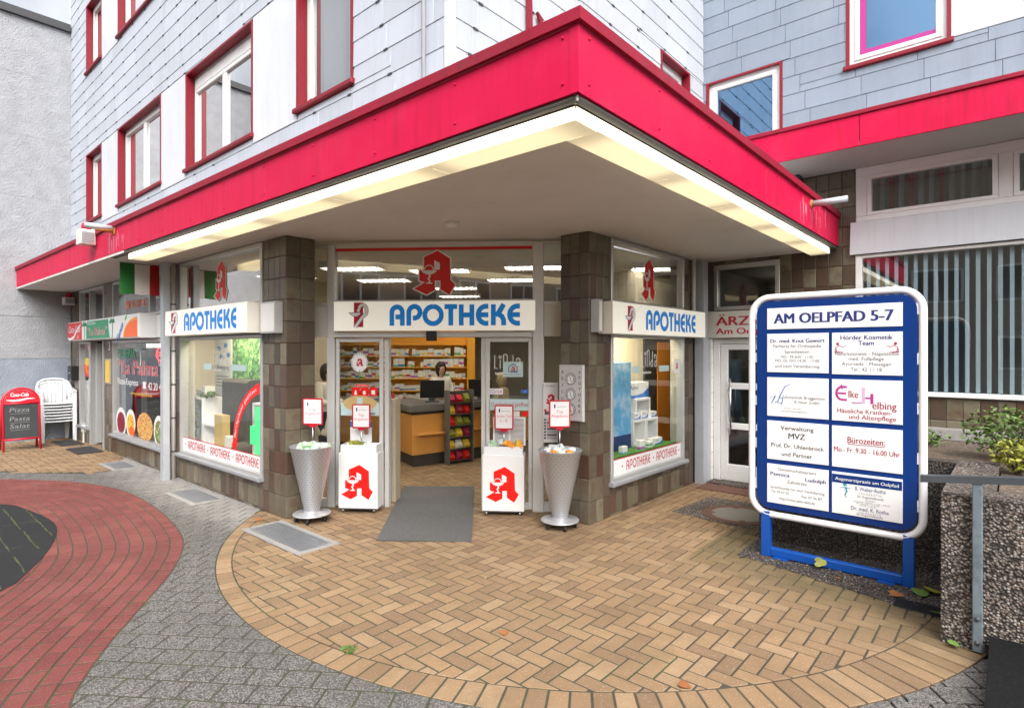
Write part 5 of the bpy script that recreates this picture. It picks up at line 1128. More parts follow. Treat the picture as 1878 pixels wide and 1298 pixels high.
single('tube_lamp', 'lit fluorescent tube inside the pizzeria window', 'lamp', MB().box(LF, -11.95, -11.05, 1.98, 2.04, -.35, -.30), 'lamp_tube')
t = thing('menu_frame', 'framed menu card on the tiled pier beside the pizzeria door', 'menu', LF(-13.04, 1.29)); part(t, 'frame', MB().cbox(LF, -13.2, -12.88, 1.29, 1.765, .004, .03, .008), 'beige_panel'); part(t, 'sheet', MB().quad(LF, -13.17, -12.91, 1.32, 1.735, .031), 'yellow_print')
t = thing('letter_box', 'black letter box on the pier at the left end of the pizzeria', 'letter box', LF(-15.4, 1.28)); part(t, 'body', MB().cbox(LF, -15.62, -15.28, 1.28, 1.59, .004, .13, .012), 'black'); part(t, 'flap', MB().cbox(LF, -15.58, -15.32, 1.50, 1.55, .131, .14, .003), 'dark_grey'); part(t, 'name_plate', MB().quad(LF, -15.5, -15.4, 1.43, 1.45, .1325), 'white')
t = thing('house_number', 'white house number on the tiled pier', 'number', LF(-13.0, 1.95)); text(t, '3', LF, -13.02, 1.93, .006, .16, 'white', bold=.04)
single('socket_box', 'beige junction box with conduit at the foot of the pizzeria pier', 'junction box', MB().cbox(LF, -14.82, -14.66, .22, .37, .004, .06, .008).tube([LF(-14.74, 0, .03), LF(-14.74, .23, .03)], .018, 8), 'panel_offwhite')
def siren(lab, x, y0, y1, z0, z1):
    fr = Fr((x, 0), (0, 1), (1, 0)); t = thing('alarm_siren', lab, 'siren', (x, (y0 + y1) / 2, z0), group='alarm sirens with red domes'); part(t, 'housing', MB().cbox(fr, y0, y1, z0, z1, -.16, .04, .015), 'panel_offwhite')
    mb = MB()
    for i in range(7): z = z0 + .03 + i * (z1 - z0 - .06) / 7; mb.box(fr, y0 + .025, y1 - .025, z, z + .012, .0405, .048)
    part(t, 'louvre', mb, 'sill_grey'); part(t, 'beacon', MB().lathe((x - .06, (y0 + y1) / 2, z1 + .002), [(.06, 0), (.06, .06), (.045, .1), (.0, .12)], 12), 'crimson', True)
siren('alarm siren with red dome on the fascia beside the rusty spout', -10.2, 2.17, 2.372, 3.46, 3.68)
siren('alarm siren with red dome beneath the canopy over the letter box', -15.5, 3.03, 3.23, 2.92, 3.08)
# ------------------------------------------------------------------ blue directory sign
SG = Fr((0, 5.63), (1, 0), (0, -1)); t = thing('directory_sign', 'blue directory sign with white rounded tube frame and nine name plates', 'sign', (-1.22, 5.63, 0))
def rrect(a0, a1, z0, z1, r, n=6):
    o = []
    for ca, cz, s in ((a1 - r, z1 - r, 0), (a0 + r, z1 - r, 90), (a0 + r, z0 + r, 180), (a1 - r, z0 + r, 270)): o += [(ca + r * math.cos(rad(s + 90 * k / n)), cz + r * math.sin(rad(s + 90 * k / n))) for k in range(n + 1)]
    return o
part(t, 'tube_frame', MB().tube([SG(a, z, .0) for a, z in rrect(-1.884, -.556, .393, 2.404, .165, 8)], .031, 14, True), 'frame_white', True)
part(t, 'back_panel', MB().poly(SG, rrect(-1.832, -.592, .452, 2.365, .12), -.03, .028), 'sign_blue')
cl = MB()
for z in (.62, 1.0, 1.4, 1.8, 2.2):
    for a in (-1.838, -.596): cl.box(SG, a - .012, a + .012, z, z + .09, -.02, .02)
part(t, 'clip', cl, 'white_plastic')
for a0, a1 in ((-1.797, -1.715), (-.69, -.61)): part(t, 'leg', MB().cbox(SG, a0, a1, 0, .42, -.035, .03, .006), 'leg_blue')
part(t, 'foot_rail', MB().cbox(SG, -1.715, -.69, .012, .085, -.034, .029, .006), 'leg_blue')
for a in (-1.62, -.80): part(t, 'ground_bracket', MB().bbox(a - .06, a + .06, 5.56, 5.70, .002, .014), 'leg_blue')
def plate(a0, a1, z0, z1, lines):
    p = part(t, 'name_plate', MB().cbox(SG, a0, a1, z0, z1, .0285, .035, .002), 'white'); W_ = a1 - a0
    for s, x, z, h, w, mt, b in lines: text(p, s, SG, a0 + x * W_, z0 + z * (z1 - z0), .0365, h, mt, w=w and w * W_, bold=b)
    return p
G, NV, KB, WN = 'text_grey', 'text_navy', 'text_black', 'text_wine'
plate(-1.738, -.688, 2.107, 2.30, [('AM OELPFAD 5-7', .5, .27, .088, .88, NV, .035)])
plate(-1.738, -1.226, 1.712, 2.065, [('Dr. med. Knut Gewert', .5, .77, .032, .88, NV, .02), ('Facharzt f\u00fcr Orthop\u00e4die', .5, .64, .028, .78, G, 0), ('Sprechzeiten', .5, .50, .025, .40, G, 0), ('MO - FR 8:00 - 11:00', .5, .37, .022, .52, G, 0), ('MO, DI, DO 14:30 - 17:00', .5, .27, .024, .72, G, 0), ('und nach Vereinbarung', .5, .13, .026, .72, G, 0)])
p = plate(-1.20, -.688, 1.706, 2.064, [('H\u00f6rder Kosmetik', .5, .83, .036, .74, NV, .018), ('Team', .5, .70, .036, .22, NV, .018), ('Naturkosmetik - Nagelstudio', .5, .46, .028, .90, G, 0), ('med. Fu\u00dfpflege', .5, .34, .028, .50, G, 0), ('Ayurveda - Massagen', .5, .22, .028, .70, G, 0), ('Tel.: 42 11 18', .5, .09, .028, .44, G, 0)])
for sx, x in ((1, -1.14), (-1, -.75)): part(p, 'figure_drawing', MB().stroke(SG, [(x - .02 * sx, 1.895), (x - .03 * sx, 1.935), (x - .005 * sx, 1.955), (x + .02 * sx, 1.94), (x + .045 * sx, 1.95)], .005, .0365).stroke(SG, [(x - .03 * sx, 1.935), (x - .035 * sx, 1.90), (x + .03 * sx, 1.895)], .005, .037).ellipse(SG, x - .015 * sx, 1.968, .011, .012, .0373, 10), 'text_wine')
p = plate(-1.738, -1.226, 1.309, 1.665, [('Zahntechnik Br\u00fcggemann', .60, .47, .026, .70, G, 0), ('& Heuer GmbH', .66, .36, .024, .40, G, 0), ('Tel. 02 31 / 48 18 500', .42, .20, .012, .28, G, 0), ('www.zahntechnik-brueggemann.de', .45, .13, .013, .44, G, 0)])
part(p, 'script_mark', MB().stroke(SG, [(-1.71, 1.475), (-1.665, 1.495), (-1.70, 1.425), (-1.66, 1.44), (-1.64, 1.45)], .006, .0365).stroke(SG, [(-1.53, 1.61), (-1.58, 1.585), (-1.62, 1.51), (-1.645, 1.435), (-1.61, 1.425), (-1.60, 1.47), (-1.635, 1.49)], [.003, .007, .009, .007, .006, .006, .003], .037), 'blue_print')
p = plate(-1.20, -.688, 1.308, 1.664, [('lke', .32, .57, .06, .14, WN, .01), ('elbing', .755, .33, .06, .33, WN, .01), ('H\u00e4usliche Kranken-', .47, .20, .038, .78, WN, .008), ('und Altenpflege', .585, .065, .038, .66, WN, .008)])
part(p, 'big_initial', MB().stroke(SG, [(-1.085, 1.60), (-1.12, 1.60)] + [(-1.12 + .045 * math.cos(rad(a)), 1.545 + .055 * math.sin(rad(a))) for a in range(90, 271, 20)] + [(-1.085, 1.49)], .018, .0365).stroke(SG, [(-1.155, 1.545), (-1.09, 1.545)], .016, .037), 'magenta')
part(p, 'big_initial', MB().quad(SG, -.975, -.95, 1.465, 1.60, .0365), 'lilac'); part(p, 'big_initial', MB().quad(SG, -.912, -.89, 1.465, 1.55, .0365).quad(SG, -.949, -.913, 1.505, 1.52, .0368).quad(SG, -1.05, -.976, 1.465, 1.473, .0366), 'magenta')
plate(-1.738, -1.226, .911, 1.266, [('Verwaltung', .5, .79, .036, .54, KB, .005), ('MVZ', .5, .57, .05, .27, KB, .015), ('Prof. Dr. Uhlenbrock', .5, .33, .036, .86, KB, .005), ('und Partner', .5, .12, .036, .50, KB, .005)])
p = plate(-1.20, -.688, .909, 1.264, [('B\u00fcrozeiten:', .5, .61, .052, .53, WN, .012), ('Mo.- Fr. 9.30 - 16.00 Uhr', .5, .38, .042, .93, WN, .01)]); part(p, 'underline', MB().quad(SG, -1.08, -.81, 1.112, 1.117, .0365), WN)
plate(-1.738, -1.226, .510, .868, [('Gemeinschaftspraxis', .5, .85, .026, .62, G, 0), ('Psenica', .22, .71, .032, .32, NV, .02), ('Ludolph', .80, .66, .032, .32, NV, .02), ('Zahn\u00e4rzte', .5, .55, .028, .32, G, 0), ('Sprechstunde nur nach Vereinbarung', .5, .38, .022, .88, G, 0), ('Tel. 43 67 02', .22, .27, .022, .30, G, 0), ('Fax 43 36 87', .74, .24, .022, .32, G, 0), ('http://www.zahn-weh.de', .5, .11, .024, .58, G, 0)])
p = plate(-1.20, -.688, .510, .867, []); part(p, 'blue_header', MB().quad(SG, -1.197, -.691, .775, .848, .0362), 'sign_blue'); text(p, 'Augenarztpraxis am Oelpfad', SG, -.944, .798, .0372, .026, 'white', w=.46, bold=.01)
for s, z, h, w, x in (('B. Weber-Rothe', .73, .032, .22, .56), ('F A C H \u00c4 R Z T I N', .70, .015, .16, .56), ('f\u00fcr Augenheilkunde', .672, .02, .19, .56), ('Sprechzeiten', .65, .011, .07, .56), ('Montag 8.30 - 12.00 Uhr u. 15.00 - 17.00 Uhr', .632, .010, .26, .58), ('Di + Do 8.30 - 11.30 Uhr', .617, .010, .17, .53), ('Mi 8.30 - 11.30 Uhr', .602, .010, .12, .53), ('Dr. med. K. Rothe', .562, .032, .27, .55), ('F A C H \u00c4 R Z T I N', .540, .014, .16, .55), ('f\u00fcr Augenheilkunde', .522, .018, .19, .55)): text(p, s, SG, -1.2 + x * .512, z, .0365, h, 'text_navy' if h > .03 else G, w=w)
part(p, 'eye_figure', MB().ellipse(SG, -1.10, .765, .016, .012, .0366, 12).stroke(SG, [(-1.14, .735), (-1.10, .742), (-1.05, .735)], [.003, .008, .003], .037).stroke(SG, [(-1.095, .745), (-1.085, .71), (-1.10, .68), (-1.085, .655)], [.014, .012, .008, .003], .0374), 'teal')
# ================================================================== STREET THINGS
def caster(mb, x, y, r=.028): mb.tube([(x - .012, y, r), (x + .012, y, r)], r, 10); mb.bbox(x - .016, x + .016, y - .01, y + .01, r, r * 2.3)
def card_holder(parent, x, y, zb, z0, z1, w, rz, lines):
    fr = Fr((x, y), (math.cos(rz), math.sin(rz)), (math.sin(rz), -math.cos(rz))); part(parent, 'rod', MB().tube([(x, y, zb), (x, y, z0 + .01)], .006, 8), 'chrome', True)
    c = part(parent, 'card_frame', MB().poly(fr, rrect(-w / 2, w / 2, z0, z1, .02, 3), -.006, .006).poly(fr, [(-.03, z0 - .025), (.03, z0 - .025), (.045, z0 + .002), (-.045, z0 + .002)], -.007, .007), 'crimson'); part(c, 'card', MB().quad(fr, -w / 2 + .016, w / 2 - .016, z0 + .018, z1 - .016, .0075), 'white')
    part(c, 'emblem', MB().quad(fr, -w * .27, -w * .2, z1 - .085, z1 - .045, .0088), 'text_navy'); text(c, 'Aescul Apotheke', fr, .02, z1 - .075, .0088, .012, 'text_grey', w=w * .42)
    for s, z, h in lines: text(c, s, fr, 0, z, .0088, h, 'text_pink', bold=.015)
RZC = math.atan2(.6574, .7536)
def bin_(lab, loc, lines, rz):
    t = thing('display_bin', lab, 'bin', loc, rz, 'perforated cone bins either side of the door', True)
    part(t, 'cone', MB().lathe((0, 0, 0), [(.085, .115), (.235, .835), (.242, .84), (.238, .846), (.229, .838), (.15, .45)], 40, False), 'steel_bin', True)
    h = MB()
    for i in range(24):
        z = .15 + i * .0285; r = .085 + (.235 - .085) * (z - .115) / .72 + .0012
        n = 26
        for k in range(n):
            a = 2 * math.pi * (k + .5 * (i % 2)) / n; d = Vector((math.cos(a), math.sin(a), 0)); e = Vector((-math.sin(a), math.cos(a), 0)); u = Vector((d.x * .2, d.y * .2, .97)); p = d * r + Vector((0, 0, z)); s = .0048
            h.add([p + e * s, p + u * s, p - e * s, p - u * s], [(0, 1, 2, 3)])
    part(t, 'perforation', h, 'hole', kind='stuff')
    part(t, 'base_plate', MB().lathe((0, 0, 0), [(.20, .075), (.208, .08), (.208, .088), (.20, .094), (.09, .1), (.085, .116)], 36), 'steel_bin', True)
    for k in range(5):
        a = 2 * math.pi * k / 5 - 1.4; mb = MB(); caster(mb, .165 * math.cos(a), .165 * math.sin(a), .033); part(t, 'castor', mb, 'rubber', True)
    part(t, 'fill_disc', MB().lathe((0, 0, .74), [(.21, 0), (.21, .01)], 24), 'acrylic'); card_holder(t, 0, .02, .74, 1.075, 1.375, .235, 0, lines); return t
bin_('perforated steel cone bin left of the entrance holding green and white packets', (-5.975, 3.42, 0), [('Top', 1.235, .032), ('Angebote', 1.19, .032)], RZC - .1)
bin_('perforated steel cone bin right of the entrance below the gauge panel', (-3.72, 5.055, 0), [('Top', 1.235, .032), ('Angebote', 1.19, .032)], RZC + .08)
def promo_box(lab, fr, a0, a1, c0, c1, lines):
    t = thing('promotion_box', lab, 'display box', fr((a0 + a1) / 2, 0, (c0 + c1) / 2), group='white promotion boxes on castors'); part(t, 'body', MB().cbox(fr, a0, a1, .055, .705, c0, c1, .006), 'white_plastic'); i0, i1, j0, j1 = a0 + .02, a1 - .02, c0 + .02, c1 - .02; z0, z1 = .706, .80
    part(t, 'tray', MB().box(fr, i0, i1, z0, z1, j1 - .006, j1).box(fr, i0, i1, z0, z1, j0, j0 + .006).box(fr, i0, i0 + .006, z0, z1, j0 + .006, j1 - .006).box(fr, i1 - .006, i1, z0, z1, j0 + .006, j1 - .006), 'acrylic')
    logo(t, fr, (a0 + a1) / 2 - .01, .16, .41, c1 + .0015, 'logo_bright'); part(t, 'base_edge', MB().box(fr, a0 + .005, a1 - .005, .043, .0545, c0 + .005, c1 - .005), 'dark_grey')
    for a in (a0 + .05, a1 - .05):
        for c in (c0 + .05, c1 - .04): mb = MB(); p = fr(a, 0, c); caster(mb, p.x, p.y, .024); part(t, 'castor', mb, 'chrome', True)
    p = fr((a0 + a1) / 2, 0, (c0 + c1) / 2); card_holder(t, p.x, p.y, .71, .985, 1.275, .225, fr.rz(), lines); return t
promo_box('white promotion box with red A on castors left of the open doorway', EF, .19, .665, .03, .265, [('Top', 1.13, .03), ('Angebote', 1.08, .03)])
promo_box('white promotion box with red A right of the doorway, filled with orange packets', EF, 1.90, 2.39, .03, .245, [('Jedes Teil', 1.13, .03), ('1,- \u20ac', 1.075, .035)])
rs = random.Random(21)
def packets(n, lab, grp, spot, mats):
    for i in range(n):
        x, y, z = spot(); s = Vector((rs.uniform(.025, .05), rs.uniform(.015, .03), rs.uniform(.02, .035))); mb = MB().sphere((0, 0, 0), 1, 8, 5) if rs.random() < .45 else MB().cbox(XY, -1, 1, -1, 1, -1, 1, .2)
        R_ = Matrix.Rotation(rs.uniform(0, 6.3), 3, 'Z') @ Matrix.Rotation(rs.uniform(-.7, .7), 3, 'X'); mb.v = [R_ @ Vector((v.x * s.x, v.y * s.y, v.z * s.z)) + Vector((x, y, z)) for v in mb.v]
        single('product_packet', lab, 'packet', mb, rs.choice(mats), group=grp)
M('packet_green', (.45, .68, .42), .4, var=.1); M('packet_orange', (.85, .33, .04), .4, var=.1); M('packet_yellow', (.85, .60, .08), .4, var=.1); M('packet_white', (.76, .77, .76), .4, var=.05); M('packet_pale', (.62, .70, .72), .4, var=.1)
def disc(cx, cy, r, z): return lambda: (lambda a, q: (cx + q * math.cos(a), cy + q * math.sin(a), z + rs.uniform(0, .05)))(rs.uniform(0, 6.28), r * math.sqrt(rs.random()))
packets(26, 'small pale green or white packet heaped in the left cone bin', 'packets in the left cone bin', disc(-5.975, 3.42, .17, .80), ['packet_green', 'packet_white', 'packet_pale', 'packet_green'])
packets(22, 'small white packet heaped in the right cone bin', 'packets in the right cone bin', disc(-3.72, 5.055, .17, .795), ['packet_white', 'packet_pale', 'packet_white', 'packet_orange'])
def tray(a0, a1, c0, c1, z): return lambda: tuple(EF(rs.uniform(a0, a1), z + rs.uniform(0, .05), rs.uniform(c0, c1)))
packets(14, 'small packet lying in the tray of the left promotion box', 'packets in the left promotion box', tray(.24, .61, .07, .22, .75), ['packet_white', 'packet_green', 'packet_pale', 'leaf_yellow'])
packets(9, 'white packet on the left side of the right promotion box tray', 'white packets in the right promotion box', tray(1.95, 2.13, .08, .2, .79), ['packet_white', 'packet_pale', 'packet_green'])
packets(16, 'orange or yellow packet in the right promotion box tray', 'orange packets in the right promotion box', tray(2.15, 2.35, .08, .2, .79), ['packet_orange', 'packet_yellow', 'packet_orange'])
single('door_mat', 'long grey entrance mat running into the pharmacy', 'mat', MB().slab([(-6.474, 5.114), (-4.838, 3.471), (-4.092, 4.078), (-5.73, 5.764)], .004, .013), 'mat_grey')
# grates, covers
def grate(lab, x0, x1, y0, y1, nb, plain=False):
    t = thing('floor_grate', lab, 'grate', ((x0 + x1) / 2, (y0 + y1) / 2, 0), group='steel grates along the shop front'); z = .007
    part(t, 'frame', MB().bbox(x0 - .06, x1 + .06, y0 - .06, y0, 0, z + .003).bbox(x0 - .06, x1 + .06, y1, y1 + .06, 0, z + .003).bbox(x0 - .06, x0, y0, y1, 0, z + .003).bbox(x1, x1 + .06, y0, y1, 0, z + .003), 'concrete'); part(t, 'pit', MB().bbox(x0, x1, y0, y1, .0, .0062), 'grate_dark' if not plain else 'grate')
    if not plain:
        for k in range(nb): yy = y0 + (y1 - y0) * (k + .5) / nb; part(t, 'bar', MB().bbox(x0, x1, yy - .014, yy + .014, .0063, .014), 'grate')
        mb = MB(); 
        for k in range(28): xx = x0 + (x1 - x0) * (k + .5) / 28; mb.bbox(xx - .006, xx + .006, y0, y1, .0064, .0125)
        part(t, 'cross_bars', mb, 'grate')
    return t
grate('ribbed steel grate at the left edge of the tan apron', -6.16, -5.10, 2.80, 3.13, 9); grate('ribbed steel grate in the cement strip below the left display window', -8.56, -7.72, 2.83, 3.13, 9)
t = grate('plain steel plate in the paving in front of the pizzeria window', -11.62, -10.92, 2.81, 3.10, 6, True)
single('pizzeria_mat', 'dark ribbed mat at the pizzeria threshold', 'mat', MB().bbox(-13.95, -13.05, 2.76, 3.16, .003, .016), 'mat_black'); single('pizzeria_mat', 'dark mat beneath the stacked chairs', 'mat', MB().bbox(-15.3, -14.4, 2.78, 3.16, .003, .014), 'mat_black')
t = thing('manhole_cover', 'round manhole cover with rusty ring near the glazed door', 'manhole', (-2.43, 6.79, 0)); part(t, 'surround', MB().slab([(-3.08, 6.42), (-2.35, 6.34), (-2.0, 6.36), (-2.0, 7.42), (-3.02, 7.40)], .002, .006), 'aggregate'); part(t, 'ring', MB().lathe((-2.43, 6.79, .0065), [(.40, 0), (.40, .006), (.30, .006)], 40, False), 'rust'); part(t, 'lid', MB().lathe((-2.43, 6.79, .0065), [(.302, .0), (.302, .005)], 40), 'cover_concrete')
for a in (.4, 2.0, 3.5, 5.2): part(t, 'lift_slot', MB().lathe((-2.43 + .29 * math.cos(a), 6.79 + .29 * math.sin(a), .0117), [(.04, 0), (.04, .002)], 8), 'rust')
single('threshold_grate', 'dark ribbed scraper mat before the glazed door', 'mat', MB().bbox(-3.36, -2.2, 7.75, 8.12, .003, .012), 'rust'); single('door_step', 'aggregate door step under the glazed door', 'step', MB().bbox(-3.36, -2.3, 8.13, 8.38, .0, .03), 'aggregate')
t = thing('channel_drain', 'black ribbed drain grate in the corner by the planter', 'drain', (-.54, 5.2, 0))
for k in range(5): part(t, 'bar', MB().bbox(-.69, -.385, 5.13 + k * .034, 5.15 + k * .034, .004, .016), 'black')
part(t, 'pan', MB().bbox(-.69, -.385, 5.12, 5.30, .0036, .0042), 'grate_dark')
# chalk board
t = thing('chalk_board', 'red framed chalkboard stand beside the stacked chairs', 'board', (-14.60, 2.18, 0)); CB = Fr((-14.60, 2.18), (0, 1), (1, 0))
def lean(fr, a, z, c, s): return fr(a, z, c + s * (1.2 - z) * .16)
class LeanF:
    def __init__(s, k): s.k = k
    def __call__(s, a, z, c=0): return lean(CB, a, z, c, s.k)
for k, nm in ((1, 'front_leaf'), (-1, 'rear_leaf')):
    fr = LeanF(k); arch = [(.275 * math.cos(rad(a)), .93 + .26 * math.sin(rad(a))) for a in range(0, 181, 12)]
    f = part(t, nm, MB().tube([fr(.275, 0, 0)] + [fr(a, z, 0) for a, z in arch] + [fr(-.275, 0, 0)], .019, 8).tube([fr(-.275, .22, 0), fr(.275, .22, 0)], .02, 8).tube([fr(-.275, .90, 0), fr(.275, .90, 0)], .02, 8), 'board_red', True)
    if k == 1:
        part(f, 'slate', MB().poly(fr, [(-.255, .24), (.255, .24), (.255, .88), (-.255, .88)], -.012, .006), 'slate_board'); hd = part(f, 'header', MB().poly(fr, [(-.255, .92), (.255, .92)] + [(.25 * math.cos(rad(a)), .93 + .235 * math.sin(rad(a))) for a in range(4, 177, 12)], -.012, .006), 'board_red')
        text(hd, 'Coca-Cola', fr, -.02, 1.035, .009, .07, 'white', w=.27, shear=.35, bold=.015); part(hd, 'wave', MB().stroke(fr, [(-.22, .97), (-.12, .955), (0, .965), (.1, .99), (.21, .985)], [.01, .03, .035, .025, .008], .0085), 'white')
        for s, z, w in (('Pizza', .74, .30), ('Pasta', .57, .30), ('Salat', .43, .30)): text(f, s, fr, -.03, z, .009, .08, 'chalk', w=w, shear=.15, name='chalk_writing'); part(f, 'chalk_line', MB().stroke(fr, [(-.17, z - .035), (.12, z - .03)], .006, .009), 'chalk')
    else: part(f, 'slate', MB().poly(fr, [(-.255, .24), (.255, .24), (.255, .88), (-.255, .88)], -.006, .012), 'slate_board')
# stacked garden chairs
def make_chair():
    t = thing('garden_chair', 'white plastic garden chair, lowest of the stack by the stucco wall', 'chair', (0, 0, 0), 0, 'stacked white garden chairs', True)
    v = []; n = 8
    for i in range(n + 1):
        for j in range(n + 1):
            x = -.23 + .46 * i / n; y = -.24 + .46 * j / n; v.append((x, y, .43 - .025 * math.cos(x * 5) * (1 if j > 1 else .4) + .03 * (y < -.2) * -1))
    f = [(i * (n + 1) + j, (i + 1) * (n + 1) + j, (i + 1) * (n + 1) + j + 1, i * (n + 1) + j + 1) for i in range(n) for j in range(n)]
    part(t, 'seat', MB().add(v, f), 'chair_white', True)
    bk = MB(); m_ = 7
    for k in range(m_):
        x0 = -.20 + k * .0585; zt = lambda x: .80 + .07 * math.cos(x / .22 * 1.3)
        for a, b in ((x0, x0 + .044),): bk.add([(a, .21, .43), (b, .21, .43), (b * 1.08, .30, zt(b) - .03), (a * 1.08, .30, zt(a) - .03), (a, .222, .43), (b, .222, .43), (b * 1.08, .312, zt(b) - .03), (a * 1.08, .312, zt(a) - .03)], [(0, 1, 2, 3), (7, 6, 5, 4), (0, 3, 7, 4), (1, 5, 6, 2)])
    part(t, 'backrest', bk, 'chair_white'); part(t, 'back_rim', MB().tube([(-.26, .10, .64), (-.27, .20, .70), (-.235, .29, .80), (-.15, .31, .855), (0, .315, .872), (.15, .31, .855), (.235, .29, .80), (.27, .20, .70), (.26, .10, .64)], .024, 8), 'chair_white', True)
    for s in (-1, 1):
        part(t, 'armrest', MB().add([(s * .235, -.22, .62), (s * .295, -.22, .62), (s * .30, .16, .66), (s * .235, .16, .66), (s * .235, -.22, .645), (s * .295, -.22, .645), (s * .30, .16, .685), (s * .235, .16, .685)], [(0, 1, 2, 3), (7, 6, 5, 4), (0, 4, 5, 1), (1, 5, 6, 2), (2, 6, 7, 3), (3, 7, 4, 0)]), 'chair_white')
        part(t, 'leg', MB().add([(s * .225, -.26, .0), (s * .275, -.26, 0), (s * .275, -.21, 0), (s * .225, -.21, 0), (s * .225, -.225, .44), (s * .285, -.24, .44), (s * .285, -.15, .44), (s * .225, -.15, .44), (s * .24, -.21, .63), (s * .29, -.21, .63), (s * .29, -.15, .63), (s * .24, -.15, .63)], [(0, 1, 5, 4), (1, 2, 6, 5), (2, 3, 7, 6), (3, 0, 4, 7), (4, 5, 9, 8), (5, 6, 10, 9), (6, 7, 11, 10), (7, 4, 8, 11), (0, 3, 2, 1)]), 'chair_white')
        part(t, 'leg', MB().add([(s * .20, .28, .0), (s * .25, .28, 0), (s * .25, .33, 0), (s * .20, .33, 0), (s * .19, .18, .44), (s * .26, .18, .44), (s * .27, .25, .62), (s * .24, .26, .62)], [(0, 1, 5, 4), (1, 2, 6, 5), (2, 3, 7, 6), (3, 0, 4, 7), (0, 3, 2, 1)]), 'chair_white')
    return t
ch = make_chair(); SPT = (-15.48, 2.90); ords = ['lowest', 'second', 'third', 'fourth', 'fifth', 'sixth', 'topmost']
for i in range(7):
    o = ch if i == 0 else copy_tree(ch); o.location = (SPT[0] - .004 * i, SPT[1], i * .062); o.rotation_euler = (0, 0, rad(90 + random.uniform(-1.5, 1.5))); o.scale = (1.08, 1.08, 1.08)
    o['label'] = 'white plastic garden chair, %s in the stack by the stucco wall' % (ords[i] if i in (0, 6) else ords[i] + ' from the bottom')
# hand rail
t = thing('hand_rail', 'weathered steel handrail bolted to the planter wall', 'railing', (-.18, 4.66, 0)); HF = Fr((0, 4.66), (1, 0), (0, -1)); part(t, 'post', MB().cbox(HF, -.207, -.155, .01, 1.085, -.045, .0, .006), 'steel_rail')
part(t, 'rail', MB().add([HF(a, 1.093 + (a + .18) * .11 + dz, c) for a in (-.475, 2.2) for dz, c in ((-.022, -.05), (-.022, .01), (.022, .01), (.022, -.05))], [(0, 1, 2, 3), (7, 6, 5, 4), (0, 4, 5, 1), (1, 5, 6, 2), (2, 6, 7, 3), (3, 7, 4, 0)]), 'rail_dark')
for z in (.07, .22): part(t, 'bolt', MB().sphere(HF(-.181, z, .002), .016, 8, 5), 'dark_grey', True)
# plants and leaves
def leaf_mass(mb, c, r, n, size, rs, flat=1.):
    for i in range(n):
        d = Vector((rs.gauss(0, 1), rs.gauss(0, 1), rs.gauss(0, 1) * flat)).normalized() * (rs.random() ** .4); p = Vector(c) + Vector((d.x * r[0], d.y * r[1], d.z * r[2])); u = Vector((rs.gauss(0, 1), rs.gauss(0, 1), rs.gauss(0, .6))).normalized(); w = u.cross(Vector((rs.gauss(0, 1), rs.gauss(0, 1), 1))).normalized(); s = size * rs.uniform(.6, 1.3)
        mb.add([p - u * s, p + w * s * .45, p + u * s, p - w * s * .45], [(0, 1, 2, 3)])
rs = random.Random(4)
for lab, x, y, z, r, n, mt in (('yellow-green leafy shrub in the planter at the right edge', .02, 6.25, 1.06, (.20, .2, .14), 420, 'leaf_yellow'), ('green bushy shrub in the planter behind the yellow one', -.05, 7.0, 1.16, (.36, .32, .24), 900, 'leaf_green'), ('taller green shrub at the right end of the planter', .55, 6.6, 1.25, (.45, .45, .4), 1500, 'leaf_green'), ('sparse low weeds in the planter beside the sign', -.72, 7.6, .98, (.22, .2, .10), 160, 'leaf_green')):
    t = thing('shrub', lab, 'shrub', (x, y, .9)); mb = MB(); leaf_mass(mb, (x, y, z), r, n, .028, rs); part(t, 'foliage', mb, mt)
    st = MB()
    for k in range(7): a = rs.uniform(0, 6.28); st.tube([(x, y, .89), (x + r[0] * .6 * math.cos(a), y + r[1] * .6 * math.sin(a), z + r[2] * .4)], [.012, .004], 5)
    part(t, 'stem', st, 'bark')
t = thing('moss_tuft', 'small tuft of grass between the tan pavers', 'grass', (-3.2, 2.09, 0)); mb = MB(); leaf_mass(mb, (-3.2, 2.09, .008), (.07, .05, .012), 70, .014, rs); part(t, 'blades', mb, 'leaf_green')
def fallen(lab, x, y, z, s, mt, rot, tilt=.2):
    pts = []; n = 14; rl = random.Random(lab)
    for k in range(n):
        a = 2 * math.pi * k / n; r = s * (.62 + .38 * abs(math.cos(a * 1.5))) * rl.uniform(.82, 1.1); pts.append((r * math.cos(a), r * .8 * math.sin(a)))
    Rm = Matrix.Rotation(rot, 3, 'Z') @ Matrix.Rotation(tilt, 3, 'X'); mb = MB().add([Rm @ Vector((px, py, .3 * abs(py) * .6)) + Vector((x, y, z)) for px, py in pts], [tuple(range(n))]); single('fallen_leaf', lab, 'leaf', mb, mt)
fallen('yellow-green leaf standing against the blue foot rail', -1.28, 5.55, .07, .06, 'leaf_yellow', .4, 1.1)
fallen('green maple leaf lying at the right foot of the sign', -.56, 5.50, .02, .08, 'leaf_green', 1.); fallen('yellow leaf behind the green maple leaf', -.50, 5.58, .03, .08, 'leaf_yellow', 2.2)
fallen('reddish brown leaf beside the black drain', -.70, 5.33, .02, .06, 'leaf_brown', .2); fallen('green leaf at the corner of the drain', -.42, 5.12, .03, .05, 'leaf_green', 3.)
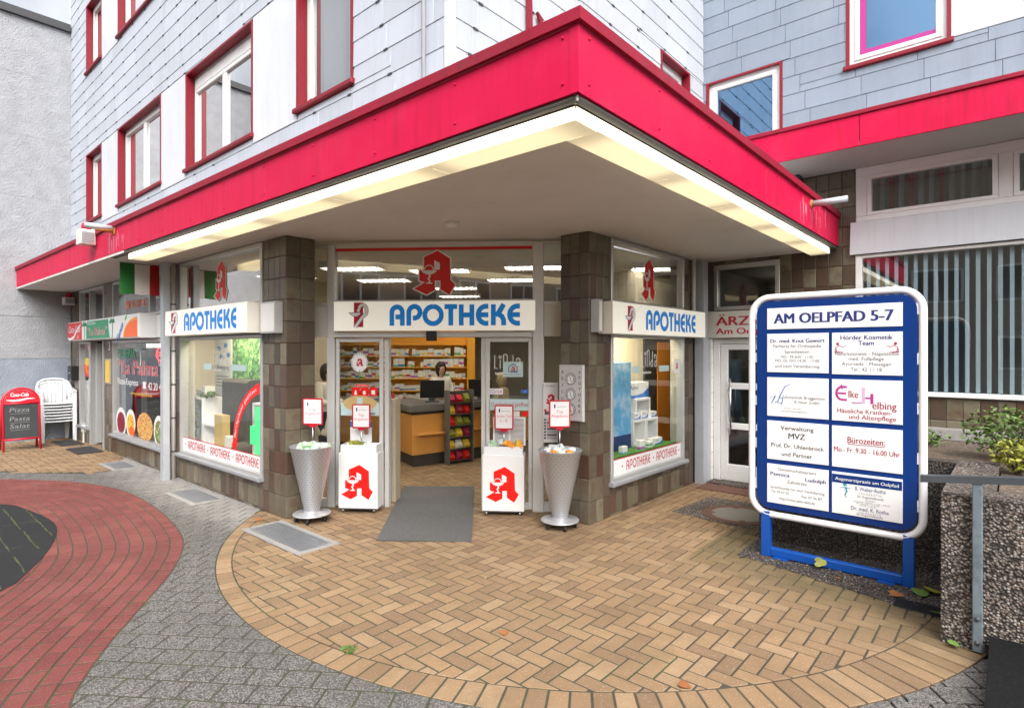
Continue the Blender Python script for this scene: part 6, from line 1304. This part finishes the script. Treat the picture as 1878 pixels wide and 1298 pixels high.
fallen('small green weed leaf at the foot of the planter', -.30, 4.66, .03, .05, 'leaf_green', 1.5); fallen('small brown leaf on the tan apron near the left grate', -6.42, 3.02, .01, .045, 'leaf_brown', .8); fallen('orange leaf at the front edge of the apron', -1.42, 3.12, .008, .05, 'leaf_brown', 2.); fallen('pale brown leaf on the gravel below the sign', -1.12, 5.42, .015, .03, 'leaf_brown', 2.4)
fallen('dry brown leaf on the tan pavers in the foreground', -2.6, 2.9, .006, .035, 'leaf_brown', 1.1)
# tree seen mirrored in the upper windows
t = thing('street_tree', 'leafy tree behind the stucco building mirrored in an upper window', 'tree', (-24.5, -2, 0)); part(t, 'trunk', MB().tube([(-24.5, -2, 0), (-24.4, -2, 4), (-24.6, -1.9, 8), (-24.5, -2, 11)], [.3, .25, .18, .08], 10).tube([(-24.5, -2, 6), (-23, -.5, 9.5)], [.14, .04], 8).tube([(-24.5, -2, 7), (-26, -3.6, 10)], [.12, .04], 8), 'bark', True); mb = MB()
for k in range(26): leaf_mass(mb, (-24.5 + rs.gauss(0, 1.7), -2 + rs.gauss(0, 1.9), 11.2 + rs.gauss(0, 1.5)), (.8, .8, .55), 170, .13, rs)
part(t, 'crown', mb, 'leaf_dark')
# ================================================================== INSIDE THE PHARMACY
SF = Fr((-.6574 * 12.2, .7536 * 12.2), (.7536, .6574), (.6574, -.7536))     # shelf wall behind the counter
t = thing('wall_shelves', 'orange backed wall shelves full of medicine behind the counter', 'shelves', SF(-2.4, 0)); part(t, 'back_board', MB().box(SF, -4.6, -.95, 0, 2.45, -.32, -.28), 'orange_wall')
SHZ = [.84, 1.08, 1.335, 1.577, 1.81, 2.06]
for z in SHZ: part(t, 'shelf', MB().box(SF, -4.6, -.95, z - .02, z, -.279, 0), 'orange_wall')
part(t, 'side_panel', MB().box(SF, -.945, -.78, 0, 2.45, -.30, .06), 'orange_wall'); part(t, 'base_cupboard', MB().box(SF, -4.6, -.95, 0, .815, -.279, .0), 'wood_orange')
rs = random.Random(9); um = MB().cbox(XY, 0, 1, 0, 1, 0, 1, .02).mesh('carton_unit'); um.materials.append(MATS['carton'])
for iz, z in enumerate(SHZ[:5]):
    x = -4.3
    while x < -1.02:
        w = rs.uniform(.05, .13); h = rs.uniform(.10, .19); k = rs.choice((1, 1, 2, 3))
        for q in range(k):
            if x >= -1.02: break
            if rs.random() < .96:
                o = link('medicine_box', um); p = SF(x, z + .001, -.14); o.location = p; o.rotation_euler = (0, 0, SF.rz()); o.scale = (w - .006, .10, h); tag(o, 'small medicine carton on the orange shelves behind the counter', 'box', 'medicine cartons on the wall shelves')
            x += w
t = thing('shop_counter', 'orange front counter with grey worktop inside the pharmacy', 'counter', (-7.6, 6.6, 0)); cp = [(-7.44, 6.04), (-7.05, 8.6), (-7.75, 8.7), (-8.10, 6.85), (-8.62, 6.95), (-8.5, 6.4)]
ins = lambda d: grow(cp, -d)
part(t, 'plinth', MB().slab(ins(.05), 0, .2), 'counter_dark'); part(t, 'front_panel', MB().slab(cp, .201, .86), 'wood_orange'); part(t, 'recess_band', MB().slab(ins(.04), .861, .915), 'counter_dark'); part(t, 'worktop', MB().slab(grow(cp, .06), .916, 1.02), 'counter_grey')
KF = Fr((-7.44, 6.04), (.39, 2.56), (2.56, -.39))
part(t, 'bag_ledge', MB().cbox(KF, .08, .56, .53, .555, .002, .14), 'wood_orange'); part(t, 'bag_ledge', MB().cbox(KF, 1.15, 1.75, .53, .555, .002, .14), 'wood_orange')
t = thing('product_rack', 'tall dark rack of coloured sweet bags standing against the counter', 'rack', KF(.84, 0, .1)); part(t, 'back_board', MB().box(KF, .60, 1.08, 0, 1.23, .065, .085), 'counter_dark'); part(t, 'side', MB().box(KF, .585, .60, 0, 1.25, .065, .22), 'counter_grey'); part(t, 'side', MB().box(KF, 1.08, 1.095, 0, 1.25, .065, .22), 'counter_grey')
bagm = ['logo_red', 'yellow_print', 'leaf_yellow', 'text_wine', 'yellow_print', 'packet_white', 'leaf_yellow', 'crimson']
for r_ in range(6):
    z = .06 + r_ * .195; part(t, 'shelf', MB().box(KF, .601, 1.079, z - .012, z, .0851, .2), 'counter_dark')
    for k in range(3):
        a = .615 + k * .155; h = rs.uniform(.13, .165); v = [KF(a + .005, z + .002, .10), KF(a + .14, z + .002, .10), KF(a + .13, z + h, .10), KF(a + .01, z + h, .10), KF(a + .005, z + .004, .15), KF(a + .14, z + .004, .15), KF(a + .128, z + h * .95, .112), KF(a + .012, z + h * .95, .112), KF(a + .03, z + h * .4, .178), KF(a + .115, z + h * .4, .178)]
        single('sweet_bag', 'coloured sweet bag on the dark counter rack', 'bag', MB().add(v, [(0, 3, 2, 1), (4, 5, 9, 8), (8, 9, 6, 7), (4, 8, 7), (5, 6, 9), (0, 1, 5, 4), (2, 3, 7, 6), (0, 4, 7, 3), (1, 2, 6, 5)]), bagm[(r_ * 2 + k * 3 + rs.randint(0, 2)) % 8], group='bags on the counter rack')
for lab, x, y, rz in (('black monitor on the counter in front of the woman', -7.72, 6.72, .95), ('black monitor on the counter right of the sweet rack', -7.36, 7.55, .75)):
    fr = Fr((x, y), (math.cos(rz), math.sin(rz)), (math.sin(rz), -math.cos(rz))); t = thing('monitor', lab, 'monitor', (x, y, 1.02), group='monitors on the counter'); part(t, 'screen_back', MB().add([fr(a, z + .0, c + (z - 1.3) * .25) for c in (-.02, .03) for a, z in ((-.21, 1.09), (.21, 1.09), (.21, 1.40), (-.21, 1.40))], [(0, 3, 2, 1), (4, 5, 6, 7), (0, 1, 5, 4), (1, 2, 6, 5), (2, 3, 7, 6), (3, 0, 4, 7)]), 'black'); part(t, 'stand', MB().box(fr, -.05, .05, 1.03, 1.2, -.09, -.03).box(fr, -.12, .12, 1.021, 1.035, -.12, .06), 'dark_grey')
single('red_cushion', 'red cloth on the counter beside the second monitor', 'cloth', MB().sphere((-7.15, 7.9, 1.055), .1, 12, 6, (1.3, 1, .4)), 'crimson', smooth=True)
single('side_gondola', 'beige gondola end panel just inside the doorway', 'shelf', MB().cbox(EF, .655, .735, 0, 1.30, -.46, -.22, .02), 'beige_panel')
for lab, x, y, z, mt in (('red bottle on the ledge left of the counter', -8.42, 6.28, 1.025, 'logo_red'), ('green bottle on the ledge left of the counter', -8.36, 6.36, 1.025, 'green_print'), ('crimson bottle on the ledge left of the counter', -8.28, 6.30, 1.025, 'crimson')): single('bottle', lab, 'bottle', MB().lathe((x, y, z), [(.03, 0), (.032, .09), (.012, .12), (.012, .15)], 10), mt, smooth=True)
# ceiling louvre lamps (lit)
lf = [(-8.2, 6.05), (-6.5, 7.5), (-8.2, 7.7), (-6.6, 5.9), (-9.3, 8.9), (-5.3, 6.6), (-5.0, 8.0), (-9.0, 4.7), (-7.4, 4.9), (-3.98, 7.95)]  # the last one is added in front of the partition to light it
for i, (x, y) in enumerate(lf):
    fr = Fr((x, y), (.805, .593), (.593, -.805)); t = thing('ceiling_lamp', 'lit louvre lamp on the shop ceiling', 'lamp', (x, y, 3.11), group='louvre lamps on the shop ceiling'); part(t, 'housing', MB().box(fr, -.45, .45, 3.17, 3.21, -.2, .2).box(fr, -.45, .45, 3.12, 3.17, -.2, -.19).box(fr, -.45, .45, 3.12, 3.17, .19, .2).box(fr, -.45, -.44, 3.12, 3.17, -.19, .19).box(fr, .44, .45, 3.12, 3.17, -.19, .19), 'window_white')
    for k in (-1, 1): part(t, 'tube', MB().box(fr, -.42, .42, 3.14, 3.165, k * .09 - .035, k * .09 + .035), 'lamp_room')
    lv = MB()
    for k in range(9): a = -.4 + k * .1; lv.box(fr, a - .005, a + .005, 3.105, 3.168, -.19, .19)
    part(t, 'louvre', lv, 'alu_light')
t = thing('interior_partition', 'cream partition wall behind the right window display', 'partition', (-4.33, 8.3, 0)); part(t, 'panel', MB().bbox(-4.37, -4.30, 7.0, 9.7, 0, 3.1), 'cream_wall'); PF = Fr((-4.30, 0), (0, 1), (1, 0)); part(t, 'door_frame', MB().cbox(PF, 7.98, 8.84, 0, 2.12, .001, .03), 'counter_dark'); part(t, 'orange_door', MB().cbox(PF, 8.38, 8.80, 0, 2.05, .031, .045), 'packet_orange')
# lit spot bars over the two window displays
for lab, fr, a0, a1 in (('lit lamp bar over the left window display', LF, -9.2, -7.0), ('lit lamp bar over the right window display', RF, 5.95, 7.55)):
    t = thing('display_lamp', lab, 'lamp', fr((a0 + a1) / 2, 2.2, -.3), group='lamp bars over the window displays'); part(t, 'housing', MB().box(fr, a0, a1, 2.24, 2.30, -.36, -.2), 'window_white'); part(t, 'tube', MB().box(fr, a0 + .03, a1 - .03, 2.215, 2.238, -.33, -.23), 'lamp_emit')
# ---- left window display
t = thing('display_stage', 'white stage inside the left display window', 'stage', (-8.3, 3.6, 0)); part(t, 'deck', MB().bbox(-9.88, -6.82, 3.35, 3.90, .36, .43), 'white_plastic'); part(t, 'back_panel', MB().bbox(-9.88, -7.9, 3.93, 3.97, .36, 2.12), 'cream_wall'); part(t, 'end_panel', MB().bbox(-9.895, -9.885, 3.46, 3.93, .36, 2.12), 'cream_wall')
BF = Fr((0, 3.93), (1, 0), (0, -1)); t = thing('display_poster', 'pale advertising poster in the left display window', 'poster', BF(-9.5, 1.2)); part(t, 'sheet', MB().box(BF, -9.86, -9.24, 1.15, 2.1, .002, .012), 'poster_pale'); text(t, 'Bewegung', BF, -9.55, 1.62, .0135, .07, 'text_navy', w=.45)
for k in range(4): part(t, 'print_line', MB().quad(BF, -9.8, -9.35, 1.5 - k * .05, 1.515 - k * .05, .0135), 'text_grey')
for x, z in ((-9.7, 1.95), (-9.45, 2.0), (-9.35, 1.85), (-9.62, 1.82)): part(t, 'blue_leaf', MB().ellipse(BF, x, z, .07, .04, .0135, 8), 'blue_print')
single('leaf_poster', 'large green foliage poster in the left display window', 'poster', MB().box(BF, -9.2, -7.92, 1.45, 2.11, .002, .012), 'poster_green')
single('stone_block', 'dark rough trunk decoration in the left display window', 'decoration', MB().cbox(BF, -8.92, -8.05, .431, 1.5, .06, .3, .04), 'stone_dark'); single('stone_block', 'small dark stone at the foot of the trunk decoration', 'decoration', MB().sphere((-7.95, 3.52, .55), .17, 12, 8, (1.3, .8, .7)), 'stone_dark', smooth=True)
def cube(lab, fr, a0, a1, z0, z1, c0, c1): t = thing('display_cube', lab, 'display cube', fr((a0 + a1) / 2, z0, c0), group='white open display cubes'); w = .03; part(t, 'shell', MB().box(fr, a0, a1, z0, z0 + w, c0, c1).box(fr, a0, a1, z1 - w, z1, c0, c1).box(fr, a0, a0 + w, z0 + w, z1 - w, c0, c1).box(fr, a1 - w, a1, z0 + w, z1 - w, c0, c1).box(fr, a0 + w, a1 - w, z0 + w, z1 - w, c0, c0 + .02), 'white_plastic')
cube('tall white open cube with ivy at the left of the left display window', BF, -9.82, -9.3, .431, 1.20, .12, .42); cube('white open cube beside the tall one in the left display window', BF, -9.28, -8.72, .431, .82, .14, .42); cube('white shelf cube at the right of the left display window', BF, -7.68, -7.3, .431, 1.22, .15, .4)
for lab, a0, a1, z0, z1, c0, c1, mt in (('large yellow and white carton in the left display window', -8.71, -8.42, .431, 1.0, .38, .48, 'carton_tan'), ('white carton with red print beside the yellow one', -8.36, -8.2, .431, .72, .38, .48, 'carton'), ('white carton on top of the tall display cube', -9.7, -9.55, 1.202, 1.31, .2, .35, 'carton'), ('second white carton on top of the tall display cube', -9.5, -9.38, 1.202, 1.37, .2, .35, 'carton'), ('white bottle carton on the right shelf cube', -7.6, -7.48, 1.222, 1.42, .2, .32, 'carton'), ('pale blue carton lying on the stage', -9.1, -8.85, .431, .47, .44, .56, 'packet_pale')): single('display_carton', lab, 'box', MB().cbox(BF, a0, a1, z0, z1, c0, c1, .004), mt)
t = thing('ivy', 'trailing ivy hanging from the tall display cube', 'plant', BF(-9.55, .5, .45)); mb = MB(); rs = random.Random(2)
for k in range(40): z = 1.10 - k * .016; leaf_mass(mb, BF(-9.52 + .05 * math.sin(k * .7), z, .45), (.06, .03, .02), 3, .035, rs)
part(t, 'leaves', mb, 'leaf_green'); t = thing('ivy', 'grey-green leaf spray on top of the white cubes', 'plant', BF(-9.2, 1.2, .3)); mb = MB(); leaf_mass(mb, BF(-9.25, 1.25, .33), (.22, .1, .045), 60, .04, rs); part(t, 'leaves', mb, 'leaf_green')
GCF = Fr((0, 3.42), (1, 0), (0, -1)); t = thing('green_cross', 'glowing green pharmacy cross at the right of the left display window', 'cross', GCF(-7.18, .45)); part(t, 'cross', MB().poly(GCF, [(-7.27, .44), (-7.10, .44), (-7.10, .72), (-6.95, .72), (-6.95, .95), (-7.10, .95), (-7.10, 1.2), (-7.27, 1.2), (-7.27, .95), (-7.40, .95), (-7.40, .72), (-7.27, .72)], 0, .05), 'green_glow')
# ---- right window display
t = thing('display_stage', 'stage with green turf inside the right display window', 'stage', (-4.0, 6.8, 0)); part(t, 'deck', MB().bbox(-4.28, -3.62, 5.80, 7.68, .36, .55), 'white_plastic'); part(t, 'turf', MB().bbox(-4.28, -3.62, 5.80, 7.68, .551, .63), 'grass_mat')
t = thing('cloud_column', 'blue sky-print cardboard column in the right display window', 'display', (-4.0, 6.4, .63)); part(t, 'column', MB().bbox(-4.20, -3.84, 6.0, 6.80, .82, 1.76), 'poster_blue'); part(t, 'navy_base', MB().bbox(-4.202, -3.838, 5.998, 6.802, .631, .82), 'poster_navy')
DF = Fr((-3.84, 0), (0, 1), (1, 0)); cube('lower white open cube in the right display window', DF, 6.86, 7.22, .632, .98, -.35, 0); cube('second lower white open cube in the right display window', DF, 7.23, 7.56, .632, .98, -.35, 0); cube('upper white open cube in the right display window', DF, 6.98, 7.40, .982, 1.26, -.3, -.03)
def adv(lab, y0, y1, z0, z1, c0, c1):
    t = thing('display_carton', lab, 'box', DF((y0 + y1) / 2, z0, c0), group='white and blue cartons in the right display window'); part(t, 'carton', MB().cbox(DF, y0, y1, z0, z1, c0, c1, .003), 'packet_white'); h = z1 - z0; w = y1 - y0
    part(t, 'blue_swoosh', MB().poly(DF, [(y0 + .003, z0 + .003), (y1 - .003, z0 + .003), (y1 - .003, z0 + h * .62), (y0 + w * .7, z0 + h * .28), (y0 + w * .3, z0 + h * .18), (y0 + .003, z0 + h * .2)], c1 + .001), 'blue_print'); text(t, 'Advel', DF, y0 + w * .08, z0 + h * .55, c1 + .0015, h * .28, 'text_navy', al='L')
adv('large white and blue carton on the upper cube', 6.88, 7.44, 1.262, 1.48, -.25, -.08); adv('small blue carton on the lower cubes, left', 6.90, 7.08, .982, 1.08, -.02 - .2, -.01); adv('small blue carton on the lower cubes, middle', 7.10, 7.28, .982, 1.09, -.18, -.005); adv('small blue carton on the lower cubes, right', 7.38, 7.55, .982, 1.06, -.2, -.01); adv('blue carton on the turf in front of the cubes', 7.2, 7.42, .632, .72, .06, .14)
for i, (y, c, w, h, lab) in enumerate(((5.84, .12, .16, .26, 'large white leaflet carton at the left corner of the turf'), (6.28, .12, .12, .09, 'small green and white carton on the turf'), (6.75, .1, .14, .11, 'small red and white carton on the turf'), (6.92, .13, .13, .08, 'flat red and white carton on the turf'), (7.05, .1, .12, .1, 'orange and white carton on the turf'))): single('display_carton', lab, 'box', MB().cbox(DF, y, y + w, .632, .632 + h, c, c + .06, .003), 'carton')
# ---- people
def skin_mesh(name, parent, joints, edges, radii, mat, sub=2):
    me = bpy.data.meshes.new(name); me.from_pydata(joints, edges, []); me.update(); o = link(name, me, mat, parent); m_ = o.modifiers.new('skin', 'SKIN'); m_.use_smooth_shade = True
    for i, r in enumerate(radii):
        sv = me.skin_vertices[0].data[i]; sv.radius = r if isinstance(r, tuple) else (r, r); sv.use_root = (i == 0)
    s = o.modifiers.new('sub', 'SUBSURF'); s.levels = sub; s.render_levels = sub; return o
def person(label, loc, rz, coat, hair, lower, h=1.66, tilt=0., long_hair=True):
    k = h / 1.66; t = thing('person', label, 'person', loc, rz, None, True); t.scale = (k, k, k)
    # faces -y ; joints
    J = [(0, 0, .92), (0, .0, 1.10), (0, .01, 1.28), (0, .015, 1.38), (0, 0, 1.44), (0, -.015, 1.50), (0, -.02, 1.57), (0, -.01, 1.63),
         (.17, .01, 1.35), (.22, -.04, 1.10), (.16, -.24, 1.04), (.15, -.31, 1.05), (-.17, .01, 1.35), (-.22, -.04, 1.10), (-.16, -.24, 1.04), (-.15, -.31, 1.05),
         (.09, 0, .86), (.10, -.01, .48), (.10, .02, .09), (.10, -.12, .04), (-.09, 0, .86), (-.10, -.01, .48), (-.10, .02, .09), (-.10, -.12, .04)]
    E_ = [(0, 1), (1, 2), (2, 3), (3, 4), (4, 5), (5, 6), (6, 7), (2, 8), (8, 9), (9, 10), (10, 11), (2, 12), (12, 13), (13, 14), (14, 15), (0, 16), (16, 17), (17, 18), (18, 19), (0, 20), (20, 21), (21, 22), (22, 23)]
    Rr = [(.13, .10), (.125, .09), (.13, .09), .06, .048, (.062, .075), (.078, .092), (.06, .07), .055, .042, .032, .034, .055, .042, .032, .034, .085, .06, .042, .04, .085, .06, .042, .04]
    skin_mesh('body', t, J, E_, Rr, 'skin', 2)
    CJ = [(0, 0, .92), (0, 0, 1.10), (0, .01, 1.28), (0, .015, 1.385), (.175, .01, 1.36), (.225, -.04, 1.10), (.165, -.22, 1.045), (-.175, .01, 1.36), (-.225, -.04, 1.10), (-.165, -.22, 1.045), (0, .0, .62), (0, 0, .48)]
    skin_mesh('coat', t, CJ, [(0, 1), (1, 2), (2, 3), (2, 4), (4, 5), (5, 6), (2, 7), (7, 8), (8, 9), (0, 10), (10, 11)], [(.17, .13), (.16, .12), (.165, .12), .08, .075, .06, .05, .075, .06, .05, (.19, .15), (.2, .16)], coat, 2)
    hm = MB().sphere((0, 0, 0), 1, 20, 14); keep = []
    for f in hm.f:
        c = sum((hm.v[i] for i in f), Vector()) / len(f)
        if not (c.y < -.22 and c.z < .46 and abs(c.x) < .86): keep.append(f)
    hm.f = keep; hv = []
    for v in hm.v:
        z = v.z; sx, sy = .086, .102
        if z < 0 and long_hair: z *= 1.35; sx *= 1 + .12 * -v.z; sy *= 1 + .05 * -v.z
        hv.append(Vector((v.x * sx, v.y * sy - .006, z * .125 + 1.58)))
    hm.v = hv; hr = part(t, 'hair', hm, hair, True); so = hr.modifiers.new('thick', 'SOLIDIFY'); so.thickness = .012; so.offset = 1
    for s in (-1, 1): part(t, 'eye', MB().sphere((s * .03, -.096, 1.555), .009, 8, 6), 'black', True)
    part(t, 'nose', MB().add([(0, -.122, 1.525), (.014, -.098, 1.52), (-.014, -.098, 1.52), (0, -.10, 1.56)], [(0, 1, 3), (0, 3, 2), (0, 2, 1)]), 'skin', True); part(t, 'mouth', MB().sphere((0, -.093, 1.493), .02, 8, 5, (1, .4, .25)), 'lips', True)
    skin_mesh('trousers', t, [(0, 0, .90), (.09, 0, .84), (.10, -.01, .48), (.10, .02, .10), (-.09, 0, .84), (-.10, -.01, .48), (-.10, .02, .10)], [(0, 1), (1, 2), (2, 3), (0, 4), (4, 5), (5, 6)], [.12, .1, .075, .06, .1, .075, .06], lower, 1)
    return t
person('woman with black bob in a white coat looking down behind the counter', (-8.28, 7.42, 0), rad(84), 'coat_white', 'hair_black', 'trousers', 1.67)
person('person with black hair in a white coat behind the narrow left pane', (-8.55, 5.15, 0), rad(115), 'coat_white', 'hair_black', 'trousers', 1.66)
person('customer with blond hair in a beige coat seen through the right sliding door', (-6.72, 7.42, 0), rad(-70), 'coat_beige', 'hair_blond', 'coat_beige', 1.50)
